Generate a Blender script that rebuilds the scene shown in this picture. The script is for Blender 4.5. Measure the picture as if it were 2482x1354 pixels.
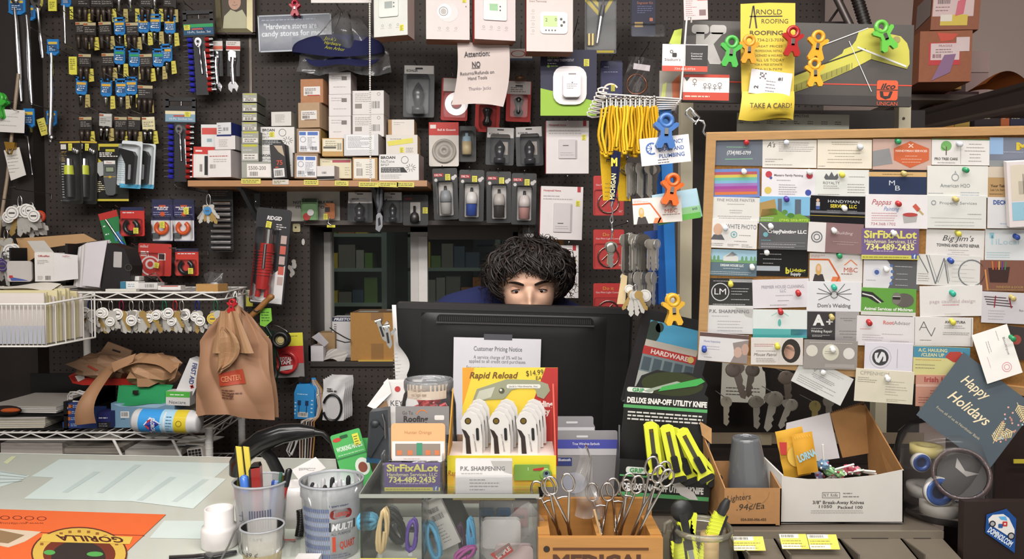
import bpy, math, random
from mathutils import Matrix, Vector
R = random.Random(11)
for o in list(bpy.data.objects): bpy.data.objects.remove(o)
SC = bpy.context.scene; COL = SC.collection
# ---------- camera ----------
FP, CZ, PT = 1750.0, 1.45, math.radians(2.0)
cam = bpy.data.cameras.new('camera'); cam.sensor_width = 36; cam.lens = 36*FP/2482; cam.clip_start = .02
co = bpy.data.objects.new('camera', cam); COL.objects.link(co); SC.camera = co
co.location = (0, 0, CZ); co.rotation_euler = (math.pi/2-PT, 0, 0)
# ---------- view, world, lights ----------
vs = SC.view_settings; vs.view_transform = 'Standard'; vs.look = 'None'; vs.gamma = 1; vs.use_curve_mapping = False; vs.exposure = 0.12
w = bpy.data.worlds.new('shop_air'); SC.world = w; w.use_nodes = True
w.node_tree.nodes['Background'].inputs[0].default_value = (1, .965, .94, 1); w.node_tree.nodes['Background'].inputs[1].default_value = .6
def area(n, x, y, z, sx, sy, p, rx=0, ry=0, col=(1, .96, .92)):
    l = bpy.data.lights.new(n, 'AREA'); l.shape = 'RECTANGLE'; l.size = sx; l.size_y = sy; l.energy = p; l.color = col
    o = bpy.data.objects.new(n, l); COL.objects.link(o); o.location = (x, y, z); o.rotation_euler = (rx, ry, 0)
area('fluorescent_light', -.6, .75, 2.93, 2.8, .18, 33, math.radians(20))
area('fluorescent_light', .35, .1, 2.93, 2.6, .2, 40, math.radians(28))
area('pane_fill_light', -.7, 3.6, 2.6, 1.6, .3, 5, math.radians(10), 0, (.9, 1, .92))  # added fill, no known fixture: brightens the shelves behind the panes
area('fluorescent_light', -.7, -1.6, 2.93, 3.2, .3, 80, math.radians(45))
# ---------- pixel frames ----------
def ray(px, py):
    u = (px-1241)/FP; v = (677-py)/FP
    return Vector((u, math.cos(PT)+v*math.sin(PT), -math.sin(PT)+v*math.cos(PT)))
CAMP = Vector((0, 0, CZ))
def W(px, py, Y): d = ray(px, py); return CAMP+d*(Y/d.y)
def YG(px, py, z): d = ray(px, py); return (z-CZ)/d.z*d.y           # depth where a ray meets height z
def F(px, py, Y, roll=0, yaw=0, tilt=0):
    """local frame at a photo point: x right, y up, z towards the room; one unit = one photo pixel at that depth"""
    d = ray(px, py); s = Y/d.y/FP
    B = Matrix(((1, 0, 0, 0), (0, 0, -1, 0), (0, 1, 0, 0), (0, 0, 0, 1)))
    r = math.radians
    return Matrix.Translation(W(px, py, Y)) @ B @ Matrix.Rotation(r(yaw), 4, 'Y') @ Matrix.Rotation(r(tilt), 4, 'X') @ Matrix.Rotation(r(-roll), 4, 'Z') @ Matrix.Scale(s, 4)
def G(cx, cy, Y, roll=0, yaw=0, tilt=0):
    """the same frame, but read in photo coordinates: x right, y DOWN, z towards the room"""
    return (F(cx, cy, Y, roll, yaw, tilt) @ Matrix.Translation((-cx, cy, 0)), 1)
I4 = Matrix.Identity(4)
# ---------- materials ----------
def lin(h):
    c = [int(h[i:i+2], 16)/255 for i in (0, 2, 4)]
    return tuple((x/12.92 if x < .04045 else ((x+.055)/1.055)**2.4) for x in c)+(1,)
MT = {}
KIND = {'': (.55, 0, .05, 60), 'p': (.6, 0, .05, 30), 'g': (.22, 0, .04, 20), 'k': (.12, 0, .03, 20), 'm': (.2, 1, .05, 90), 'b': (.4, .7, .1, 60), 'n': (.35, .4, .08, 60),
        'c': (.75, 0, .1, 90), 'f': (.9, 0, .18, 400), 'd': (.85, 0, .06, 3), 's': (.45, 0, .06, 60)}
def mat(k):
    if k in MT: return MT[k]
    h, _, t = k.partition(':')
    m = bpy.data.materials.new('m_'+k.replace(':', '_')); m.use_nodes = True; nt = m.node_tree; N = nt.nodes; L = nt.links; MT[k] = m
    b = N['Principled BSDF']; col = lin(h)
    tc = N.new('ShaderNodeTexCoord')
    if t[:1] in ('t', 'h'):                                  # clear film / hazy plastic
        N.remove(b); tr = N.new('ShaderNodeBsdfTransparent'); gl = N.new('ShaderNodeBsdfGlossy'); gl.inputs['Roughness'].default_value = .1
        df = N.new('ShaderNodeBsdfDiffuse'); df.inputs[0].default_value = col; tr.inputs[0].default_value = tuple(.9+.1*x for x in col[:3])+(1,)
        if t[0] == 'h':
            tl = N.new('ShaderNodeBsdfTranslucent'); tl.inputs[0].default_value = col; ad = N.new('ShaderNodeMixShader'); ad.inputs[0].default_value = .45; L.new(df.outputs[0], ad.inputs[1]); L.new(tl.outputs[0], ad.inputs[2]); df = ad
        fr = N.new('ShaderNodeFresnel'); fr.inputs[0].default_value = 1.16 if t[0] == 't' and float(t[1:] or 5) < 20 else 1.45
        bp = N.new('ShaderNodeBump'); nz = N.new('ShaderNodeTexNoise'); nz.inputs['Scale'].default_value = 35; bp.inputs['Strength'].default_value = .25 if t[0] == 't' else .05
        L.new(tc.outputs['Object'], nz.inputs['Vector']); L.new(nz.outputs[0], bp.inputs['Height']); L.new(bp.outputs[0], gl.inputs['Normal']); L.new(bp.outputs[0], fr.inputs['Normal'])
        a = N.new('ShaderNodeMixShader'); a.inputs[0].default_value = float(t[1:] or 5)/(100 if t[0] == 'h' else 260); L.new(tr.outputs[0], a.inputs[1]); L.new(df.outputs[0], a.inputs[2])
        c = N.new('ShaderNodeMixShader'); L.new(fr.outputs[0], c.inputs[0]); L.new(a.outputs[0], c.inputs[1]); L.new(gl.outputs[0], c.inputs[2])
        L.new(c.outputs[0], N['Material Output'].inputs[0]); return m
    ro, me, va, sc = KIND[t[:1] if t[:1] in KIND else '']
    b.inputs['Roughness'].default_value = ro; b.inputs['Metallic'].default_value = me
    if t == 'f': b.inputs['Specular IOR Level'].default_value = .2
    nz = N.new('ShaderNodeTexNoise'); nz.inputs['Scale'].default_value = sc; nz.inputs['Detail'].default_value = 3
    mp = N.new('ShaderNodeMapping'); L.new(tc.outputs['Object'], mp.inputs[0]); L.new(mp.outputs[0], nz.inputs['Vector'])
    mx = N.new('ShaderNodeMix'); mx.data_type = 'RGBA'; mx.blend_type = 'MIX'
    mx.inputs[6].default_value = tuple(max(0, x*(1-va)) for x in col[:3])+(1,); mx.inputs[7].default_value = tuple(min(1, x*(1+va)) for x in col[:3])+(1,)
    if t == 'w':
        mp.inputs['Scale'].default_value = (3, 25, 40); nz.inputs['Scale'].default_value = 6; b.inputs['Roughness'].default_value = .45
        mx.inputs[6].default_value = tuple(x*.72 for x in col[:3])+(1,)
    L.new(nz.outputs[0], mx.inputs[0]); L.new(mx.outputs[2], b.inputs['Base Color'])
    if t == 'q':                                             # pegboard: one inch hole grid
        b.inputs['Roughness'].default_value = .6; b.inputs['Specular IOR Level'].default_value = .3
        s = N.new('ShaderNodeVectorMath'); s.operation = 'SCALE'; s.inputs['Scale'].default_value = 1/.0254; L.new(tc.outputs['Object'], s.inputs[0])
        fr = N.new('ShaderNodeVectorMath'); fr.operation = 'FRACTION'; L.new(s.outputs[0], fr.inputs[0])
        su = N.new('ShaderNodeVectorMath'); su.operation = 'SUBTRACT'; su.inputs[1].default_value = (.5, .5, .5); L.new(fr.outputs[0], su.inputs[0])
        mu = N.new('ShaderNodeVectorMath'); mu.operation = 'MULTIPLY'; mu.inputs[1].default_value = (1, 0, 1); L.new(su.outputs[0], mu.inputs[0])
        le = N.new('ShaderNodeVectorMath'); le.operation = 'LENGTH'; L.new(mu.outputs[0], le.inputs[0])
        lt = N.new('ShaderNodeMath'); lt.operation = 'GREATER_THAN'; lt.inputs[1].default_value = .135; L.new(le.outputs['Value'], lt.inputs[0])
        m2 = N.new('ShaderNodeMix'); m2.data_type = 'RGBA'; m2.inputs[6].default_value = (.004, .003, .003, 1); L.new(lt.outputs[0], m2.inputs[0]); L.new(mx.outputs[2], m2.inputs[7])
        L.new(m2.outputs[2], b.inputs['Base Color'])
    if t in ('c', 'f', 'd', 'cork'):
        bp = N.new('ShaderNodeBump'); bp.inputs['Strength'].default_value = .15; bp.inputs['Distance'].default_value = .002
        L.new(nz.outputs[0], bp.inputs['Height']); L.new(bp.outputs[0], b.inputs['Normal'])
    if t == 'cork':
        nz.inputs['Scale'].default_value = 260; mx.inputs[6].default_value = tuple(x*.5 for x in col[:3])+(1,); b.inputs['Roughness'].default_value = .9
    if t == 'skin':
        b.inputs['Subsurface Weight'].default_value = .12; b.inputs['Subsurface Radius'].default_value = (.01, .004, .002); b.inputs['Roughness'].default_value = .5
    if t == 'e': b.inputs['Emission Color'].default_value = col; b.inputs['Emission Strength'].default_value = 1.0
    return m
# ---------- text ----------
TX = {}
def glyphs(s, bold, shear):
    k = (s, bold, shear)
    if k not in TX:
        cu = bpy.data.curves.new('t', 'FONT'); cu.body = s; cu.size = 1; cu.offset = bold; cu.shear = shear; cu.resolution_u = 2
        o = bpy.data.objects.new('t', cu); me = bpy.data.meshes.new_from_object(o)
        v = [(p.co.x, p.co.y) for p in me.vertices]; f = [tuple(p.vertices) for p in me.polygons]
        bpy.data.objects.remove(o); bpy.data.curves.remove(cu); bpy.data.meshes.remove(me)
        if v:
            x0 = min(a for a, _ in v); x1 = max(a for a, _ in v); y0 = min(b for _, b in v); y1 = max(b for _, b in v)
        else: x0 = y0 = 0; x1 = y1 = 1
        TX[k] = (v, f, x0, x1, y0, y1)
    return TX[k]
# ---------- mesh builder ----------
PEND = []
class M:
    def __init__(s, name, fr, col='e6e2de', parent=None, **props):
        s.name, s.parent, s.props = name, parent, props; s.at(fr)
        s.v, s.f, s.mi, s.sm, s.mats = [], [], [], [], []; s.post = None; s.c(col); PEND.append(s); s.obj = None; s.loc = None
    def c(s, col):
        if col not in s.mats: s.mats.append(col)
        s.cur = s.mats.index(col); return s
    def at(s, fr):
        s.raw = fr; s.fn = fr if callable(fr) and not isinstance(fr, (tuple, Matrix)) else None
        if s.fn: s.A, s.fl = I4, True; return s
        s.A, s.fl = (fr[0], True) if isinstance(fr, tuple) else (fr, False); return s
    def add(s, vs, fs, sm=False):
        b = len(s.v); A = s.A
        if s.fn: s.v.extend(s.fn(*p) for p in vs)
        else: s.v.extend(A @ Vector((p[0], -p[1] if s.fl else p[1], p[2])) for p in vs)
        for f in fs: s.f.append(tuple(b+i for i in (f[::-1] if s.fl else f))); s.mi.append(s.cur); s.sm.append(sm)
        return s
    def box(s, x0, y0, x1, y1, z0=0, z1=1):
        if x0 > x1: x0, x1 = x1, x0
        if y0 > y1: y0, y1 = y1, y0
        if z0 > z1: z0, z1 = z1, z0
        V = [(x, y, z) for z in (z0, z1) for y in (y0, y1) for x in (x0, x1)]
        return s.add(V, [(0, 2, 3, 1), (4, 5, 7, 6), (0, 1, 5, 4), (2, 6, 7, 3), (0, 4, 6, 2), (1, 3, 7, 5)])
    def hexa(s, V): return s.add(V, [(0, 3, 2, 1), (4, 5, 6, 7), (0, 1, 5, 4), (1, 2, 6, 5), (2, 3, 7, 6), (3, 0, 4, 7)])
    def prism(s, pts, z0, z1, sm=False):
        a = sum(pts[i][0]*pts[(i+1) % len(pts)][1]-pts[(i+1) % len(pts)][0]*pts[i][1] for i in range(len(pts)))
        if a < 0: pts = pts[::-1]
        if z0 > z1: z0, z1 = z1, z0
        n = len(pts); V = [(x, y, z0) for x, y in pts]+[(x, y, z1) for x, y in pts]
        s.add(V, [tuple(range(n-1, -1, -1)), tuple(range(n, 2*n))])
        return s.add(V, [(i, (i+1) % n, n+(i+1) % n, n+i) for i in range(n)], sm)
    def quad(s, *p): return s.add(p, [tuple(range(len(p)))])
    def rect(s, x0, y0, x1, y1, z): return s.quad((x0, min(y0, y1), z), (x1, min(y0, y1), z), (x1, max(y0, y1), z), (x0, max(y0, y1), z))
    def rr(s, x0, y0, x1, y1, r, z0, z1=None):
        if y0 > y1: y0, y1 = y1, y0
        P = []
        for cx, cy, a in ((x1-r, y1-r, 0), (x0+r, y1-r, 90), (x0+r, y0+r, 180), (x1-r, y0+r, 270)):
            for i in range(5): t = math.radians(a+i*22.5); P.append((cx+r*math.cos(t), cy+r*math.sin(t)))
        if z1 is None: return s.add([(x, y, z0) for x, y in P], [tuple(range(20))])
        return s.prism(P, z0, z1)
    def disc(s, x, y, r, z, ry=None, n=20, a0=0, a1=360):
        ry = ry or r; full = a1-a0 >= 360
        P = [(x+r*math.cos(math.radians(a0+(a1-a0)*i/n)), y+ry*math.sin(math.radians(a0+(a1-a0)*i/n)), z) for i in range(n+(0 if full else 1))]
        return s.add(P, [tuple(range(len(P)))])
    def ring(s, x, y, r, w, z, a0=0, a1=360, n=24, ry=None):
        k = (ry or r)/r; P = []
        for i in range(n+1):
            t = math.radians(a0+(a1-a0)*i/n)
            for q in (r-w, r): P.append((x+q*math.cos(t), y+k*q*math.sin(t), z))
        return s.add(P, [(2*i, 2*i+1, 2*i+3, 2*i+2) for i in range(n)])
    def line(s, pts, wd, z):
        for (xa, ya), (xb, yb) in zip(pts, pts[1:]):
            l = math.hypot(xb-xa, yb-ya) or 1; nx, ny = -(yb-ya)/l*wd/2, (xb-xa)/l*wd/2
            s.quad((xa+nx, ya+ny, z), (xa-nx, ya-ny, z), (xb-nx, yb-ny, z), (xb+nx, yb+ny, z))
        return s
    def cyl(s, a, b, r, r2=None, n=14, cap=True): return s.tube([a, b], [r, r if r2 is None else r2], n, cap)
    def tube(s, pts, r, n=8, cap=True, closed=False):
        P = [Vector(p) for p in pts]; k = len(P); rr = r if isinstance(r, (list, tuple)) else [r]*k
        V = []; up = None
        for i, p in enumerate(P):
            d = (P[(i+1) % k]-P[i-1]) if closed else (P[min(i+1, k-1)]-P[max(i-1, 0)])
            if d.length < 1e-9: d = Vector((0, 0, 1))
            d.normalize()
            if up is None: up = Vector((0, 0, 1)) if abs(d.z) < .9 else Vector((1, 0, 0))
            u = up-d*up.dot(d)
            if u.length < 1e-6: u = d.orthogonal()
            u.normalize(); up = u; q = d.cross(u)
            for j in range(n): t = 2*math.pi*j/n; V.append(p+(u*math.cos(t)+q*math.sin(t))*rr[i])
        Fs = []
        for i in range(k if closed else k-1):
            for j in range(n): a = i*n; b = ((i+1) % k)*n; Fs.append((a+j, a+(j+1) % n, b+(j+1) % n, b+j))
        s.add(V, Fs, True)
        if cap and not closed: s.add(V[:n], [tuple(range(n-1, -1, -1))]); s.add(V[-n:], [tuple(range(n))])
        return s
    def lathe(s, prof, x=0, y=0, z=0, n=28, sx=1, sz=1, axis='y'):
        V = []
        for r, h in prof:
            for j in range(n):
                t = 2*math.pi*j/n; a, b = r*math.cos(t)*sx, r*math.sin(t)*sz
                V.append((x+a, y+h, z+b) if axis == 'y' else ((x+a, y+b, z+h) if axis == 'z' else (x+h, y+a, z+b)))
        Fs = []
        for i in range(len(prof)-1):
            for j in range(n):
                f = (i*n+j, i*n+(j+1) % n, (i+1)*n+(j+1) % n, (i+1)*n+j); Fs.append(f[::-1] if axis == 'y' else f)
        return s.add(V, Fs, True)
    def ball(s, x, y, z, r, ry=None, rz=None, n=12, k=8):
        ry = ry or r; rz = rz or r; V = [(x, y-ry, z)]
        for i in range(1, k):
            t = math.pi*i/k
            for j in range(n): a = 2*math.pi*j/n; V.append((x+r*math.sin(t)*math.cos(a), y-ry*math.cos(t), z+rz*math.sin(t)*math.sin(a)))
        V.append((x, y+ry, z)); Fs = [(0, 1+j, 1+(j+1) % n) for j in range(n)]
        for i in range(k-2):
            for j in range(n): a = 1+i*n; Fs.append((a+j, a+n+j, a+n+(j+1) % n, a+(j+1) % n))
        e = len(V)-1; a = e-n; Fs += [(a+j, e, a+(j+1) % n) for j in range(n)]
        return s.add(V, Fs, True)
    def grid(s, fn, nu, nv, sm=True, both=0):
        V = [fn(i/nu, j/nv) for j in range(nv+1) for i in range(nu+1)]; k = nu+1
        return s.add(V, [(j*k+i, j*k+i+1, (j+1)*k+i+1, (j+1)*k+i) for j in range(nv) for i in range(nu)], sm)
    def text(s, t, x, y, h, col=None, w=None, al='c', bold=0, shear=0, z=1.2, rot=0):
        """h = height of the letters, w = width to fit, (x, y) = centre / left / right of the baseline box"""
        v, f, x0, x1, y0, y1 = glyphs(t, bold, shear); k = h/.7; kx = k if w is None else w/(x1-x0)
        ox = {'c': (x0+x1)/2, 'l': x0, 'r': x1}[al]; ca, sa = math.cos(math.radians(-rot)), math.sin(math.radians(-rot)); c0 = s.cur
        if col: s.c(col)
        q = -1 if s.fl else 1; P = [((a-ox)*kx, (b-.35)*k*q) for a, b in v]; sa *= q
        s.add([(x+a*ca-b*sa, y+a*sa+b*ca, z) for a, b in P], [g[::-1] for g in f] if s.fl else f); s.cur = c0; return s
    def lines(s, x0, y0, x1, y1, n, col='8a8784', z=1.2, h=None, fill=.8, al='l'):
        """rows of print too small to read"""
        c0 = s.cur; s.c(col); st = (y1-y0)/n; h = h or abs(st)*.4
        for i in range(n):
            yy = y0+st*(i+.5); e = (x1-x0)*(fill+(1-fill)*R.random())*(1 if R.random() > .25 else .6); x = x0 if al == 'l' else (x0+x1-e)/2; xe = x+e
            while x < xe:
                wd = min(xe-x, h*(1.5+3.5*R.random())); s.rect(x, yy-h/2, x+wd, yy+h/2, z); x += wd+h*.7
        s.cur = c0; return s
    def bars(s, x0, y0, x1, y1, n, col='3a3836', z=1.2):
        c0 = s.cur; s.c(col); st = (x1-x0)/n
        for i in range(n): x = x0+st*i; s.rect(x, y0, x+st*(.3+.4*R.random()), y1, z)
        s.cur = c0; return s
class T:
    def __init__(s, name, label, cat, fr, group=None, **k):
        s.name, s.A, s.parent, s.post = name, fr, None, None; s.props = dict(label=label, category=cat, **k)
        if group: s.props['group'] = group
        s.obj = s.loc = None; s.v = None; PEND.append(s); s.kids = []
    def p(s, name, col, fr=None, **k): m = M(name, fr or s.A, col, s, **k); s.kids.append(m); return m
def sub(par, name, col, fr=None, **k):
    return M(name, fr or par.raw, col, par, **k)
def O(name, label, cat, fr, col, group=None, **k):
    if group: k['group'] = group
    return M(name, fr, col, None, label=label, category=cat, **k)
def ST(name, col, fr=I4): return M(name, fr, col, None, kind='structure')
def flush():
    for m in PEND:
        if m.v is None:
            pts = [p for k in m.kids for p in k.v]
            if not pts: continue
            m.loc = Vector(((min(p.x for p in pts)+max(p.x for p in pts))/2, (min(p.y for p in pts)+max(p.y for p in pts))/2, min(p.z for p in pts)))
            o = bpy.data.objects.new(m.name, None); o.empty_display_size = .02; o.location = m.loc
        else:
            if not m.v: continue
            par = m.parent
            if par: m.loc = par.loc
            elif m.props.get('kind') == 'structure': m.loc = Vector((0, 0, 0))
            else: m.loc = Vector(((min(p.x for p in m.v)+max(p.x for p in m.v))/2, (min(p.y for p in m.v)+max(p.y for p in m.v))/2, min(p.z for p in m.v)))
            me = bpy.data.meshes.new(m.name); me.from_pydata([tuple(p-m.loc) for p in m.v], [], m.f)
            for c in m.mats: me.materials.append(mat(c))
            me.polygons.foreach_set('material_index', m.mi); me.polygons.foreach_set('use_smooth', m.sm); me.update()
            o = bpy.data.objects.new(m.name, me)
            if par: o.parent = par.obj
            else: o.location = m.loc
        COL.objects.link(o); m.obj = o
        for k, v in m.props.items(): o[k] = v
        if m.post: m.post(o)
# ================= the setting =================
YW = 2.93                                                   # pegboard face
X0w = W(745, 0, YW).x; X1w = W(1256, 0, YW).x; ZTw = W(0, 545, YW).z; ZBw = W(0, 875, YW).z
XR = W(2000, 0, YW).x
m = ST('wall_rear', '3d3632:q')
def wb(m, x0, x1, y0, y1, z0, z1):                          # box in metres
    return m.at(I4).add([(x, y, z) for z in (z0, z1) for y in (y0, y1) for x in (x0, x1)], [(0, 2, 3, 1), (4, 5, 7, 6), (0, 1, 5, 4), (2, 6, 7, 3), (0, 4, 6, 2), (1, 3, 7, 5)])
XL = -2.6
wb(m, XL, X0w, YW, YW+.02, 0, 3); wb(m, X1w, XR, YW, YW+.02, 0, 3); wb(m, X0w, X1w, YW, YW+.02, ZTw, 3); wb(m, X0w, X1w, YW, YW+.02, 0, ZBw)
m = ST('floor', '6d655d:d'); wb(m, -2.7, 3.3, -3, 5, -.05, 0)
m = ST('ceiling', 'b9b3ac:d'); wb(m, -2.7, 3.3, -3, 5, 3, 3.05)
m = ST('wall_left', '5a514b:d'); wb(m, -2.7, XL, -3, YW, 0, 3)
m = ST('wall_far', 'bfaea6:d'); wb(m, XR-.2, 3.3, 3.75, 3.8, 0, 3)
m = ST('wall_right', 'bfaea6:d'); wb(m, 3.25, 3.3, -3, 3.8, 0, 3)
m = ST('trim_1', '2a2523:s')                                # dark upright where the pegboard ends, at the left
xl = W(88, 0, 2.9).x; wb(m, XL, xl, 2.86, YW, 0, 3)
m = ST('trim_2', '6a625b:b'); xs = W(606, 0, YW).x; wb(m, xs-.005, xs+.005, YW-.004, YW, W(0, 226, YW).z, W(0, 85, YW).z)   # seam strip
# window recess
YN = 3.15
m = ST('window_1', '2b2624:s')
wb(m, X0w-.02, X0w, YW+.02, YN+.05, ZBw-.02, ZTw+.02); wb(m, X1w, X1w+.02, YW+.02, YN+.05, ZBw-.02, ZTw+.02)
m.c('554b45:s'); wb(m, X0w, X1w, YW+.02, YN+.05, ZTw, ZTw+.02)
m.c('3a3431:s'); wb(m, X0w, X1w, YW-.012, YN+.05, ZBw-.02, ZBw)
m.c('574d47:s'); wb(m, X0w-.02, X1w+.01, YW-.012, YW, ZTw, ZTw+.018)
fr = sub(m, 'window_frame', 'c9c5c1:s')
xa, xb, xc, xd = W(780, 0, YN).x, W(800, 0, YN).x, W(992, 0, YN).x, W(1034, 0, YN).x
zt, zb = W(0, 562, YN).z, ZBw
wb(fr, X0w, xb, YN, YN+.03, zb, ZTw); wb(fr, xc, xd, YN, YN+.03, zb, ZTw)
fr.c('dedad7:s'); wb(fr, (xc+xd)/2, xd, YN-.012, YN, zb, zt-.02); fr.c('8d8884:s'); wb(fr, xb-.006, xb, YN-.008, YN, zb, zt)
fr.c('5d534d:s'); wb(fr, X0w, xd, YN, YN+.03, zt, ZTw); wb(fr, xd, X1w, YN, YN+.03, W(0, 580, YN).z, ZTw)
fr.c('c9c5c1:s'); wb(fr, xb, xc, YN, YN+.03, zb, zb+.02); wb(fr, xd, X1w, YN, YN+.03, zb, zb+.02); wb(fr, X1w-.02, X1w, YN, YN+.03, zb, zt)
g = sub(m, 'pane', 'a8b8b0:t2'); wb(g, xb, xc, YN+.01, YN+.014, zb+.02, zt)
g = sub(m, 'pane', 'a8b8b0:t2'); wb(g, xd, X1w-.02, YN+.01, YN+.014, zb+.02, W(0, 580, YN).z)
# added back room: its shelves stand in for the reflection in the panes
m = ST('wall_backdrop', '2a2d2a:d'); wb(m, -2.7, XR-.2, 4.7, 4.75, 0, 3)  # dark backdrop added to block the world light behind the window
m = ST('wall_backdrop_side', '2a2d2a:d'); wb(m, XR-.25, XR-.2, YW+.02, 4.75, 0, 3)
for k, (x0, x1, y, lab) in enumerate(((-1.75, -.75, 4.15, 'grey shelving unit of small goods standing in for the left window pane reflection'), (-.62, -.1, 4.3, 'dark shelving unit standing in for the pane reflection beside the clerk'))):
    t = T('reflection_shelving', lab, 'shelf', I4)
    a = t.p('upright', '6f7a72:s')
    for x in (x0, x1): wb(a, x, x+.03, y, y+.3, 0, 2.1)
    for i in range(7):
        z = .55+.2*i; b = t.p('shelf_board', '7d8a80:s'); wb(b, x0, x1, y, y+.3, z, z+.02)
    for i in range(1, 6):
        z = .57+.2*i; x = x0+.04; gd = t.p('goods', '5a3a2a', kind='stuff')
        while x < x1-.09:
            wd = .04+.06*R.random(); gd.c(R.choice(['8d2f22', 'b9a13a', '5e7a3a', '6f6a60', '36523a', 'a2622c', '8f8a80', '3b4a5a'])+':s'); wb(gd, x, x+wd, y+.02, y+.2, z, z+.06+.1*R.random()); x += wd+.006
t = O('notice_board', 'pale blue-grey notice sheet on the added back wall behind the clerk', 'poster', I4, '8fa0b4')
wb(t, -.25, .1, 4.67, 4.7, 1.2, 1.6); t.c('5a6878')
for i in range(6): wb(t, -.23, -.02, 4.665, 4.67, 1.25+.05*i, 1.262+.05*i)
# ================= counter =================
ZC = .92
def YE(x): return 1.845-.055*x/.9 if x < 0 else 1.845
m = T('shop_counter', 'long shop counter with a frosted glass top and papers under the glass', 'counter', I4)
b = m.p('body', '5d4a3a:w'); xs0, xs1 = -1.9, .724
def cw(m, z0, z1, dx=0, y0=.62):
    P = [(xs0, y0), (xs1, y0), (xs1, 1.52-dx), (-.40, 1.52-dx), (-.40, 1.85-dx), (xs0, 1.945-dx)]
    return m.at(I4).prism(P, z0, z1)
cw(b, .0, ZC-.03, .02, .66)
g = m.p('glass_top', 'bcc0b6:k'); cw(g, ZC-.03, ZC)
g.c('eef0ea:k'); 
for (xa, ya), (xb, yb) in (((0, 1103), (560, 1121)),):
    p, q = [Vector(v) for v in ((xs0, 1.945, ZC), (-.4, 1.85, ZC))]
    g.at(I4).add([(p.x, p.y-.006, ZC+.0006), (q.x, q.y-.006, ZC+.0006), (q.x, q.y, ZC+.0006), (p.x, p.y, ZC+.0006)], [(0, 1, 2, 3)])
def onz(px, py, z=ZC): return W(px, py, YG(px, py, z))
def sheet(m, pts, z, col):                                  # paper seen through the glass top
    m.c(col).at(I4); m.add([tuple(onz(x, y, z)) for x, y in pts], [tuple(range(len(pts)))])
pg = m.p('paper_under_glass', 'd3e0dc:k')
Z1 = ZC+.0005
sheet(pg, [(145, 1112), (560, 1122), (450, 1217), (57, 1208), (130, 1157), (75, 1154)], Z1, 'd0deda:k')
sheet(pg, [(0, 1140), (72, 1152), (50, 1163), (0, 1180)], Z1, 'd0deda:k')
sheet(pg, [(310, 1213), (468, 1232), (548, 1160), (390, 1140)], Z1+.0002, 'd4e2de:k')
sheet(pg, [(398, 1261), (560, 1262), (545, 1306), (362, 1303)], Z1, 'cbd8d4:k')
sheet(pg, [(8, 1120), (28, 1105), (40, 1105), (18, 1124)], Z1, 'd6dcb4:k')
for (a, b, c, d) in ((150, 1192, 235, 1142), (235, 1193, 335, 1125), (330, 1212, 420, 1155), (415, 1215, 500, 1160)):
    sheet(pg, [(a, b), (a+14, b+1), (c+8, d+1), (c-8, d)], Z1+.0004, 'c0d0ce:k')
for i in range(4): sheet(pg, [(0, 1141+i*9), (66-i*4, 1151+i*4.5), (64-i*4, 1152.5+i*4.5), (0, 1143+i*9)], Z1+.0004, 'a9b6b4:k')
# back desk that carries the monitor
t = T('desk', 'dark work desk behind the counter under the monitor', 'desk', I4)
a = t.p('desk_top', '4b3a2e:w'); wb(a, -.38, .93, 1.56, 1.94, .87, .9)
a = t.p('pedestal', '3a2d24:w'); wb(a, .5, .90, 1.6, 1.92, 0, .87); a = t.p('pedestal', '3a2d24:w'); wb(a, -.37, -.33, 1.6, 1.92, 0, .87)
# ================= goods hung on the pegboard =================
YH = 2.88
CH = 'd0d0d4:m'; DK = '1d1b1b:s'; PT_Y = 'dfd84e:p'; WH = 'e6e3df:p'; BL = '2f7fc4:g'; BK = '161515:g'
def yof(fr):return(fr[0]if isinstance(fr,tuple)else fr).translation.y
def hook(px,py,what,front=2.75,Y1=YW,T_end=False):
 """wire hook out of the pegboard; (px, py) is where it leaves the board"""
 p = W(px,py,Y1); wd = what.replace(',','').split()[:11]
 while wd[-1]in('the','a','with','of','in','and','by','from','behind','over','under','above','at','on','to','right','left','half','beside','between','white','black','one'):wd.pop()
 h = O('peg_hook','wire peg hook carrying the '+' '.join(wd)if not T_end else what,'hook',I4,'a5a3a0:m')
 h.tube([(p.x,Y1-.001,p.z),(p.x,front+.02,p.z),(p.x,front,p.z+.006)],.0016,6)
 if T_end:h.tube([(p.x-.012,front,p.z+.006),(p.x+.012,front,p.z+.006)],.002,6)
 h.tube([(p.x,Y1-.003,p.z),(p.x,Y1-.003,p.z-.02)],.002,6); return h
def tag(t,x,y,w=11,h=13,z=3,roll=0,col=PT_Y):
 """small yellow price sticker"""
 c, s = math.cos(math.radians(roll)), math.sin(math.radians(roll)); k = t.p('price_sticker',col)if isinstance(t,T)else sub(t,'price_sticker',col)
 q = [(-w/2,-h/2),(w/2,-h/2),(w/2,h/2),(-w/2,h/2)]
 k.prism([(x+a*c-b*s,y+a*s+b*c)for a,b in q],z-.6,z)
 k.c('6b682e'); [k.rect(x-w*.35,y-h*.3+i*h*.22,x+w*(.3-.12*(i%2)),y-h*.3+i*h*.22+h*.07,z+.3)for i in range(4)]
 return k
ROWN = ['topmost','second','third','fourth','lowest']; ORD = ['first','second','third','fourth','fifth','sixth','seventh','eighth']
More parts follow.
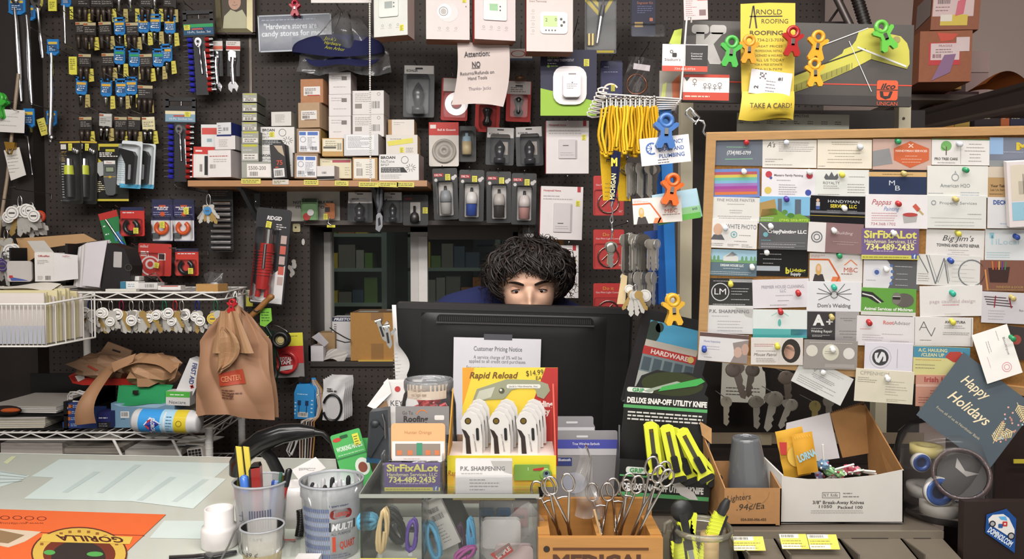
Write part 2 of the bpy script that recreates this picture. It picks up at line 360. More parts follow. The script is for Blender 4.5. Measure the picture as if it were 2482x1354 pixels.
ROWS = [[(204,4,'d'),(236,4,'d'),(260,4,'d'),(291,3,'c'),(318,3,'c'),(356,4,'d'),(377,3,'c'),(413,4,'d')],[(200,70,'d'),(219,72,'d'),(256,70,'d'),(291,66,'b'),(322,72,'d'),(349,60,'b'),(377,58,'b'),(413,62,'b')],[(207,148,'d'),(263,146,'d'),(291,136,'n'),(327,142,'n'),(355,148,'d'),(385,142,'n'),(405,130,'b')],[(199,210,'b'),(259,214,'b'),(295,214,'b'),(320,210,'b'),(353,224,'D')],[(209,300,'d'),(257,292,'g'),(294,300,'d'),(326,300,'d'),(361,300,'y')]]
KN = {'d':'black dark-socket card','D':'wide black three-socket card','b':'blue chrome-socket card','n':'blue-green chrome-bit card','c':'chrome socket cut by the frame top','g':'grey-topped socket card','y':'cream socket card'}
for r, row in enumerate(ROWS):
 for i, (x,y,k)in enumerate(row):
  nm = f'{KN[k]}, {ROWN[r]} socket row, {ORD[i]} from left'
  t = T('socket_card',nm,'socket',F(x,y,YH-.002*(i%3),roll=R.uniform(-3,3)),'socket cards on the left pegboard')
  hi = 26
  if k in 'bn':
   c = t.p('hanger',BL); c.rr(-13,-14,13,14,3,0,3); c.prism([(-14,-14),(14,-14),(8,-20),(-8,-20)],0,3); c.box(-14,14,-10,22,0,3); c.box(10,14,14,22,0,3); c.box(-14,19,14,23,0,3)
   c.c('d9a93a:p' if k=='b' else '2f9a5c:p'); c.rect(-11,4,11,10,3.4); c.c('2b5584:p'); c.rect(-11,-12,11,3,3.4); c.lines(-8,3,10,-12,3,'c9d6e2',3.8,2); c.c('e8e6e0'); c.disc(-8,-8,2,4)
   s = t.p('socket',CH if i%3 else '8f8d8a:m'); s.lathe([(0,-46),(3.4,-46),(3.8,-30),(4.6,-29),(4.6,-20),(0,-20)]if k=='b' else[(0,-40),(1.5,-40),(2.2,-30),(3.5,-29),(3.5,-20),(0,-20)],0,0,4,12)
  elif k=='c':
   s = t.p('socket',CH); s.lathe([(0,-26),(3,-26),(3.5,-10),(5,-9),(5,10),(2,14),(0,14)],0,0,4,12); s = t.p('hanger',BL); s.box(-9,8,9,22,0,3)
  else:
   c = t.p('card',{'g':'b5b5b0:p','y':'d8d0a2:p'}.get(k,'262322:s')); wd = 15 if k!='D' else 18; c.box(-wd,-16,wd,16,0,2.5)
   c.c({'g':'cfcdc8:p','y':'e2dcc0:p'}.get(k,'b9ad88:p')); c.rect(-wd,9,wd,16,3); c.c('a5552c:p'); c.rect(-wd,10,-wd*.3,14,3.3); c.lines(-wd+3,6,wd-2,-8,3,'8d8780',3.2,2)
   s = t.p('socket','4e443e:b' if k in 'dD' else '8b8783:m')
   for q in((-8,6)if k!='D' else(-13,1,14)):s.lathe([(0,-48),(4.6,-48),(4.6,-32),(6.5,-28),(6.5,-15),(0,-15)],q,0,5,12)
  g = t.p('price_tag','b3a263:p' if(i+r)%2 else 'cfc352:p'); g.prism([(9,-50),(21,-48),(19,-18),(9,-18)],-1,.5); g.lines(10,-24,18,-46,3,'6d6540',1,1.5)
  p = F(x,y,YH); hook(x+3,y-16,nm,2.77+.02*R.random())
O('price_tag','loose yellow price tag hanging from an empty hook at the top of the left pegboard','tag',G(127,10,YH),PT_Y).box(118,-6,138,27,0,2).lines(121,4,135,22,4,'6b682e',2.4)
hook(128,-2,'loose yellow price tag at the top')
O('price_tag','loose yellow price tag left of the third row of sockets','tag',G(177,160,YH),PT_Y).box(168,138,187,181,0,2).lines(171,142,184,170,6,'6b682e',2.4)
hook(178,137,'loose yellow price tag left of the third row')
O('price_tag','tilted yellow price tag hanging beside the long chrome breaker bar','tag',G(104,307,YH,roll=-16),'d3c85a:p').box(95,287,114,328,0,2).lines(98,293,111,320,5,'6b682e',2.4)
hook(100,286,'tilted yellow price tag')
def bar(t,pts,rs,name='shaft'):t.p(name,CH).tube([(x,y,8)for x,y in pts],rs,12)
def hanger(t,x,y,w,h,head=True):
 c = t.p('hanger',BL); c.box(x-w/2,y-h/2,x+w/2,y+h/2,0,3); c.prism([(x-w/2-2,y+h/2),(x+w/2+2,y+h/2),(x+w/4,y+h/2+7),(x-w/4,y+h/2+7)],0,5)
 c.c('2b5584:p'); c.rect(x-w*.38,y-h*.1,x+w*.38,y+h*.42,3.5); c.c('d9b545:p'); c.rect(x-w*.38,y-h*.3,x+w*.38,y-h*.12,3.5); c.lines(x-w*.3,y,x+w*.3,y+h*.38,3,'cfdbe6',4)
t = T('extension_bar','longest chrome breaker bar at far left hanging from a blue block','tool',G(48,110,2.86)); hanger(t,45,14,40,34); bar(t,[(43,24),(46,60),(48,120),(50,170),(51,205),(54,246)],[4,5,6,6,5,3]); t.p('collar','b8b8bc:m').ball(45,5,8,9,9,6)
t = T('extension_bar','second chrome breaker bar from the left with a small blue block','tool',G(75,110,2.87)); hanger(t,72,30,34,30); bar(t,[(71,40),(74,80),(75,120),(76,190),(78,230),(79,254)],[3,4,5.5,5,4,3])
def ratchet(t,x,y,x2,y2,hr,col=CH,z=8):
 h = t.p('ratchet_head',col); L = math.hypot(x2-x,y2-y); ux, uy = (x2-x)/L, (y2-y)/L
 P = []
 for i in range(24):a = 2*math.pi*i/24; k = hr*(1+.35*max(0,math.cos(a))**3); P.append((x+ux*k*math.cos(a)-uy*hr*math.sin(a)*.85,y+uy*k*math.cos(a)+ux*hr*math.sin(a)*.85))
 h.prism(P,z-4,z+5); h.c('2a2a2c:b'); h.disc(x,y,hr*.42,z+5.5); h.c('9a9a9e:m'); h.ring(x,y,hr*.42,hr*.12,z+5.8); h.c('2a2a2c:b'); h.line([(x+ux*hr*.7,y+uy*hr*.7),(x+ux*hr*1.1+uy*3,y+uy*hr*1.1)],hr*.2,z+5.6)
 b = t.p('handle',col); q = lambda k:(x+(x2-x)*k,y+(y2-y)*k,z)
 k0 = hr*1.2/L; b.tube([q(k0),q(k0+.1),q(.5),q(.52),q(.72),q(.74),q(.9),q(.96),q(1)],[hr*.4,hr*.22,hr*.22,hr*.3,hr*.3,hr*.24,hr*.26,hr*.2,hr*.22],10)
t = T('ratchet','chrome ratchet with a round head hanging at the top left','tool',G(100,70,2.86)); ratchet(t,96,6,108,142,15)
t = T('breaker_bar','long chrome breaker bar hanging under a blue card beside the sockets','tool',G(130,210,2.84)); hanger(t,132,113,28,32); bar(t,[(131,132),(131,150),(130,180),(129,230),(127,285),(126,290),(124,318),(125,345)],[4,3,5,5.5,5.5,6,6,4]); t.p('swivel_head',CH).ball(127,334,8,7,9,6)
t = T('extension_bar','thin chrome extension bar under a blue card at the top of the left pegboard','tool',G(162,50,2.86)); hanger(t,163,2,22,20); bar(t,[(161,16),(161,35),(161.5,60),(162,98),(162,108)],[3,3.5,2.5,2.5,3.2]); tag(t,174,32,8,30,1)
t = T('ratchet','dark-headed ratchet with a chrome handle under a blue card','tool',G(73,340,2.85)); hanger(t,73,284,26,40); ratchet(t,71,316,82,424,13,'6e6e72:m')
t = T('socket_adapter','short chrome adapter on a blue card behind the long breaker bar','tool',G(127,300,2.88)); hanger(t,127,284,24,30); t.p('adapter',CH).tube([(124,304,5),(124,322,5)],4)
for x, y, n in((45,-4,'longest breaker bar'),(72,14,'second breaker bar'),(97,-14,'round-headed ratchet'),(132,95,'long breaker bar beside the sockets'),(163,-10,'thin extension bar'),(78,262,'dark-headed ratchet'),(130,268,'short chrome adapter')):hook(x,y,n,2.78)
for(x,y,ro,hd,lab)in((482,40,2.5,1,'upper black rack socket set with green header, blue and red sockets'),(440,250,-1,0,'lower black rack socket set with pale header, blue and red sockets')):
 A = F(x,y,2.84,roll=-ro); t = T('socket_set',lab,'socket set',A,'socket sets on black racks')
 c = t.p('rack','232325:s'); W2 = 37; c.rr(-W2,-50,W2,-8,4,0,6); c.box(-W2,-12,-W2+9,8,0,6); c.box(W2-9,-12,W2,8,0,6); c.rr(-W2,4,W2,13,4,0,6); c.box(-15,-190,15,-48,0,5); c.box(-30,-180,30,-50,0,1.5)
 h = t.p('header','1f4f73:p' if hd else '7fa0b5:p'); h.box(-W2+1,-46,W2-1,-20,6,7); h.c('2f9a5c:p' if hd else 'e0d6b4:p'); h.rect(-W2+1,-28,W2-1,-20,7.3); h.text('10-Pc. Socket Set',2,-39,5,'e4e6e8',56,z=7.5); h.c('b3544a'); h.rect(-16,-34,12,-30,7.5)
 tag(t,(-27,18)[1-hd],-28,14,12,8)
 for i in range(10):
  yy = -58-13.4*i; s = t.p('socket','2b2aa0:g'); s.tube([(-16,yy,9),(-26,yy,9)],5.2,10); s.c(CH); s.tube([(-26,yy,9),(-38,yy,9)],[3.4,2.2],8)
  s = t.p('socket','9a2320:g'); s.tube([(16,yy,9),(26,yy,9)],5.2,10); s.c(CH); s.tube([(26,yy,9),(35,yy,9)],[3.4,2.2],8)
 ratchet(t,0,-64,4,-140,10,CH,9); t.p('extension',CH).tube([(14,-88,12),(17,-150,12)],[2.5,2])
 hook(x,y-6,'upper socket set' if hd else 'lower socket set',2.79)
for x, lab in((525,'left of two chrome adjustable wrenches on black cards'),(566,'right chrome wrench on a black card, beside the socket set')):
 t = T('wrench',lab,'wrench',G(x,160,2.87,roll=-1 if x<540 else 1),'chrome wrenches by the socket set')
 c = t.p('card','191818:s'); c.box(x-14,95,x+16,185,0,2); h = t.p('header','dcd6d0:p'); h.box(x-17,101,x+17,124,2,3); h.c('d06a52:p' if x<540 else 'b5332a:p'); h.rect(x-17,113,x+17,121,3.4); h.lines(x-14,103,x+8,111,2,'8d7a70',3.5)
 b = t.p('wrench_body',CH); b.tube([(x+2,142,7),(x,160,7),(x+1,180,7),(x+3,205,7)],[7,6,6,5],10)
 for q in range(4):b.ring(x,131+q*5,9,2.5,9.5+q*.2,20,230,14,6)
 b.prism([(x-10,130),(x-4,124),(x+8,128),(x+9,140),(x+6,150),(x-6,150)],4,9)
 j = t.p('jaw',CH); j.prism([(x-4,200),(x+9,200),(x+16,210),(x+12,224),(x+7,216),(x+2,216),(x,226),(x-8,218),(x-9,207)],4,10)
 hook(x,96,'chrome wrench card '+('nearer the socket set' if x<540 else 'farther from the socket set'),2.8)
def ginger(t_label,x,y,col,Y,s=1.0,roll=0,group='people-shaped plastic clips',back=True):
 """gingerbread-man shaped plastic clip, about 70 px tall"""
 A = F(x,y,Y,roll=roll)@Matrix.Scale(s,4); t = T('plastic_clip',t_label,'clip',A,group)
 def body(m,z0,z1):
  P = [(8,14),(14,18),(22,22),(27,19),(26,13),(17,6),(12,2),(12,-6),(21,-28),(17,-35),(8,-35),(3,-24),(-3,-24),(-8,-35),(-17,-35),(-21,-28),(-12,-6),(-12,2),(-17,6),(-26,13),(-27,19),(-22,22),(-14,18),(-8,14)]
  m.prism(P,z0,z1); m.tube([(12.5*math.sin(a),25+12.5*math.cos(a),(z0+z1)/2)for a in[i*2*math.pi/18 for i in range(18)]],5.6,8,closed=True)
 body(t.p('front_jaw',col),6,14)
 if back:body(t.p('back_jaw',col),-8,-1)
 s = t.p('spring','a9a7a2:m'); s.box(-4,-8,4,8,13,16); s.box(-4,-8,4,-5,-2,16); s.c('6a6864:b'); s.box(-4,8,4,18,4,9)
 return t
O('note_paper','white handwritten note at the far left edge under a green clip','note',G(30,295,2.8,roll=3),'d9d5d2:p').box(-14,266,60,321,0,1).lines(2,278,50,310,3,'a8a4a2',1.4,1.5)
ginger('green people-shaped clip holding a note at the left edge',-2,258,'3fae3a:g',2.79,.8,10)
O('receipt','small receipt slip under a gold clip on the left pegboard','receipt',G(38,396,2.81,roll=-6),'d8d4ce:p').prism([(14,362),(52,358),(60,426),(22,436)],0,1).lines(20,372,50,420,6,'9b9792',1.4,1.5)
t = T('binder_clip','gold wire clip holding a small receipt on the left pegboard','clip',G(28,352,2.8)); c = t.p('clip_body','b48a3c:b'); c.prism([(14,344),(40,346),(38,360),(18,362)],-3,6); t.p('clip_handle','c9a050:m').tube([(20,362,8),(26,374,9),(33,374,9),(36,362,8)],2.4)
O('broom_stick','thin pale wooden stick leaning behind the notes at the far left','stick',G(25,350,2.83),'a3907a:w').tube([(49,180,0),(38,262,0),(16,430,0),(-2,540,2),(-60,1000,20)],4)
def pack(name,label,cat,cx,cy,Y,x0,y0,x1,y1,col,group=None,roll=0,r=4,yaw=0,hk=None,th=2):
 t = T(name,label,cat,G(cx,cy,Y,roll=roll,yaw=yaw),group); c = t.p('card',col); c.rr(x0,y0,x1,y1,r,0,th)
 if hk is None:hook((x0+x1)/2,y0+7,label,Y-.04)
 elif hk:hook(hk[0],hk[1],label,Y-.04)
 return t, c
def bubble(t,x0,y0,x1,y1,z,r=5,tint='dfe3e6:t4',z0=1):
 b = t.p('clear_bubble',tint); n = len(b.f); b.rr(x0,y0,x1,y1,r,z0,z)
 for l in(b.f,b.mi,b.sm):del l[n]
for i, (x,lab)in enumerate(((176,'front one of two clamshell packs with a black rubber-gripped screwdriver'),(213,'rear clamshell pack of a black-gripped screwdriver, half behind another'))):
 t, c = pack('tool_pack',lab,'tool pack',x,420,2.80+.03*i,x-27,342+4*i,x+24,494,'1c1a18:s','clamshell screwdriver packs',roll=-1+3*i)
 c.c('c8a838:p'); c.rect(x-27,343,x+22,347,2.4); c.c('cfcbc6:p'); c.rect(x-25,350,x-12,362,2.4); c.lines(x-24,366,x-10,392,6,'a0824a',2.4,2); c.lines(x-25,394,x-14,480,14,'cfcbc6',2.4,2)
 g = t.p('grip','201e1e:s'); g.tube([(x-4,424,8),(x-4,478,8)],11,14); g = t.p('collar','c3cc3a:g'); g.tube([(x-4,402,8),(x-4,424,8)],[10,11],14); g = t.p('cap',CH); g.tube([(x-4,386,8),(x-4,402,8)],[7,8],14)
 g = t.p('bit_holder',CH)
 for q in range(3):g.ball(x+8+q*4,364+q*2,6,5,7,4)
 tag(t,x+2,358,9,17,9); bubble(t,x-20,372,x+20,488,20)
t, c = pack('meter_pack','black and yellow carded grey moisture meter with a small screen','meter',268,410,2.84,226,347,312,487,'17150f:s',hk=(268,350))
c.c('c9b83a:p'); c.rect(226,349,294,356,2.4); c.rect(236,482,312,487,2.4); c.prism([(228,372),(252,396),(252,412),(228,386)],2,2.5); c.lines(243,369,296,381,3,'d8d4ce',2.5,2.5); c.lines(234,438,256,466,6,'d8d0b0',2.5,2); c.c('b9b53a:p'); c.rect(258,362,280,368,2.5)
g = t.p('meter_body','55585a:s'); g.prism([(258,390),(287,390),(288,430),(285,470),(279,474),(267,474),(262,470),(257,430)],2,12); g.c('e2dfda:s'); g.rect(259,391,286,399,12.3); g.text('Meter',272,395,4,'a03028',z=12.6); g.c('3f4640:g'); g.rr(262,405,284,419,2,12.4); g.c('8f9a84:g'); g.rect(264,407,282,417,12.8); g.c('c9a83a:g'); g.disc(273,430,3,12.6); g.lines(258,428,288,431,1,'c9a83a',12.5,1.5)
g = t.p('probe','a9abab:s'); g.prism([(238,396),(254,392),(256,425),(246,428),(237,412)],2,8); tag(t,237,358,13,14,3)
for i, (x,lab)in enumerate(((318,'front white clamshell pack with a black stud finder'),(350,'rear white clamshell pack of a black stud finder'))):
 t, c = pack('stud_finder_pack',lab,'tool pack',x,400,2.80+.04*i,x-24,342+6*i,x+26,456,'d6dde0:p','stud finder packs',roll=4,hk=(x,346+6*i))
 c.c('4aa5cc:p'); c.rect(x-24,446,x+26,456,2.4); c.lines(x-22,388,x-8,440,10,'9fb5c0',2.4,2); g = t.p('stud_finder','121214:g'); g.prism([(x-22,362),(x+10,368),(x+16,378),(x+14,444),(x-4,448),(x-6,400),(x-20,372)],2,16); g.c('8a8a90:g'); g.rr(x+2,400,x+8,436,2,16.3); bubble(t,x-22,352,x+22,452,20)
hook(126,470,'empty wire hook with a T-shaped end over the left pegboard',2.7,T_end=True)
hook(505,606,'empty wire hook under the chrome socket rail',2.62,T_end=True)
t, c = pack('hacksaw_pack','green carded close-quarters hacksaw behind the red tube cutter pack','tool pack',290,555,2.87,250,508,296,606,'2c7d46:p',roll=-14,hk=(275,505))
c.c('b8302a:p'); c.rect(250,508,296,524,2.4); c.lines(254,530,264,590,3,'dfe6df',2.4,3); c.c('3f7fb0:p'); c.rect(274,560,292,582,2.4); g = t.p('hacksaw',CH); g.tube([(266,526,5),(292,598,5)],3); g.c('2a5fb0:g'); g.tube([(288,586,5),(294,604,5)],5)
def cutter(x,y,w,h,col,lab,blk='171616:g',sticker=True,grp=None,Y=2.84,name='tube_cutter_pack',band='1f2448:p'):
 t, c = pack(name,lab,'tool pack',x,y,Y,x-w/2,y-h/2,x+w/2,y+h/2,col,grp,hk=(x,y-h/2+4))
 c.c(band); c.rect(x-w/2,y-h/2,x+w/2,y-h/2+h*.12,2.4); c.c('d9d0cc:p'); c.lines(x-w*.4,y-h*.36,x+w*.4,y-h*.26,1,'dccfca',2.5,2.5)
 g = t.p('tube_cutter',blk); g.tube([(x+w*.26*math.cos(a),y+h*.18+w*.26*math.sin(a),8)for a in[math.radians(-60+300*i/16)for i in range(17)]],w*.1,10)
 if sticker:tag(t,x+w*.27,y+h*.32,12,14,17)
 bubble(t,x-w*.42,y-h*.1,x+w*.42,y+h*.46,16); return t
cutter(322,537,58,70,'c4302a:p','red pack with a black tube cutter hung over the green hacksaw card')
for x, lab in((395,'left navy clamshell with an orange tube cutter'),(447,'right navy clamshell with an orange tube cutter')):
 t = cutter(x,534,50,102,'2a2a55:p',lab,'d2561f:g',False,'orange tube cutter packs',name='tube_cutter_pack'); c = t.kids[0]
 c.c('d6d6d8:p'); c.rect(x-24,534,x+24,583,2.5); c.text('AutoCut',x,506,6,'e6e2ea',26,z=2.6,bold=.02); c.c('c4502a:p'); c.rect(x-8,497,x+8,501,2.6); c.disc(x,519,6,2.6); c.lines(x-22,512,x+22,528,3,'9a9ab5',2.5,1.5)
 tag(t,x+(6 if x<420 else 12),545 if x<420 else 512,12,16,17); g = t.p('knob','4a4e50:s'); g.prism([(x-20,565),(x-6,562),(x-6,576),(x-18,578)],3,12)
t, c = pack('tube_cutter_pack','large red clamshell with a white ring-shaped cutter','tool pack',375,630,2.82,336,590,416,668,'b9342e:p',roll=2,hk=(366,594))
c.text('milled',350,597,7,'e6dad6',20,z=2.6,shear=.2); c.lines(342,608,380,622,3,'e0cfcb',2.5,3); c.c('e6e0dc'); c.rect(384,613,402,630,2.5); c.c('2a2222'); c.rect(386,615,400,628,2.8); g = t.p('cutter_ring','d9d2cf:g'); g.ring(366,644,24,4,3,100,330); g.ring(366,640,12,5,3.4); bubble(t,336,612,400,668,14,tint='e0b0aa:t8'); tag(t,387,642,11,13,15,8)
cutter(454,635,56,66,'c8382c:p','small red pack with a black tube cutter right of the large red clamshell',Y=2.85)
t, c = pack('socket_rail_pack','tall black rail pack of stacked chrome sockets','socket set',540,540,2.84,506,458,566,610,'171717:s',hk=(540,462)); c.lines(514,462,556,476,3,'6a5a50',2.5,2)
for i in range(9):t.p('socket',CH).tube([(516 if i>4 else 522,493+13.4*i,8),(563,493+13.4*i,8)],5.2,10)
def keyshape(m,x,y,L,ang,col,z=0,bow='r'):
 m.c(col); c, s = math.cos(ang), math.sin(ang); q = lambda a, b:(x+a*s+b*c,y-a*c+b*s)
 w = L*.1
 m.prism([q(L*.3,-w),q(L*.92,-w),q(L,0),q(L*.92,w*.6),q(L*.84,w),q(L*.76,w*.5),q(L*.68,w),q(L*.6,w*.5),q(L*.5,w),q(L*.3,w)],z,z+1.6)
 k = L*.2; P = [q(L*.17+k*math.cos(a)*(1 if bow=='r' else.8),k*math.sin(a)*(1 if bow=='r' else 1.25))for a in[2*math.pi*i/12 for i in range(12)]]; m.prism(P,z,z+1.8)
SV, BR = 'c9c6c0:n', 'b09258:n'
def keybunch(label,x,y,Y,n,spread,L,carab='9a989a:m',tags=1,tagcol='e3e0dc:p',grp=None,extra=None,hang=14):
 t = T('key_bunch',label,'keys',F(x,y,Y),grp); c = t.p('clip_ring',carab); c.tube([(5*math.sin(a),-hang*.5+hang*.5*math.cos(a),0)for a in[i*math.pi/8 for i in range(16)]],1.5,6,closed=True)
 for i in range(n):
  k = t.p('key',SV); a = (i/(max(1,n-1))-.5)*spread+R.uniform(-.08,.08); keyshape(k,0,0,L*R.uniform(.8,1.1),a,R.choice([SV,SV,BR,'a5a19b:n']),-8+16*i/max(1,n),R.choice('rs'))
  A = F(x,y,Y); d = A.to_3x3()@Vector((math.sin(a)*6,-hang,0)); k.v = [v+d for v in k.v]
 for i in range(tags):
  g = t.p('key_tag',tagcol if i==0 or extra is None else extra); r = L*R.uniform(.2,.26); xx, yy = R.uniform(-1,1)*L*spread*.4, -hang-L*R.uniform(.05,.5); dz = R.uniform(-10,2)
  g.at(t.A).tube([(xx,yy,dz+8+i*2),(xx,yy,dz+10+i*2)],r,16); g.c('8d8a88'); g.ring(xx,yy,r*.75,r*.1,dz+10.4+i*2); g.c('55524f'); g.rect(xx-r*.45,yy-r*.15,xx+r*.45,yy+r*.1,dz+10.5+i*2)
 return t
keybunch('small key bunch with a blue-headed key and an orange ring by the chrome socket rail',505,470,2.74,7,1.3,48,'b9b7b4:m',1,'2f86c8:g',hang=28);
keybunch('big bunch of tagged keys on a ring at the left edge of the pegboard',48,474,2.72,14,2.0,66,'c9c7c4:m',6,hang=30)
keybunch('second bunch of tagged keys with brass and red heads beside the big one',76,490,2.74,10,1.6,60,'c9c7c4:m',4,hang=26,extra='c8462a:g')
keybunch('lower key bunch with a white tag hanging at the left edge',14,556,2.7,9,1.5,66,'9a989a:m',3,hang=24)
keybunch('lowest key bunch with a purple tag in the left corner',10,610,2.66,6,1.0,60,'9a989a:m',2,'4a3a6e:g',hang=20)
for x, y, n in((505,466,'blue-headed key bunch'),(48,472,'big bunch of tagged keys'),(76,488,'second bunch of tagged keys'),(14,554,'lower key bunch'),(10,606,'lowest key bunch')):hook(x,y+2,n,2.64)
# ================= upper middle of the pegboard =================
t = T('framed_photo','framed photo of a smiling older person in a pale top at the top edge','picture',G(570,35,2.9))
f = t.p('frame','8b8467:b'); P = [(523,-30),(615,-30),(614,80),(527,80)]; Q = [(537,-20),(602,-20),(601,71),(540,71)]
for i in range(4):j = (i+1)%4; f.hexa([P[i]+(0,),P[j]+(0,),Q[j]+(0,),Q[i]+(0,),P[i]+(6,),P[j]+(6,),Q[j]+(9,),Q[i]+(9,)])
f.c('3a2220:w'); f.box(612,-30,620,82,0,5); f.box(527,79,620,84,0,5)
p = t.p('photo','4d443a:p'); p.rect(536,-20,603,72,2); p.c('b9b79a:p'); p.quad((540,72,2.3),(602,72,2.3),(600,45,2.3),(588,24,2.3),(574,30,2.3),(560,24,2.3),(544,40,2.3)); p.c('c09a86:p'); p.disc(570,6,15,2.5,19); p.c('8f6e5e'); p.line([(564,13),(570,15),(577,12)],1.2,2.8); p.c('b8b2aa:p'); p.disc(570,-12,15,2.7,7); p.c('a88272'); p.rect(568,5,571,9,2.8)
t = T('store_sign','navy candy stores slogan sign in a clear sleeve with a white edge','sign',G(720,80,2.84,roll=-2))
c = t.p('card','3b4258:g'); c.rr(630,38,802,122,4,0,2); c.c('c9ced6:p'); c.ring(0,0,.1,.05,0,n=3)
for b in((628,36,804,39),(628,121,804,124),(627,36,630,124),(802,36,805,124)):c.box(*b,0,3)
c.lines(636,44,770,52,1,'aab0be',2.4,2.5); c.text('"Hardware stores are',705,63,13,'e3e6ec',128,z=2.5,bold=.02); c.text('candy stores for men."',715,80,13,'e3e6ec',160,z=2.5,bold=.02); c.c('6d7484'); c.rect(708,90,728,118,2.4)
s = t.p('clear_sleeve','dfe3e6:t4'); s.box(629,37,803,123,3.2,4)
ginger('small red people-shaped clip on top of the navy slogan sign',716,22,'b3283c:g',2.82,.5)
O('paper_sheet','edge of a white sheet hanging at the very top beside the bead chain','paper',G(825,-10,2.6),'dcd6d4:p').box(754,-60,900,7,0,1)
t = T('bagged_cap','navy cap with yellow stitching packed in a clear plastic bag','cap',G(835,110,2.74))
c = t.p('cap','24264a:f')
def capf(u,v):
 a = math.pi*(u-.5)*1.96; th = v*math.pi/2
 return(832+112*math.sin(a)*math.sin(th)**.7*(1+.08*math.sin(a*3)),140-52*math.cos(th)**.8+(18*math.cos(a*2)if v>.5 else 0)*(v-.5),30*math.cos(a)*math.sin(th)+14)
c.grid(capf,30,10); c.grid(lambda u,v:(745+175*u+6*math.sin(v*3),148+26*v*math.sin(u*math.pi)**.5+4*math.sin(u*9),26+30*v*math.sin(u*math.pi)),20,5)
q = sub(c,'stitching','a8a838:f')
for k, s_ in enumerate(("Jack's",'Hardware','Ann Arbor')):q.text(s_,812+k*5,107+k*11,8,None,30+9*k,z=46-k*1,shear=.3,rot=8)
b = t.p('plastic_bag','e3e6ea:t24'); b.grid(lambda u,v:(838+(18+95*min(1,v*1.5))*(2*u-1)+6*math.sin(u*21+v*4),32+150*v-(6*math.cos(u*12)if v>.9 else 0),46*math.sin(u*math.pi)*math.sin(min(1,v*1.3)*math.pi*.75+.3)+6+4*math.sin(u*26)+3*math.sin(v*14+u*5)),46,24)
hook(828,28,'bagged navy cap',2.7);
O('bead_chain','long beaded white pull chain hanging in front of the shelf','chain',F(896,0,2.5),'d8d6d0:s').tube([(0,40,0),(-.6,-200,0),(-1,-440,0)],.9,5)
m = PEND[-1]
for i in range(88):m.ball(-i*.012,38-i*5.4,0,2.5,n=6,k=4)
def tbox(label,cx,cy,Y,x0,y0,x1,y1,yaw,col='dcd4d0:p',dep=44,side='9c4a3a:p',hk=True):
 t = T('thermostat_box',label,'box',G(cx,cy,Y,yaw=yaw),'white thermostat boxes'); c = t.p('carton',side); c.box(x0,y0,x1,y1,-dep,0); c.c(col); c.rect(x0,y0,x1,y1,.4); c.c('8a5a42:c'); c.quad((x0,y1+.3,-dep),(x1,y1+.3,-dep),(x1,y1+.3,0),(x0,y1+.3,0))
 if hk:hook((x0+x1)/2,y0+4,label,Y-.03)
 return t, c
def icons(c,x0,x1,y,n=3):
 for i in range(n):x = x0+(x1-x0)*i/max(1,n-1); c.c('9d9694'); c.ring(x,y,3,.8,.8); c.lines(x-5,y+5,x+5,y+8,1,'b5aeac',.8,1)
t, c = tbox('white thermostat box with a grey screen at the top, leftmost of four',957,30,2.5,902,-40,990,86,-14,'d6d7d0:p',side='b7a6a0:p'); c.c('cfd2cb:g'); c.rr(917,-30,967,40,4,.6,4); c.c('8d9590:g'); c.rect(932,4,952,20,4.4); c.c('777'*2); [c.disc(956,q,2,4.5)for q in(8,17)]; icons(c,925,965,60); tag(t,975,68,10,14,1.4)
t, c = tbox('white thermostat box with a round dial, second of four',1085,30,2.5,1033,-40,1138,95,4,'d6cdca:p'); d = t.p('printed_dial','a8a2a0:g'); d.disc(1086,30,25,.8,23,28); d.c('c6c1be:g'); d.disc(1077,28,17,1.2,18,28); d.c('8d8886'); d.ring(1075,28,11,1.5,1.6); d.c('b3aeab'); d.disc(1075,28,7,1.6); icons(c,1065,1105,68); tag(t,1125,0,10,12,1.4)
t, c = tbox('white thermostat box with a green screen and a red side, third of four',1200,30,2.48,1150,-40,1250,96,10,'d9cdcd:p',side='b8322a:p'); c.c('c3bbba:g'); c.rr(1171,-30,1228,50,4,.6,4); c.c('4f9a48:g'); c.rect(1186,11,1206,27,4.4); c.c('55504e'); [c.disc(1212,q,2,4.5)for q in(17,26)]; icons(c,1172,1228,66,4)
t, c = tbox('tall white thermostat box with a large green screen, rightmost of four',1332,40,2.45,1276,-40,1389,124,3,'dacfcb:p',side='a8322a:p'); c.text('Smart Thermostat',1283,4,5,'8a6a6a',42,'l',z=.8); g = t.p('printed_thermostat','cbc4c1:g'); g.rr(1309,30,1376,82,9,.6,3); g.c('93b843:g'); g.rect(1317,39,1351,65,3.3); g.text('2',1324,49,8,'4a5a24',z=3.6); g.text('0',1347,48,8,'4a5a24',z=3.6); g.c('5c5755'); [g.disc(a,b_,3.2,3.4)for a,b_ in((1360,47),(1367,54),(1361,62))]; [g.disc(1323+7.5*i,74,2,3.4)for i in range(4)]
for i in range(4):c.c('a9a2a0'); c.ring(1292,27+i*16,3,.8,.8); c.lines(1286,33+i*16,1298,36+i*16,1,'b9b2b0',.8,1)
t = T('store_notice','curled paper notice about no hand tool returns hung on a hook','notice',G(1162,185,2.55,roll=6)); p = t.p('paper','cfc0bb:p')
cz = lambda x, y:10*math.sin((x-1095)/45)*((y-105)/160)+6*math.cos((y-105)/40)+2
p.grid(lambda u,v:(1100+126*u+(8*math.sin(v*3)),104+148*v+8*(1-u)*v*math.cos(u*3)+(6*abs(math.sin(u*3.2))if v<.01 else 0),cz(1095+130*u,105+160*v)),14,16)
def ctext(s_,x,y,h,w,rot=-9,col='3a3335',bold=0):
 n = len(p.v); p.text(s_,x,y,h,col,w,z=0,rot=rot,bold=bold)
 for i in range(n,len(p.v)):
  l = p.A.inverted()@p.v[i]; p.v[i] = p.A@Vector((l.x,l.y,cz(l.x,-l.y)+1.5))
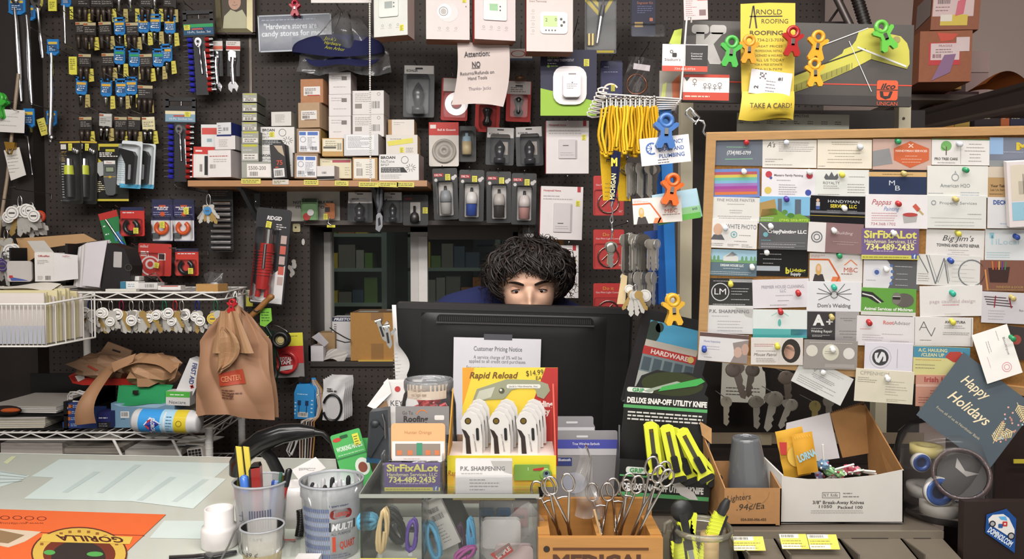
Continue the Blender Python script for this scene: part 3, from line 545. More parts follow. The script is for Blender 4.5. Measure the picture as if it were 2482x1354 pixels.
ctext('Attention:',1151,134,13,62,bold=.015); ctext('NO',1152,159,13,20,bold=.02); ctext('Returns/Refunds on',1156,178,8,82); ctext('Hand Tools',1158,190,8,46); ctext('Thanks- Jacks',1166,214,8,54,col='8a8084')
p.c('3a3335'); p.line([(1142,169),(1162,166)],1.4,cz(1152,168)+1.6); hook(1146,108,'paper notice about hand tools',2.5)
def kohler(label,x0,y0,x1,y1,Y=2.8,roll=0,inside=1,nm='valve_pack',hd=.16,grp='white-topped faucet part packs',body='15171c:s'):
 t, c = pack(nm,label,'faucet part',(x0+x1)/2,(y0+y1)/2,Y,x0,y0,x1,y1,body,grp,roll=roll); w = x1-x0; h = y1-y0
 c.c('d9d5d2:p'); c.rect(x0+2,y0,x1-2,y0+h*hd,2.4); c.text('KOHLER',x0+w*.28,y0+h*hd*.62,h*.035+1.5,'2a2a2a',w*.36,z=2.7,bold=.02); c.c('2a2826'); c.rr(x0+w*.38,y0+h*.04,x0+w*.62,y0+h*.075,1,2.6)
 g = t.p('faucet_part','2f2f33:g'); cx = (x0+x1)/2; r = w*.17
 g.lathe([(0,y0+h*.96),(r*1.2,y0+h*.95),(r*1.2,y0+h*.82),(r*.7,y0+h*.8),(r*1.1,y0+h*.6),(r*1.1,y0+h*.52),(r*.5,y0+h*.4),(0,y0+h*.34)],cx,0,r*1.1,14)
 if inside:q = t.p('printed_insert','b7aca4:p'); q.rect(cx,y0+h*.38,cx+w*.28,y0+h*.72,2.8)
 bubble(t,x0+w*.16,y0+h*.22,x1-w*.14,y0+h*.98,w*.45,6); return t
kohler('tall black faucet part pack with a white header under the bagged cap',978,160,1053,284,2.82,1,0)
t, c = pack('drill_bit_pack','red and white pack with a silver ring behind the paper notice','tool pack',1104,240,2.86,1070,190,1134,292,'b3302c:p','red hole cutter packs',roll=2); c.c('d5cdca:p'); c.rect(1074,191,1128,222,2.4); g = t.p('steel_ring','b5b0b0:b'); g.ring(1107,252,28,15,4); g.c('3a2a2a:b'); g.ring(1107,252,13,3,4.6); bubble(t,1076,224,1130,286,10)
for x, y, lab in((1182,272,'red carded pack with a dark knob below the paper notice'),(1257,247,'red carded pack with a dark knob right of the paper notice')):
 t, c = pack('knob_pack',lab,'tool pack',x,y,2.86,x-30,y-50,x+30,y+48,'c0302a:p','red hole cutter packs',roll=2); c.c('cfc8c6:p'); c.rect(x-28,y-49,x+28,y-18,2.4); c.lines(x-20,y-36,x+18,y-22,3,'6f5c5a',2.6,2); g = t.p('knob','241f1e:g'); g.lathe([(0,y+36),(10,y+34),(12,y+26),(7,y+16),(9,y+8),(13,y-2),(10,y-8),(0,y-10)],x,0,10,14); bubble(t,x-20,y-14,x+22,y+40,20); c.c('1d1a1a'); c.rr(x-9,y-40,x+9,y-36,1,2.6)
t = T('parts_bag','small clear bag with a red and white header right of the notice','bag',G(1262,160,2.84)); c = t.p('header','d8d0cc:p'); c.box(1233,119,1290,146,0,2); c.c('b5402e'); c.ring(1256,131,18,3,2.4,ry=8); c.c('3a4a6a:p'); c.rect(1233,142,1290,147,2.4); b = t.p('clear_bag','b8b0a8:t12'); b.grid(lambda u,v:(1240+42*u+4*math.sin(v*8),146+54*v,14*math.sin(u*math.pi)+2*math.sin(u*17+v*9)),12,10); g = t.p('brass_part','6a4a30:b'); g.ball(1260,190,6,12,7,5); hook(1262,122,'small clear bag with a red header',2.78)
t, c = pack('thermostat_pack','large navy and lime green pack with a white heat only thermostat','thermostat',1377,202,2.56,1310,122,1446,280,'1c1d3a:p',r=5)
c.c('97bf3a:p'); c.quad((1310,214,2.3),(1446,246,2.3),(1446,280,2.3),(1310,280,2.3)); c.text('Warm Rooms',1328,131,4.5,'e2e2ea',38,'l',z=2.6); c.lines(1327,138,1362,143,1,'7f9a4a',2.6,2); c.text('HEAT ONLY THERMOSTAT',1327,147,6,'e2e2ea',64,'l',z=2.6); c.lines(1327,153,1348,157,1,'c2c2cc',2.6,2); c.c('8ab043'); c.disc(1329,161,3.5,2.6); c.lines(1334,159,1352,163,1,'8ab043',2.6,2)
g = t.p('wall_plate','d5ced0:g'); g.rr(1340,163,1421,255,26,2,10); g = t.p('thermostat','e0dadd:g'); g.rr(1363,180,1405,240,8,10,26); g.c('8a8486'); g.rect(1376,184,1394,187,26.4); g.c('6a6668'); g.disc(1385,206,1.6,26.4); g.lines(1372,207,1398,222,3,'9a9496',26.5,1.4); tag(t,1421,153,13,17,3)
t, c = pack('pen_torch_pack','black clamshell with yellow chevrons and a pen-shaped tool','tool pack',1455,60,2.6,1417,-30,1494,130,'2a2a2a:s',hk=(1455,-20)); c.c('b3a02c:p')
for k in range(3):c.prism([(1418,-28+k*19),(1450,8+k*19),(1450,20+k*19),(1418,-14+k*19)]if k<2 else[(1488,-20),(1466,22),(1466,34),(1490,-4)],2,2.5)
c.rect(1446,122,1488,128,2.4); g = t.p('pen_tool','b9b9be:m'); g.tube([(1446,108,12),(1450,80,12),(1455,45,12)],[4,5.5,6]); g.c('1f1f2a:g'); g.tube([(1455,45,12),(1460,18,12)],[7,6]); g.c(CH); g.tube([(1460,18,12),(1462,2,12)],[4,1])
for q in(0,9):b = t.p('battery','b89a5a:b'); b.tube([(1427+q,84,7),(1427+q,112,7)],4.2,10)
bubble(t,1420,0,1490,126,22)
t, c = pack('engraver_kit_pack','navy engraver kit pack with orange print at the top edge','tool pack',1558,40,2.66,1530,-30,1588,88,'22243c:p',hk=(1558,-20)); c.text('Engraver Kit',1563,8,6,'b06a4a',38,z=2.5); c.lines(1544,14,1582,34,4,'5a5c80',2.5,2); c.c('a88c50'); c.rect(1538,54,1558,66,2.5); c.c('b06a4a'); c.rr(1574,44,1582,52,1,2.5); bubble(t,1528,60,1610,92,12)
t, c = pack('thermocouple_pack','navy pack with a coiled wire behind the wire rack','part',1480,190,2.72,1455,148,1508,240,'24265a:p',hk=(1480,150)); c.lines(1463,160,1486,166,1,'b9b9d2',2.4,2); c.lines(1463,172,1500,178,1,'9a9ac2',2.4,2); g = t.p('wire_coil','b8a090:b'); g.ring(1480,222,20,4,3,20,330); tag(t,1485,214,9,16,5); bubble(t,1456,150,1508,240,6)
t = T('parts_bag','clear bag with a copper coil beside the navy coil pack','bag',G(1550,190,2.74,roll=8)); b = t.p('copper_coil','8a5a40:b'); b.tube([(1545+30*math.cos(a)*.8,206+24*math.sin(a),4+3*math.sin(a*2))for a in[i*math.pi/10 for i in range(20)]],2.4,6,closed=True); b.c('d8d0d2:p'); b.box(1530,158,1570,172,8,9); q = t.p('clear_bag','c8c4c8:t10'); q.grid(lambda u,v:(1515+66*u+3*math.sin(v*7),142+92*v,12*math.sin(u*math.pi)+2*math.sin(u*14+v*7)),12,12); hook(1548,145,'clear bag with a copper coil',2.7)
t, c = pack('pulley_pack','red-topped clear pack with a round grey pulley','part',1077,350,2.82,1040,297,1112,403,'d3ccc4:p'); c.c('c23a34:p'); c.rect(1040,297,1112,328,2.4); c.text('Bell & Gossett',1083,315,5,'eee0dc',44,z=2.7,bold=.02); c.c('e0d8d4'); c.rect(1043,303,1057,312,2.6)
g = t.p('pulley','a39d94:s'); g.lathe([(29,0),(29,5),(24,6),(23,3),(14,3),(12,8),(5,8),(4,3),(0,3)],1077,366,2,30,axis='z')
t, c = pack('glue_pack','small black pack with a cream bottle','part',1133,342,2.84,1112,306,1154,392,'15120f:s'); g = t.p('bottle','c9b58c:s'); g.lathe([(0,376),(12,375),(12,345),(0,345)],1132,0,8,14); g.c('9ab3c0:s'); g.lathe([(12,345),(10,333),(4,331),(4,324),(0,323)],1132,0,8,14); bubble(t,1117,320,1149,380,22)
kohler('left black faucet pack of the pair hung over the cartridge packs',1178,310,1246,400,2.8,2,1,hd=.27); kohler('right black faucet pack of the pair hung over the cartridge packs',1250,308,1316,402,2.8,-2,1,hd=.25)
for x0, lab in((1050,'grey-bodied'),(1113,'white and blue'),(1179,'clear-bubbled'),(1240,'white and red')):
 k = (x0-1050)//60; y0 = 408+4*k; t, c = pack('cartridge_pack',f'black pack with a {lab} faucet cartridge under the shelf end','faucet part',x0+32,470,2.82,x0,y0,x0+60,y0+124,'151413:s','faucet cartridge packs',roll=-(2,-1,0,-1)[k])
 c.c('a8262a:p'); c.rect(x0+3,y0+12,x0+26,y0+20,2.4); c.text('DELTA',x0+14,y0+16,4.5,'ecdedc',18,z=2.7,bold=.02); c.c('c9c5c2'); c.disc(x0+8,y0+28,4,2.6); c.disc(x0+50,y0+24,5,2.6); c.disc(x0+55,y0+20,4,2.7)
 q = t.p('insert_card','bdb8b4:p'); q.rr(x0+14,y0+34,x0+48,y0+114,3,2,3)
 g = t.p('cartridge',('8c8f93:s','d8d4d2:s','b7b0aa:s','cfc5c2:s')[k]); cx = x0+31; g.lathe([(0,y0+84),(14,y0+82),(14,y0+70),(11,y0+56),(6,y0+54),(0,y0+53)],cx,0,12,16); g.c('3a3a3a:b'); g.lathe([(3.4,y0+54),(3.4,y0+44),(0,y0+43)],cx,0,12,8)
 g = t.p('cartridge_base',('a9a6a2:s','2f4a9a:g','3a3634:g','b98a84:s')[k]); g.lathe([(0,y0+112),(13,y0+111),(13,y0+88),(14,y0+84)],cx,0,12,16); bubble(t,x0+12,y0+32,x0+50,y0+116,30); tag(t,x0+37,y0+22,12,15,4)
def hbox(label,cx,cy,Y,x0,y0,x1,y1,roll,px0,py0,px1,py1):
 t = T('thermostat_box',label,'box',G(cx,cy,Y,roll=roll),'flat white thermostat boxes'); c = t.p('carton','d9d3d2:p'); c.box(x0,y0,x1,y1,-16,0); c.c('a9262c:p'); c.rect(x1-14,y0,x1-6,y0+13,.5); c.box(x0-1.5,y0+2,x0,y1,-16,-3); c.text('Honeywell Home',x0+6,y0+10,4.5,'b8595a',42,'l',z=.8,bold=.02); c.lines(x0+6,y0+20,x1-16,y0+34,2,'aaa4a4',.8,2)
 g = t.p('printed_thermostat','c9c3c3:p'); g.rr(px0,py0,px1,py1,2,.4,3); g.c('aba5a6:p'); g.rect(px1-4,py0+3,px1,py1-2,3.3); g.c('4a4648'); g.rect(px0+10,py0+14 if px1-px0<46 and y0<400 else py1-22,px0+24,py0+16 if px1-px0<46 and y0<400 else py1-20,3.3); g.lines(px0+4,py1-16,px1-6,py1-6,2,'a59fa0',3.4,1.4); tag(t,x1-12,y0+40,10,13,1); hook((x0+x1)/2,y0-2,label,Y-.03); return t
hbox('flat white thermostat box under the navy and lime pack',1374,356,2.66,1324,293,1427,420,0,1354,338,1398,384); hbox('flat white thermostat box above the clerk, shrink-wrapped',1361,516,2.64,1310,452,1412,580,1.5,1342,492,1386,562)
hbox('white box half hidden behind the clerk\'s hair',1370,650,2.68,1330,594,1402,722,0,1340,640,1380,690)
O('wall_tag','small tan tag with a black mark just above the clerk','tag',G(1353,587,2.8),'a3744a:p').box(1340,581,1366,594,0,1).c('2a2220').disc(1354,587,2,1.4)
t = T('parts_bag','tiny clear parcel hanging over the window corner','bag',G(1282,565,2.86)); t.p('part','9a9694:s').box(1272,566,1294,578,0,6); t.p('clear_bag','d8d8d8:t10').grid(lambda u,v:(1267+33*u,550+30*v,8*math.sin(u*3.14)+2*math.sin(u*14+v*9)),8,8); hook(1282,551,'tiny clear parcel over the window',2.82)
for y, lab in((470,'uppermost red card with a coiled gas pilot tube, half behind the lanyard'),(600,'middle red card with a coiled gas pilot tube, behind the hanging key'),(730,'lowest red card with a coiled gas pilot tube, above the monitor')):
 dy = y-600; t, c = pack('pilot_tube_pack',lab,'part',1476,y,2.5,1438,556+dy,1512,652+dy,'b02a28:p','red gas pilot packs',hk=(1476,552+dy)); c.text('Do it',1474,568+dy,8,'c9983a',26,z=2.6); c.text('Gas Pilot Light Control',1474,578+dy,4,'e0cfcb',60,z=2.6); g = t.p('tube_coil','a5928a:m'); g.tube([(1474+25*math.cos(a),622+dy+24*math.sin(a),5)for a in[i*math.pi/9 for i in range(18)]],2,6,closed=True); g.tube([(1458,630+dy,6),(1484,606+dy,6)],1.6,6); c.text('36"',1504,642+dy,5,'e0cfcb',z=2.6); bubble(t,1440,590+dy,1510,650+dy,9,tint='e0c8c4:t5')
# ================= wooden shelf and its boxes =================
YS = 2.7; ZS = W(740,437,YS).z
sx0, sx1 = W(455,437,YS).x, W(1035,437,YS).x
t = T('wall_shelf','narrow wooden shelf crowded with small boxes above the window','shelf',I4); b = t.p('board','b58459:w'); wb(b,sx0,sx1,YS,YW-.002,ZS-.022,ZS)
for x in(618,922):
 p = W(x,460,2.9).x; k = t.p('bracket','4d5054:s'); wb(k,p-.012,p+.012,YW-.006,YW-.001,ZS-.15,ZS-.022); wb(k,p-.009,p+.009,YS+.03,YW-.005,ZS-.03,ZS-.022); k.at(I4).add([(p-.008,YW-.01,ZS-.14),(p+.008,YW-.01,ZS-.14),(p+.008,YS+.05,ZS-.03),(p-.008,YS+.05,ZS-.03),(p-.008,YW-.005,ZS-.12),(p+.008,YW-.005,ZS-.12),(p+.008,YS+.08,ZS-.03),(p-.008,YS+.08,ZS-.03)],[(0,1,2,3),(7,6,5,4),(0,3,7,4),(1,5,6,2)])
for i, (x0,x1,y)in enumerate(((585,632,438),(661,700,440),(737,772,441),(812,845,443),(870,918,446),(919,965,446),(962,1004,446))):
 z = t.p('price_label','d6cc62:p' if i!=1 else 'c9c3bb:p',G((x0+x1)/2,y,YS-.001,roll=R.uniform(-1,3))); z.box(x0,y-5,x1,y+7,0,.8); z.lines(x0+3,y-3,x1-3,y+5,2,'7d783c',1.1,2)
def sbox(label,x0,y0,x1,y1,col,dep=.1,dY=0,side=None,cat='box',yaw=0,name='carton_box',fn=None,roll=0):
 """a small carton on the shelf; front face spans the given pixels"""
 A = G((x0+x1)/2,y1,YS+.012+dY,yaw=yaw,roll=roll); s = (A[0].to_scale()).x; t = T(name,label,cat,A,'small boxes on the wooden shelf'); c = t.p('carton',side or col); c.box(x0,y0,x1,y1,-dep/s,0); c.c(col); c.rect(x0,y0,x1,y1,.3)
 if fn:fn(t,c,x0,y0,x1,y1)
 return t
def lab_w(t,c,x0,y0,x1,y1):
 w, h = x1-x0, y1-y0; c.lines(x0+w*.12,y0+h*.12,x1-w*.3,y0+h*.34,2,'a8a5a3',.6,1.6); c.c('77706c'); c.rect(x0+w*.58,y0+h*.18,x0+w*.82,y0+h*.36,.6); c.lines(x0+w*.2,y0+h*.62,x1-w*.1,y0+h*.72,1,'a8a5a3',.6,1.6)
def lab_s(col):
 def f(t,c,x0,y0,x1,y1):
  w, h = x1-x0, y1-y0; q = t.p('label','dcd8d4:p'); q.rect(x0+w*.14,y0+h*.32,x1-w*.12,y1-h*.3,.8); q.lines(x0+w*.2,y0+h*.38,x1-w*.2,y0+h*.5,2,'7a706a',1.1,1.6); q.bars(x0+w*.2,y0+h*.52,x0+w*.55,y0+h*.64,9,'4a4440',1.1); q.c(col); q.rect(x0+w*.3,y1-h*.33,x1-w*.14,y1-h*.3,1.2)
 return f
def lab_wh(t,c,x0,y0,x1,y1):
 w, h = x1-x0, y1-y0; c.lines(x0+w*.08,y0+h*.1,x0+w*.6,y0+h*.5,5,'a29d9a',.6,1.6); c.bars(x0+w*.62,y0+h*.45,x0+w*.88,y0+h*.75,8,'6a6663',.6); c.c('8a827c'); c.rect(x0+w*.08,y0+h*.55,x0+w*.3,y0+h*.75,.6); c.ring(x1-w*.16,y0+h*.15,4,1,.6)
def lab_gr(t,c,x0,y0,x1,y1):
 w, h = x1-x0, y1-y0; q = t.p('label','d9d5ce:p'); q.rect(x0+3,y0+h*.55,x1-2,y1-h*.1,.6); q.lines(x0+7,y0+h*.58,x1-6,y1-h*.12,2,'6a6560',.9,2); c.c('b9b63a:p'); c.rect(x0+4,y0+1,x1-3,y0+h*.16,.5); c.lines(x0+4,y0+h*.25,x1-10,y0+h*.45,1,'d0cdc4',.6,1.6)
def lab_broan(t,c,x0,y0,x1,y1):
 w, h = x1-x0, y1-y0; c.text('BROAN',x0+5,y0+h*.12,h*.1,'2a2a2c',w*.36,'l',z=.7,bold=.03); c.text('NuTone',x0+5,y0+h*.27,h*.1,'6a6a6e',w*.34,'l',z=.7); c.text('BP27',x0+5,y0+h*.4,h*.08,'6a6a6e',w*.2,'l',z=.7); c.c('2a2a2c'); c.quad((x0+5,y0+h*.5,.6),(x0+w*.62,y0+h*.5,.6),(x0+w*.72,y0+h*.7,.6),(x0+5,y0+h*.7,.6)); c.lines(x0+7,y0+h*.52,x0+w*.6,y0+h*.7,3,'bdbdbd',.9,1.6); c.lines(x0+5,y0+h*.76,x0+w*.6,y1-4,3,'a5a2a0',.7,1.4)
 c.c('3a3a3a')
 for i in range(10):a = i*math.pi/5; c.line([(x0+w*.8+5*math.cos(a),y0+h*.52+3*math.sin(a)),(x0+w*.8+13*math.cos(a),y0+h*.52+10*math.sin(a))],1,.7)
 c.ring(x0+w*.65,y0+h*.22,9,1,.7)
def lab_air(t,c,x0,y0,x1,y1):
 q = t.p('label','e0dfe2:p'); q.rect(x0+5,y0+6,x1-3,y1-3,.6); q.c('4d6fb4:p'); q.rect(x0+6,y0+8,x0+22,y0+16,.9); q.rect(x0+26,y0+8,x1-6,y0+16,.9); q.c('6a7086'); q.ring(x0+15,y0+26,7,1,.9); q.lines(x0+26,y0+20,x1-10,y0+48,8,'8a8e98',.9,1.4); q.bars(x0+8,y0+42,x0+24,y0+50,8,'3a3a40',.9); q.bars(x0+32,y1-16,x0+50,y1-7,8,'3a3a40',.9); q.lines(x0+8,y1-12,x0+28,y1-4,2,'8a8e98',.9,1.4)
def lab_cl(t,c,x0,y0,x1,y1):
 q = t.p('label','ddd6c0:p'); q.rect(x0+2,y0+2,x1-2,y0+(y1-y0)*.74,.6); q.lines(x0+8,y0+5,x1-14,y0+20,3,'8d8462',.9,1.6); q.c('5a564c'); q.rect(x0+3,y0+20,x0+34,y0+25,.9); q.bars(x1-14,y0+12,x1-3,y0+28,6,'3a3630',.9)
def f1(t,c,x0,y0,x1,y1):
 c.c('c23830:p'); c.rect(x0,y0,x1,y0+18,.5); c.rect(x0,y0,x0+3,y1,.5); c.lines(x0+8,y0+6,x0+40,y0+14,1,'e8d8d4',.8,4); q = t.p('label','dedbd7:p'); q.rect(x0+8,y0+18,x0+36,y1-3,.8); q.bars(x0+18,y0+42,x0+25,y0+60,6,'4a4644',1.1); c.c('1a1a1a'); c.rect(x0+30,y0+22,x0+38,y1-6,1.2)
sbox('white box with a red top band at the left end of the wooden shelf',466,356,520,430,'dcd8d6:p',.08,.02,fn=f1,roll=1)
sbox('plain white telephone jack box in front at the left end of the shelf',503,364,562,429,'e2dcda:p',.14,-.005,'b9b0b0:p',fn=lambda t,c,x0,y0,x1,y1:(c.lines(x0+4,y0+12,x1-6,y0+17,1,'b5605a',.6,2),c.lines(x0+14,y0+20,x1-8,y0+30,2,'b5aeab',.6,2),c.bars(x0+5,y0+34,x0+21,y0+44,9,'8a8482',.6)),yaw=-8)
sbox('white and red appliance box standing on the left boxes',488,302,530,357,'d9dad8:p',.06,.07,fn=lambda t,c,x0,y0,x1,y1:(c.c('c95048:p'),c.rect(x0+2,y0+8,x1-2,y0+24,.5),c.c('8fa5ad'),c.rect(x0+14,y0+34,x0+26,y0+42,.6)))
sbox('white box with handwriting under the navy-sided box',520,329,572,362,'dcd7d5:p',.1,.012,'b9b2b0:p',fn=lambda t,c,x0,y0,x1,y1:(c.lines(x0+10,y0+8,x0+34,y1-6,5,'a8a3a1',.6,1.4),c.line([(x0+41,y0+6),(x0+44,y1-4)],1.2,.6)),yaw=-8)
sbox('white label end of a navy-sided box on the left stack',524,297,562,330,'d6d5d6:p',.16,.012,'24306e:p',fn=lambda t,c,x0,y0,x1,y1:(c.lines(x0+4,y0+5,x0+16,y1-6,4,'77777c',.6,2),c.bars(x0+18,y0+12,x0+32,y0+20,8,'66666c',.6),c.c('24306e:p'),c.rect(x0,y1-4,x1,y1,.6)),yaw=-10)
ys = [226,250,273,296,318,349]; yb = [247,270,293,317,348,391]
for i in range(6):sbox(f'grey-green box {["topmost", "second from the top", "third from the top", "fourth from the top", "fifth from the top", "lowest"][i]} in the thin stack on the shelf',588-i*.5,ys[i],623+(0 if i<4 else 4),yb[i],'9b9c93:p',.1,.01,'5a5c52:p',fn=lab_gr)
def f2(t,c,x0,y0,x1,y1):
 q = t.p('label','e3ddd8:p'); q.rect(x0+13,y0+5,x1-2,y1-2,.6); q.text('S500-200',x0+17,y0+15,9,'4a4442',42,'l',z=.9); q.bars(x0+20,y0+24,x0+40,y0+34,12,'5a5552',.9)
sbox('low grey box with a large white number label under the thin stack',586,392,659,431,'9b9c93:p',.09,.006,fn=f2)
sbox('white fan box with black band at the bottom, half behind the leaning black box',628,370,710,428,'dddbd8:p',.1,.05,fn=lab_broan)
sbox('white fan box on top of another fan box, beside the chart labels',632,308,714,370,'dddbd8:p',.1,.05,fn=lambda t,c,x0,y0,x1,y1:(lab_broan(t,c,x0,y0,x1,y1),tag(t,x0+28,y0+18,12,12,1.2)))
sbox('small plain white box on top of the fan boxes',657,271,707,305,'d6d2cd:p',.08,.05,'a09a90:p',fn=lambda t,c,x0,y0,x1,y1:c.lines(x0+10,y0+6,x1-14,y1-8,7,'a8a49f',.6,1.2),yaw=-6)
def f3(t,c,x0,y0,x1,y1):
 c.c('b4a48e:c'); c.prism([(x0+10,y0+2),(x1-6,y0+4),(x1-2,y0+30),(x0+20,y0+18)],.3,.8); c.text('75',x0+21,y0+44,11,'c4442e',z=.9,bold=.02); c.lines(x0+10,y0+52,x1-8,y0+58,1,'c4442e',.8,2.5); q = t.p('label','d9d6d3:p'); q.rect(x0+5,y1-24,x1-5,y1-3,.9); q.bars(x0+8,y1-20,x1-9,y1-6,10,'3a3836',1.2)
sbox('torn black and red box leaning forward on the shelf',660,350,696,432,'2e2a2b:p',.05,-.008,roll=-4,fn=f3)
sbox('chart-labelled box with blue headings, bottom of its pair',714,372,770,432,'9a8068:c',.1,.004,fn=lab_air,roll=1)
sbox('chart-labelled box with blue headings, top of its pair',720,312,777,371,'9a8068:c',.1,.01,'a88c48:c',fn=lab_air)
sbox('tan carton with a tilted white label under the orange-brown carton',722,249,776,309,'b09476:c',.09,.01,fn=lab_s('8a6a50'),yaw=-8); sbox('orange-brown carton with a white label at the top of its stack',728,192,784,249,'ae7b58:c',.08,.02,fn=lab_s('c23830'),yaw=-6)
sbox('cream control box with dark band above the maroon-striped box',781,335,832,378,'c09a62:c',.1,.006,fn=lab_cl)
sbox('cream box with a maroon stripe behind the little white box',776,384,852,432,'d8d0b4:p',.08,.03,fn=lambda t,c,x0,y0,x1,y1:(c.c('a84a5a:p'),c.rect(x0+30,y0+4,x1-2,y0+10,.5),c.lines(x0+6,y0+4,x0+26,y0+12,1,'8a8264',.6,1.4),c.lines(x1-16,y0+20,x1-3,y1-6,4,'9a9478',.6,1.4)))
sbox('little white box with a black stripe at the front of the shelf',767,402,812,435,'dcd7d4:p',.06,-.008,'ada3a0:p',fn=lambda t,c,x0,y0,x1,y1:(c.c('1e1c1c'),c.rect(x0,y1-8,x1,y1-1,.5),c.bars(x0+13,y0+14,x0+25,y0+19,7,'5a5654',.6)),yaw=-10)
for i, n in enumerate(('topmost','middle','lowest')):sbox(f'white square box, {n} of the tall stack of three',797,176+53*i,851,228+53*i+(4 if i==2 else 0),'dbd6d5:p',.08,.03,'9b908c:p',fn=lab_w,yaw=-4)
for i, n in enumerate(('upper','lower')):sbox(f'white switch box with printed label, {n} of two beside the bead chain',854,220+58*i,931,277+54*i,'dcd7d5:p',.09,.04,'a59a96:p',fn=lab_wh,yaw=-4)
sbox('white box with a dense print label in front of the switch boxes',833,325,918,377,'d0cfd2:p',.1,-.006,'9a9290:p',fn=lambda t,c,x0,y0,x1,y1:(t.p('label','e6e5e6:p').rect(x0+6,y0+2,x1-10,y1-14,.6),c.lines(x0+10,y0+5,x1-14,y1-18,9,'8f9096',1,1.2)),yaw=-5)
sbox('tan box with a white label under the dense print box',855,382,915,436,'b99468:c',.08,.0,fn=lambda t,c,x0,y0,x1,y1:(t.p('label','e0dcd2:p').rect(x0+3,y0+3,x1-6,y1-4,.6),c.bars(x0+10,y0+26,x0+24,y1-10,8,'55504a',.9),c.lines(x0+9,y0+10,x0+24,y0+22,3,'8a857e',.9,1.4),c.lines(x0+32,y0+14,x1-12,y1-10,5,'8a857e',.9,1.4)))
sbox('white and tan box behind a yellow-taped box at the right of the shelf',941,290,1004,334,'d9d3cd:p',.08,.07,'b08c62:c',fn=lambda t,c,x0,y0,x1,y1:(c.c('b08c62:c'),c.rect(x0,y0,x0+9,y1,.5),c.lines(x0+14,y0+5,x0+42,y0+14,2,'a9a29a',.6,1.4)))
sbox('white box with a slanted strip of yellow tape',936,327,1012,376,'d6d0c8:p',.09,.02,'b39672:c',fn=lambda t,c,x0,y0,x1,y1:(t.p('tape_strip','d8cf5c:p').quad((x0+2,y0+16,.8),(x0+64,y0+7,.8),(x0+66,y0+19,.8),(x0+6,y0+27,.8)),c.lines(x0+10,y0+8,x0+40,y0+12,1,'8a857e',.6,1.6),c.lines(x0+48,y0+30,x0+68,y1-6,3,'8a857e',.6,1.6),tag(t,x0+38,y0+36,10,13,1)))
sbox('large white door chime box at the right end of the shelf',918,374,1016,437,'dedcda:p',.09,-.004,'8f7a78:p',fn=lab_broan,yaw=-5)
t = T('store_sign','white paper sign about items left, half covered by small packs','sign',G(762,490,2.925)); c = t.p('paper','b7b3aa:p'); c.box(696,452,824,536,0,1); c.text('NOT RESPONSIBLE FOR',760,490,6,'35322e',98,z=1.4,bold=.03); c.text('ITEMS LEFT OVER',762,502,6,'35322e',90,z=1.4,bold=.03)
t, c = pack('light_cap_pack','small green pack with a red and a white button on the paper sign','part',750,510,2.88,731,481,771,533,'6f9a64:p'); c.c('2a3a2a:p'); c.rect(733,481,769,490,2.4); g = t.p('button','b0342e:g'); g.disc(744,525,9,4); g = t.p('button','dedad8:g'); g.disc(754,515,8,5); bubble(t,732,492,770,532,9)
t, c = pack('bit_pack','tiny orange pack with a yellow price tag on the paper sign','part',800,515,2.88,788,492,812,530,'b06a3a:p'); c.c('3a2420:p'); c.rect(788,502,800,514,2.5); tag(t,790,525,10,14,4); tag(t,803,548,20,6,3,col='d6cf3a:p'); t.p('wire',CH).tube([(800,526,4),(796,540,5),(804,546,5)],1.5,6)
kohler('small navy pack with a white header under the shelf bracket',843,466,904,539,2.86,0,0,hd=.36); kohler('small black pack with a yellow-tagged part right of the pliers',930,466,976,540,2.86,0,0,hd=.26)
t, c = pack('stem_pack','small black pack with a grey faucet stem under the shelf','faucet part',1008,506,2.86,977,472,1038,546,'171615:s'); c.c('8a2a2a'); c.rect(981,480,999,484,2.4); q = t.p('insert_card','b8b3ae:p'); q.rect(995,490,1019,535,2.6); g = t.p('stem','4f4d4c:b'); g.lathe([(0,540),(11,538),(11,526),(9,518),(3,514),(3,500),(0,499)],1006,0,10,14); tag(t,1031,510,12,15,4)
t = T('pliers','pliers hanging from the shelf bracket over the window','pliers',G(920,510,2.78)); h = t.p('handle','54565c:g'); h.tube([(916,455,0),(916,490,0),(921,512,0)],[5,5,4]); h = t.p('handle','54565c:g'); h.tube([(926,458,4),(924,495,4),(918,516,4)],[4,5,4]); j = t.p('jaws','a3a3a8:m'); j.prism([(913,522),(920,512),(928,524),(928,548),(920,562),(911,556)],-3,6); j.c('2a2a2c:b'); j.prism([(917,530),(922,526),(924,544),(918,548)],6,6.5); hook(916,458,'pliers over the window',2.75)
t, c = pack('pipe_tool_pack','tall clamshell with a red faucet wrench, black and white card','tool pack',655,617,2.78,614,505,698,738,'1f1f22:s',roll=6,r=8,hk=(660,500))
c.c('dcd9d8:p'); c.quad((664,665,2.3),(694,640,2.3),(694,734,2.3),(618,734,2.3),(620,700,2.3)); c.text('RIDGID',658,528,9,'e6e2e2',36,z=2.6,shear=.2,bold=.03); c.lines(664,540,690,556,3,'c9c4c4',2.5,2.2)
for i in range(5):c.c('c25a4a' if i%2 else 'b8a09a'); c.rect(678,568+i*25,692,588+i*25,2.6)
g = t.p('wrench_body','a8231f:g'); g.tube([(650,590,14),(650,640,14),(648,700,14)],[15,18,16],16); g.tube([(640,690,14),(638,720,14)],7); g.tube([(660,690,14),(660,720,14)],7)
for i in range(9):g.tube([(650+18*math.cos(a),610+i*7,14+18*math.sin(a))for a in[k*math.pi/8 for k in range(16)]],1.5,5,closed=True)
g = t.p('socket','b9b7b5:m'); g.tube([(652,556,14),(652,592,14)],11,16); g.tube([(652,592,32),(652,650,32)],4); bubble(t,628,552,672,728,38,8); tag(t,646,545,13,16,4,6)
O('outlet_tag','small cream tag stuck on the pegboard right of the tall red clamshell','tag',G(718,552,2.925),'c3b98e:p').rr(710,542,728,562,3,0,1).c('2a2620').disc(717,551,2.4,1.3)
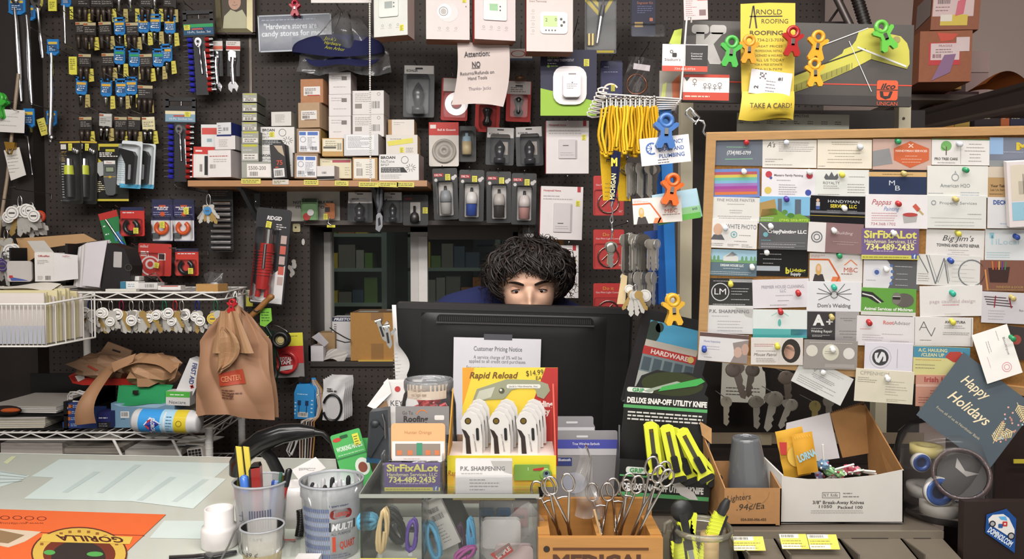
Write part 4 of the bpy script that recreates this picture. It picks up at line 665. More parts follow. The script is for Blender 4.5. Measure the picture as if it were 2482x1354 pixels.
m = O('dried_glue','white smear of dried glue on the pegboard right of the red clamshell','stain',G(708,648,2.928),'d5cfc8:d')
for i in range(9):m.disc(700+R.uniform(-6,8)+i,668-i*4.5+R.uniform(-2,2),R.uniform(3,6),.5+i*.03,R.uniform(5,9),10)
O('dried_glue','small white glue speck on the pegboard above the glue smear','stain',G(735,586,2.928),'d5cfc8:d').disc(735,586,4,.5,8,10)
t = T('tape_pack','square red, yellow and grey pack with a roll of red mounting tape','tape',G(697,870,2.82,roll=-2)); c = t.p('card','8f8c8a:p'); c.box(657,806,737,914,0,3); c.c('d8cf3a:p'); c.rect(692,806,737,838,3.3); c.c('c22f30:p'); c.rect(657,838,737,880,3.4); c.lines(700,812,730,816,1,'8a8434',3.6,2)
g = t.p('tape_roll','c4383a:g'); g.lathe([(28,0),(28,12),(20,12),(20,6),(0,6)],697,876,3,32,axis='z'); g.c('b52a2e:p'); g.disc(697,876,24,9.5); g.text('TOTAL',697,867,8,'ece2e0',30,z=15.6,bold=.03); g.text('TAPE',697,876,8,'ece2e0',26,z=15.6,bold=.03); g.c('cfcac8:p'); g.quad((680,886,15.5),(714,882,15.5),(712,892,15.5),(682,896,15.5)); hook(697,812,'square tape pack',2.78)
t = T('electrical_tape','black roll of electrical tape hanging on a curved hook','tape',G(683,822,2.74)); g = t.p('tape_roll','141414:s'); g.lathe([(21,0),(21,22),(12,22),(12,14)],683,822,-6,30,axis='z'); g = t.p('core','b5a878:p'); g.disc(683,822,12,9); g.c('2a2622'); g.ring(683,822,10,1.4,9.5); g.c('c2a83c'); g.text('Super',683,822,5,'c2a83c',16,z=9.6,shear=.2)
O('wire_hook','curved silver wire hook behind the electrical tape roll','hook',G(655,790,2.78),'b3b1ae:m').tube([(613,800,0),(620,786,2),(635,781,6),(655,783,6),(680,790,10),(700,800,16),(704,806,18)],1.8,7).tube([(650,786,-40),(650,783,6)],1.8,6)
t = T('cord_hank','hank of dark green extension cord hanging under a lime tag','cord',G(657,880,2.76)); c = t.p('cord','1b2a22:g')
for i in range(9):a = i*.45; c.tube([(648+6*math.sin(a),782,2+i),(640+i*3.5,820,4+i*1.2),(650+i*3-12*math.sin(i*1.3),880,5+i),(648+i*3,925,6+i),(660+2*i-9,942+4*math.sin(i*2),6+i),(664+i*1.6-8,920,8+i),(654+i*2.4,860,9+i),(660+i*1.6,800,8+i)],2.2,6)
c = t.p('header_tag','7fc23f:p'); c.prism([(637,746),(663,745),(665,775),(648,790),(636,786)],12,14); c.lines(640,752,660,778,4,'3a6a22',14.4,2.4); t.p('price_sticker','d8d03c:p').box(651,812,658,828,18,19); hook(650,748,'hank of dark green cord',2.7)
t = T('hammer_handle','turned wooden handle sticking out behind the hanging brown bag','handle',G(630,748,2.72)); t.p('handle','a3703c:w').tube([(596,774,0),(610,764,0),(628,748,0),(645,730,0),(652,724,0),(654,722,0),(660,717,0),(662,714,0)],[7,7,7.5,7,6,7.5,7.5,4],12); t.p('cord_loop','2a2622:s').tube([(616,748,6),(620,752,10),(626,754,9),(632,750,4)],1.6,6)
O('price_tag','white and yellow price tag at the foot of the red faucet wrench pack','tag',G(604,722,2.84),'cfcab0:p').box(596,702,613,742,0,1).c(PT_Y).rect(597,720,613,742,1.3).lines(599,705,610,718,3,'7a7660',1.4,1.6); hook(604,703,'white and yellow price tag by the wrench pack',2.82)
t = T('phone_cord_pack','bright blue hanging packs of phone cord with loose wires','cable',G(742,960,2.74,roll=4))
for i in range(3):c = t.p('card','2f8fd0:p'); c.prism([(722+i*4,930-i*6),(752+i*4,926-i*6),(764+i*3,940-i*3),(768,1010),(720,1014),(716,950)],10-i*8,12-i*8)
c = t.p('printed_plug','16305a:p');
for q in(730,748):c.rect(q-4,968,q+4,980,12.6); c.rect(q-1,980,q+1,998,12.6)
c.lines(724,950,752,956,1,'bfe0f2',12.6,2); c.lines(719,970,723,1005,4,'bfe0f2',12.6,3); c.lines(758,962,763,1000,4,'bfe0f2',12.6,3); q = t.p('label','d8d4d0:p'); q.box(728,996,752,1008,12,12.6); q.bars(730,998,750,1005,10,'4a4846',12.9)
q = t.p('hook_plate','161616:s'); q.rr(724,910,756,924,5,12,14); q.c('d6d4d2:m'); [q.disc(a,917,5,14.4)for a in(731,748)]
w_ = t.p('wires','c9b5ac:s')
for i in range(6):w_.c(['cdb9b0:s','b9a28a:s','d6d2cc:s','8a8478:s','c9a09a:s','b08a4a:s'][i]).tube([(754+i*2,918,6),(764+i*3,940,0),(774+i*2,980,4),(772+i,1006,8),(752+i*4,1012,14),(738+i*6,1018,12),(735+i*7,1060,8),(738+i*6,1120,6),(744+i*5,1180,4)],1.9,6)
t.p('wires','d3d1ce:s').tube([(744,1015,16),(722,1050,18),(708,1090,18),(716,1104,18),(728,1080,18),(732,1040,18),(726,1052,20),(714,1092,20),(722,1100,20),(734,1060,20)],2.2,6); hook(742,912,'bright blue phone cord packs',2.7)
for i in range(5):
 t = T('cable_bag',f'white cable bag with a black coiled cable, {["front", "second", "third", "fourth", "rearmost"][i]} of five on one hook','cable',G(805,965,2.66+.035*i,roll=2),'white cable bags on one hook'); x, y = 808+i*5, 966-i*3; c = t.p('bag','d5d3d3:p'); c.grid(lambda u,v:(x-26+52*u+1.5*math.sin(v*9),y-48+100*v,5*math.sin(u*3.14)+2*math.sin(u*9+v*13)),12,14)
 if i==0:
  g = t.p('cable_coil','1f1f20:g'); g.tube([(x+22*math.cos(a),y+20+32*math.sin(a),9)for a in[math.radians(200+320*k/20)for k in range(21)]],3,8); q = t.p('label','c3c1c0:p'); q.disc(x+2,y+22,17,7.5,26); c.lines(x-14,y-28,x+12,y-18,2,'3a3838',9,3)
hook(822,922,'white cable bags',2.6)
# ================= white wire shelving on the left =================
SX0, SX1, SYF, SYB, SZ1, SZ2, SZ3 = -2.05, -.985, 2.45, 2.84, 1.32, .841, .66
WR = 'd9d6d1:s'
t = T('wire_shelving','white wire shelving unit loaded with papers along the left wall','shelf',I4)
for(x,y)in((SX1-.06,SYF+.02),(SX1-.075,SYB-.03),(-1.66,SYB-.03),(-2.02,SYF+.02)):
 p = t.p('post',WR); p.tube([(x,y,0),(x,y,SZ1-.02 if y>2.6 or x<-2 else SZ2+.01)],.013,12)
 for i in range(8):p.tube([(x,y,SZ2-.14+.02*i),(x,y,SZ2-.138+.02*i)],.0138,12)
for k, (z,sx1)in enumerate(((SZ1,SX1),(SZ2,SX1-.055),(SZ3,SX1-.055))):
 s = t.p('wire_shelf',WR); x1f, x1b = sx1, sx1-.06 if k==0 else sx1-.02
 for zz in(z,z-.024):s.tube([(SX0,SYF,zz),(x1f-.02,SYF,zz),(x1f,SYF+.03,zz),(x1b,SYB,zz)],.0032,6)
 n = 22; s.tube([(SX0+(x1f-.02-SX0)*i/n,SYF,z-.003 if i%2 else z-.021)for i in range(n+1)],.0026,5)
 s.tube([(x1f+(x1b-x1f)*i/8,SYF+.03+(SYB-SYF-.03)*i/8,z-.003 if i%2 else z-.021)for i in range(9)],.0026,5)
 for i in range(34):x = SX0+(x1b-SX0)*i/33; s.tube([(x,SYF,z),(x,SYB,z)],.0017,4)
 s.tube([(SX0,SYB,z),(x1b,SYB,z)],.003,5)
for x in(275,418):q = W(x,1075,SYF); t.p('hanger_bar',WR).tube([(q.x,SYF,SZ2-.024),(q.x+.03,SYF-.004,SZ2-.08),(q.x+.03,SYF-.004,SZ2-.16)],.005,6)
def sheets(label,pts,z0,z1,col,name='paper_stack',cat='papers',n=4,lines=0):
 """stack of sheets lying flat: pts = corners (x, y) in metres"""
 m = O(name,label,cat,I4,col)
 for i in range(n):
  a = z0+(z1-z0)*i/n; b = z0+(z1-z0)*(i+.82)/n; d = [(R.uniform(-.004,.004),R.uniform(-.004,.004))]*4
  m.c(col if i%2==0 else 'c3beb6:p').prism([(x+e[0],y+e[1])for(x,y),e in zip(pts,d)],a,b)
 return m
def X(px,Y):return(px-1241)/1750*Y
def rectpts(x0,x1,y0,y1,r=0):
 cx, cy = (x0+x1)/2, (y0+y1)/2; c, s = math.cos(math.radians(r)), math.sin(math.radians(r))
 return[(cx+(a-cx)*c-(b-cy)*s,cy+(a-cx)*s+(b-cy)*c)for a,b in((x0,y0),(x1,y0),(x1,y1),(x0,y1))]
sheets('loose white sheets under the office supply carton on the upper wire shelf',rectpts(X(22,2.5),X(165,2.5),2.46,2.6,4),SZ1+.004,SZ1+.02,'d3cfca:p')
t = T('paper_tray','black letter tray holding white mail at the left end of the upper shelf','tray',G(60,690,2.56)); b = t.p('tray','1a1a1b:s'); b.box(24,600,28,700,-60,0); b.box(160,590,166,700,-90,0); b.box(24,684,166,690,-60,0); b.prism([(150,590),(190,600),(192,700),(160,700)],-60,-50); p = t.p('mail','bdb6b2:p'); p.rr(22,632,82,682,8,1,6); p.c('4a5a9a:p'); p.quad((28,670,6.4),(60,676,6.4),(74,680,6.4),(32,680,6.4)); p.c('b5342e:p'); p.rect(27,667,36,673,6.6)
t = T('open_carton','white office supply carton with its flap open on the upper shelf','box',G(105,640,2.5,yaw=-4)); b = t.p('carton','d9d5d1:p'); b.box(83,612,131,682,-40,0); b.c('a9272a'); b.text('OfficeMax',107,620,4.5,'b5504e',30,z=.8,bold=.02); b.lines(90,629,122,640,3,'a5a09c',.6,1.4); b.bars(110,668,124,678,10,'5a5654',.6); b.lines(90,668,104,678,3,'a5a09c',.6,1.4); f = t.p('flap','d5d1cc:p'); f.hexa([(83,612,-2),(131,612,-2),(117,583,12),(74,584,12),(83,612,-3),(131,612,-3),(117,583,11),(74,584,11)])
b.c('cdc9c9:p'); b.quad((131,612,-.5),(176,618,-24),(176,676,-24),(131,682,-.5)); b.text('OfficeMax',152,620,4,'b5504e',28,z=-9)
O('brown_envelope','large brown envelope leaning against the pegboard behind the black trays','envelope',G(150,590,2.74),'b99368:p').prism([(40,577),(96,574),(204,566),(236,583),(120,600),(60,640)],0,2)
t = T('magazine_file','black magazine file of white papers leaning right on the upper shelf','file',G(250,640,2.52,roll=3)); b = t.p('file_box','1d1a1c:s'); b.prism([(258,588),(300,600),(316,640),(312,700),(244,702),(248,620)],-60,-2); b.c('a9a5a3:p'); b.rr(274,608,294,646,2,-1.4); p = t.p('papers','c3bdbf:p')
for i in range(7):p.c('d0cccb:p' if i%2 else 'b9b3b3:p').hexa([(206-i*5,590+i*2,-6-i*3),(262-i*4,580+i*2,-6-i*3),(250-i*9,698,-6-i*3),(208-i*7,700,-6-i*3),(206-i*5,590+i*2,-4-i*3),(262-i*4,580+i*2,-4-i*3),(250-i*9,698,-4-i*3),(208-i*7,700,-4-i*3)])
p.c('c6c1c6:p'); p.hexa([(208,592,-2),(258,582,-2),(246,696,4),(204,694,4),(208,592,0),(258,582,0),(246,696,6),(204,694,6)])
k = t.p('file_ring','b5b2b0:m'); k.ring(312,645,9,2,1)
def lbox(label,x0,y0,x1,y1,col,Y=2.5,dep=40,fn=None,name='small_box',roll=0,top=None,grp='small cartons on the upper wire shelf'):
 t = T(name,label,'box',G((x0+x1)/2,y1,Y,roll=roll),grp); c = t.p('carton',top or col); c.box(x0,y0,x1,y1,-dep,0); c.c(col); c.rect(x0,y0,x1,y1,.4)
 if fn:fn(c)
 return t
lbox('flat white carton at the back of the upper shelf under the red clamshell',262,668,300,686,'cdc6bf:p',2.62,60,top='a5998a:p'); lbox('white and teal lamp box lying on the upper shelf',292,682,336,700,'d6d3d0:p',2.5,30,lambda c:(c.c('2f6f8a:p'),c.rect(292,682,306,700,.8),c.lines(310,686,330,696,2,'8aa5b5',.8,2)))
lbox('low white box with barcode beside the teal lamp box',336,685,382,700,'cbc8c6:p',2.5,34,lambda c:c.bars(352,688,374,696,9,'7a7674',.8)); lbox('small white tray with a red edge on the upper shelf',383,692,438,702,'d9d5d2:p',2.48,26,lambda c:(c.c('b0413a:p'),c.rect(390,692,432,694,.8)))
lbox('small white dish on the flat carton of the upper shelf',296,669,337,680,'dedbd8:p',2.56,24,name='white_dish'); lbox('white label strips lying at the front of the upper shelf',256,700,330,706,'d0ccc2:p',2.47,16,name='label_strip',top='d6d2c8:p')
O('plastic_wrap','crumple of clear plastic behind the small cartons on the upper shelf','plastic',G(372,690,2.6),'d0c4bc:t18').grid(lambda u,v:(338+70*u,690-28*math.sin(u*3.14)*math.sin(v*3.14*.5+.4)+4*math.sin(u*11+v*5),20*math.sin(v*3.14)+4*math.sin(u*9)),12,8)
t = T('cardboard_tray','shallow cardboard tray with a clear bag at the right end of the upper shelf','tray',G(513,708,2.52,yaw=-8)); b = t.p('tray','b58a52:c'); b.box(473,688,530,709,-1,1); b.box(473,688,475,709,-44,0); b.box(528,688,530,709,-44,0); b.box(473,706,530,709,-44,0); b.c('8f6a3c:c'); b.box(473,688,530,709,-45,-43); t.p('clear_bag','b9bcc4:t22').grid(lambda u,v:(482+50*u*(1-.12*v)+4*v,660+34*v+3*math.sin(u*9),-20+16*math.sin(u*3.14)+3*math.sin(u*12+v*6)),10,8); t.p('fittings','c9c5c0:s').ball(508,690,-20,12,6,8)
t = T('file_basket','white wire basket of cream folders hung on the left shelf front','basket',I4); yb0, yb1 = 2.18, 2.42; bx0, bx1 = X(-60,2.2), X(118,2.2); bz1, bz0 = CZ-(736-616)/1750*2.2, CZ-(838-616)/1750*2.2
w_ = t.p('wires',WR)
for z in(bz1,):w_.tube([(bx0,yb0,z),(bx1,yb0,z),(bx1+.01,yb1,z+.012)],.0035,6)
w_.tube([(bx0,yb0,bz0),(bx1,yb0,bz0),(bx1+.01,yb1,bz0)],.003,6); w_.tube([(bx1+.01,yb1,SZ1+.004),(bx1+.01,yb1,bz0)],.003,6)
for i in range(18):x = bx0+(bx1-bx0)*i/17; w_.tube([(x,yb0,bz1),(x,yb0,bz0),(x,yb1,bz0)],.0018,5)
for i in range(1,6):y = yb0+(yb1-yb0)*i/5; w_.tube([(bx1,y,bz1+.002*i),(bx1,y,bz0)],.0018,5)
for i in range(13):
 y = yb0+.012+.016*i; h = bz1+.012+.03*R.random(); f = O('file_folder','cream folder with a pale lower half at the front of the wire basket' if i==0 else 'plain folder packed behind the front one in the wire basket','folder',I4,'d3c9a0:p' if i%3 else 'cfc6c0:p','folders in the wire basket'); e = bx1-.008-.01*R.random(); wb(f,bx0+.01,e,y,y+.006,bz0+.006,h)
 if i==0:f.c('b9bcc8:p'); wb(f,bx0+.01,e,y-.001,y,bz0+.006,bz0+.062)
O('loose_mail','ruffled cream sheets spilling over the top of the wire basket','papers',G(70,705,2.3),'cfc6aa:p').grid(lambda u,v:(-20+150*u,694+30*v*u+6*math.sin(u*6)+4*v,-40+70*v+5*math.sin(u*8)),14,8).c('d8d2c6:p').grid(lambda u,v:(-20+150*u,690+18*v*u+5*math.sin(u*5+1),-30+50*v),12,6)
cols = ['2a2a2a:b','24356e:b','b9b6b2:m','a9a6a2:m','7a1f3a:b','b9b6b2:m','b5b2ae:m','a5a29e:m','1f6a4a:b','a02a2e:b','b9b6b2:m','26307a:b','2a6a4a:b']
for i, (x,tc,n)in enumerate(((184,'e3e0dc',7),(218,'e3e0dc',8),(241,'d8c23c',8),(268,'e3e0dc',7),(294,'e3e0dc',8),(318,'e3e0dc',7),(342,'e3e0dc',8),(368,'d0b53a',7),(398,'e3e0dc',9),(424,'e3e0dc',8),(440,'e3e0dc',9),(478,'e3e0dc',6),(523,'d6b53a',5))):
 place = ('first from the left end','second from the left','third from the left','fourth from the left','fifth from the left','sixth from the left','middle one','sixth from the right','fifth from the right','fourth from the right','third from the right','second from the right','rightmost, beside the brown bag')[i]
 keybunch(f'key bunch with {"yellow" if tc[0] == "d" else "white"} tags clipped under the upper wire shelf, {place}',x,728,SYF-.012+.007*(i%3),n+1,1.0,52,cols[i],3 if i%2 else 2,tc+':p','tagged key bunches under the wire shelf',hang=26,extra='e3e0dc:p')
t = T('paper_bag','brown carrier bags with a red store badge hanging from a red clip','bag',G(572,880,2.36)); b = t.p('bag','a2795c:p')
def bagf(u,v,dz=0):
 top = 568+(u-.5)*(20+150*min(1,v*3.2)**.8); x = top+(u-.5)*12*v+5*math.sin(v*5+u*3); y = 745+258*v+(18*abs(u-.45)if v>.9 else 0)-6*math.sin(u*5)
 z = 26*math.sin(u*math.pi)*(.3+.7*min(1,v*2))+(10*abs(math.sin(u*9+math.sin(v*4)*1.6))-5)*(1.2-v*.6)+5*math.sin(v*11+u*7)+dz
 return(x,y,z)
b.grid(bagf,80,56); b.grid(lambda u,v:bagf(1-u,v,-30),40,24)
q = sub(b,'badge','b0432a:p');
def onbag(px,py,dz=2.0):
 v = (py-745)/258; u = .5
 for _ in range(12):e = px-bagf(u,v)[0]; u+=e/190
 return(px,py,bagf(u,v)[2]+dz)
def strip(m,pts,nx=10):
 (x0,y0), (x1,y1), (x2,y2), (x3,y3) = pts; m.grid(lambda u,v:onbag((x0+(x1-x0)*u)*(1-v)+(x3+(x2-x3)*u)*v,(y0+(y1-y0)*u)*(1-v)+(y3+(y2-y3)*u)*v),nx,4)
strip(q,[(542,900),(596,890),(604,925),(540,932)]); n0 = len(q.v); q.text('CENTER',570,912,13,'d0805a:p',46,z=0,bold=.03,rot=-6)
for i in range(n0,len(q.v)):l = q.A.inverted()@q.v[i]; q.v[i] = q.A@Vector(onbag(l.x,-l.y,4))*1 if 0 else q.A@Vector((l.x,l.y,onbag(l.x,-l.y)[2]+2))
n0 = len(q.v); q.lines(546,938,602,962,4,'6a3a2a',0,2.4); q.c('5a3a2a'); q.ring(572,952,5,2,0)
for i in range(n0,len(q.v)):l = q.A.inverted()@q.v[i]; q.v[i] = q.A@Vector((l.x,l.y,onbag(l.x,-l.y)[2]+1.5))
f = t.p('folded_bag','a9825f:p')
for k in range(3):f.grid(lambda u,v:(540+k*5+46*u*abs(math.sin(v*3.0+.1))**.6+6*(1-v),800+95*v-k*6+18*(u-.5)*(u-.5)*v,36+k*3+5*math.sin(u*7+k)+4*math.sin(v*6)),8,8,False)
f.grid(lambda u,v:(560+(40+60*v)*(u-.3),750+100*v,30+8*math.sin(u*9)+6*v),10,8,False)
c = t.p('handle','b58e6c:p'); c.grid(lambda u,v:(566+24*u-30*v*(1-u)+14*v*u,738+90*v,22+5*math.sin(u*6)),6,6,False)
ginger('red people-shaped clip holding the brown carrier bags under the shelf',563,742,'b02026:g',2.33,.45,6)
O('shelf_hook','small wire loop tying the brown bags to the shelf corner','hook',G(574,725,2.42),'c9c6c0:m').tube([(570,706,0),(566,726,8),(566,744,26),(574,748,24),(578,726,6),(572,706,0)],1.6,6)
sheets('white paper stack in the black letter tray on the lower wire shelf',rectpts(X(-30,2.5),X(146,2.5),2.48,2.72,-3),SZ2+.062,SZ2+.085,'cfccc8:p')
t = T('letter_tray','black letter tray stack at the left of the lower wire shelf','tray',I4); b = t.p('tray','161616:s'); xa_, xb_ = X(-60,2.5), X(175,2.52)
for z in(SZ2+.004,SZ2+.052):wb(b,xa_,xb_,2.47,2.78,z,z+.006); wb(b,xb_-.01,xb_,2.47,2.78,z,z+.05)
wb(b,xa_,xb_,2.77,2.78,SZ2+.004,SZ2+.15); wb(b,xb_-.012,xb_,2.6,2.77,SZ2+.05,SZ2+.11); p = t.p('trim_strip','b0aca8:s'); wb(p,xb_-.002,xb_+.001,2.475,2.6,SZ2+.075,SZ2+.082)
sheets('thick ruffled stack of catalogs in the lower tray',rectpts(X(-40,2.5),X(110,2.5),2.465,2.7,3),SZ2+.012,SZ2+.05,'c9c2b0:p',n=6); O('dark_hat','dark cap with an orange brim in the lower letter tray','hat',G(30,990,2.47),'2a2322:f').ball(20,992,10,40,12,14).c('b5552a:f').ball(34,990,16,26,6,10)
t = T('white_cable','coil of thin white cable on the letter tray','cable',G(192,960,2.52)); c = t.p('coil','c9c5c0:s'); c.tube([(190+26*math.cos(a)+a*.6,962+13*math.sin(a)+4*math.sin(a*2.7),6+2*math.sin(a*1.7))for a in[k*.5 for k in range(52)]],2.2,5)
def crumple(m,x,y,z,rx,ry,rz,seed,n=13,k=8,j=.22):
 rr = random.Random(seed); i0 = len(m.v); m.ball(x,y,z,rx,ry,rz,n,k); cc = m.A@Vector((x,-y if m.fl else y,z))
 for i in range(i0,len(m.v)):m.v[i] = cc+(m.v[i]-cc)*(1+rr.uniform(-j,j))
 for i in range(len(m.sm)):m.sm[i] = False
t = T('red_binder','red binder lying on the lower shelf under crumpled brown bags','binder',G(270,930,2.56,roll=1)); b = t.p('cover','b8332a:g'); b.prism([(166,912),(196,897),(204,916),(362,918),(364,932),(200,934),(176,930)],-60,0); b.c('8f231e:g'); b.prism([(170,914),(192,904),(196,920),(180,926)],0,.6); p = t.p('pages','d0cbc4:p'); p.prism([(182,912),(204,908),(206,918),(190,926)],0,1)
t = T('crumpled_bag','left crumpled brown paper bag with a handle slot on the red binder','bag',G(250,880,2.6)); b = t.p('bag','94745a:p'); crumple(b,250,888,0,64,32,40,3); b.prism([(262,828),(320,850),(312,880),(230,872)],-6,0); b.prism([(182,876),(222,864),(300,896),(290,910),(240,900)],36,40); q = t.p('handle_slot','1d1612:p'); q.prism([(274,845),(293,851),(292,855),(273,849)],.2,.8); q = t.p('badge','a8402a:p'); q.prism([(238,878),(262,890),(256,892),(236,882)],40.5,41.5)
t = T('crumpled_bag','right open crumpled brown paper bag beside the first-aid box','bag',G(370,890,2.56)); b = t.p('bag','a8815f:p'); crumple(b,372,896,0,70,40,44,9); b.grid(lambda u,v:(300+140*u,886-32*math.sin(u*3.1)*(1-.2*v)+10*v,10+40*v+5*math.sin(u*14)),14,5,False); b.prism([(294,872),(352,850),(344,870),(300,896)],40,43); b.prism([(420,885),(446,876),(434,912),(420,920)],20,23)
O('paper_strip','long brown paper strip hanging down over the lower shelf edge','paper',G(222,950,2.42),'a37a59:p').grid(lambda u,v:((206+30*u)*(1-v)+(188+50*u)*v+8*math.sin(v*5)*(1-v),900+127*v-4*u,-110*(1-v)**3+10+12*math.sin(v*3)+3*math.sin(u*6)),6,14)
t = T('first_aid_box','white first-aid box tipped on its corner beside the brown bag','box',G(465,920,2.52,roll=24)); b = t.p('box','d6d4d4:p'); b.box(440,874,482,972,-40,0); b.c('2f3a72'); b.text('FIRST AID',462,905,11,'2f3a72',52,z=.8,rot=78,bold=.02); b.c('b5322e'); b.rect(470,930,474,940,.8); b.rect(467,933,477,937,.8)
lbox('green-topped tape box leaning under the first-aid box',402,948,460,982,'cfcdcb:p',2.5,30,lambda c:(c.c('4fae3f:p'),c.rect(402,948,460,962,.8),c.lines(412,953,450,959,1,'d6ead0',1.1,2.5),c.text('Nexcare',430,974,8,'4a4a52',40,z=.8)),roll=2,grp='small cartons on the lower wire shelf')
sheets('white sheets leaning under the first-aid box on the lower shelf',rectpts(X(415,2.6),X(485,2.6),2.55,2.75,-10),SZ2+.03,SZ2+.06,'d0cecc:p')
t = T('green_pouch','green zip pouch with a metal clasp on the pale blue carton','pouch',G(345,960,2.5)); b = t.p('pouch','2c8a56:f'); b.grid(lambda u,v:(278+126*u+8*(v-.5)*(1-2*u),938+42*v+3*math.sin(u*6),12*math.sin(u*3.14)*math.sin(v*2.6+.3)-26+26*v),16,8); b.grid(lambda u,v:(404-126*u,938+42*v,-30),4,3); c = t.p('clasp','b5b2aa:m'); c.rr(323,945,337,955,2,0,3)
t = T('blue_carton','pale blue carton with a white barcode label on the lower shelf','box',G(345,1040,2.5)); b = t.p('carton','6d8fa8:p'); b.box(270,976,424,1036,-60,0); b.c('8fb0c6:p'); b.quad((276,978,.5),(410,978,.5),(380,988,.5),(290,984,.5)); b.c('d6d4d2'); b.rect(293,996,314,1012,.5); b.bars(295,998,312,1008,9,'3a3a3c',.8); b.lines(294,1013,313,1016,1,'3a5a72',.6,1.6)
for i in range(4):lbox(f'blue light bulb box with an orange mark, {["lowest", "second", "third", "topmost"][i]} of the stack by the paper strip',152+3*i,1022-15*i,236 if i<3 else 190,1037-15*i,'2a3f7a:p',2.48,40,lambda c,i=i:(c.c('c9702a:p'),c.rr(158+3*i,1025-15*i,168+3*i,1033-15*i,2,.7),c.lines(172,1025-15*i,188,1033-15*i,2,'9ab0d6',.7,2)),name='bulb_box',grp='blue light bulb boxes on the lower shelf')
lbox('navy battery carton right of the light bulb boxes',237,998,268,1036,'1d1f5a:p',2.47,40,lambda c:(c.lines(240,1010,262,1014,1,'d0d0e0',.7,2.5),c.c('151517:p'),c.rect(237,1022,268,1036,.6),c.lines(240,1024,262,1034,2,'9a9a9e',.9,1.6)),name='bulb_box',grp='small cartons on the lower wire shelf')
t = T('wipes_canister','white canister of disinfecting wipes lying on its side on the lower shelf','canister',G(406,1020,2.38,roll=2)); b = t.p('canister','d0cfd0:s'); b.lathe([(0,-79),(24,-78),(28,-72),(28.5,60),(26,64),(26,76),(22,79),(0,79)],406,1020,0,32,axis='x')
l = t.p('label','5aa6dc:g')
def wrap(m,x0,x1,a0,a1,col,r=29):m.c(col); m.grid(lambda u,v:(x0+(x1-x0)*u,1020-r*math.cos(math.radians(a0+(a1-a0)*v)),r*math.sin(math.radians(a0+(a1-a0)*v))),6,14)
wrap(l,348,400,0,175,'3f9adf:g'); wrap(l,400,432,0,175,'a9d3ea:g'); wrap(l,432,462,0,175,'dcc63a:g'); wrap(l,408,412,30,150,'d8dce0:g',29.3)
def onc(px,py):return(px,py,math.sqrt(max(1,30**2-(py-1020)**2)))
n0 = len(l.v); l.c('d8dce6'); l.quad((376,1005,0),(404,1020,0),(376,1044,0),(362,1024,0)); l.c('2f3f9a'); l.quad((378,1009,.4),(400,1020,.4),(377,1040,.4),(365,1024,.4)); l.c('c03a3a'); l.quad((372,1012,.8),(380,1010,.8),(374,1036,.8),(367,1028,.8)); l.text('CLOROX',385,1024,9,'e8e8ee',34,z=1,rot=90,bold=.03); l.lines(415,1000,430,1042,6,'4a6a8a',.4,1.6); l.c('7a6a20'); l.ring(446,1018,7,1,.4)
for i in range(n0,len(l.v)):q = l.A.inverted()@l.v[i]; l.v[i] = l.A@Vector((q.x,q.y,onc(q.x,-q.y)[2]+q.z+.4))
sheets('thick grey stack of directories on the lowest shelf',rectpts(X(0,2.5),X(148,2.5),2.48,2.75,1),SZ3+.004,SZ3+.145,'a7a09a:p',n=3)
sheets('loose papers and dark folders on the lowest shelf',rectpts(X(150,2.5),X(288,2.5),2.49,2.7,-2),SZ3+.004,SZ3+.12,'9d968c:p',n=5)
sheets('dark papers heaped toward the right of the lowest shelf',rectpts(X(296,2.5),X(430,2.5),2.49,2.7,3),SZ3+.004,SZ3+.115,'4a4442:p',n=4)
for i, (x,y,w_,r,c_,lab)in enumerate(((410,2.5,60,8,'8f9296:p','grey and white catalog lying on the dark papers'),(446,2.47,50,-12,'26303f:p','navy catalog on the dark papers by the keypad'),(424,2.62,70,20,'7a3f2e:p','rust coloured catalog behind the grey one'),(340,2.52,70,-16,'1c1b1c:p','black folder on the loose papers'),(205,2.5,60,12,'bdb5a9:p','cream booklet on the loose papers'))):
 z_ = SZ3+.122+.006*i; sheets(lab+' of the lowest shelf',rectpts(X(x,y),X(x+w_,y),y,y+.12,r),z_,z_+.006,c_,'catalog','catalog',2)
t = T('keypad','beige keypad with black keys standing on the lowest shelf','keypad',G(470,1100,2.44,roll=-8)); b = t.p('case','b5afa8:s'); b.box(455,1086,492,1120,-20,0); k = t.p('keys','1f1f20:s')
for i in range(4):
 for j in range(4):k.box(458+8*i,1089+7*j,464+8*i,1094+7*j,0,2)
# ================= window ledge =================
ZL = ZBw
def lf(px,Y):return F(px,616+(CZ-ZL)/Y*1750-3,Y)
def ledge(label,x0,x1,ytop,Y,dep,col,name='box',roll=0,yaw=0,fn=None,grp=None):
 yb = 677+1750*math.tan(math.atan((CZ-ZL-.0005)/Y)-PT); t = T(name,label,'box',G((x0+x1)/2,yb,Y,yaw=yaw),grp); c = t.p('carton',col); s = Y/1750; c.box(x0,ytop,x1,yb,-dep/s,0)
 if fn:fn(t,c,yb)
 return t
def bigbox(t,c,yb):
 k = -125; c.c('7d6248:c'); c.quad((851,756.6,-.3),(955,756.6,-.3),(955,756.6,-107),(851,756.6,-107)); l = t.p('shipping_label','c5c9c6:p'); l.quad((866,756,-6),(914,756,-6),(914,756,-40),(866,756,-40)); l.quad((926,756,-55),(980,756,-55),(980,756,-88),(926,756,-88)); p = t.p('packing_tape','8f6a40:g'); p.rect(900,757,930,775,.4); t.p('packing_tape','8f6a40:g').rect(900,832,930,yb,.4)
 for y in range(0):pass
ledge('large brown shipping carton with labels on the window ledge',850,956,757,2.94,.19,'a5793f:c','shipping_carton',fn=bigbox)
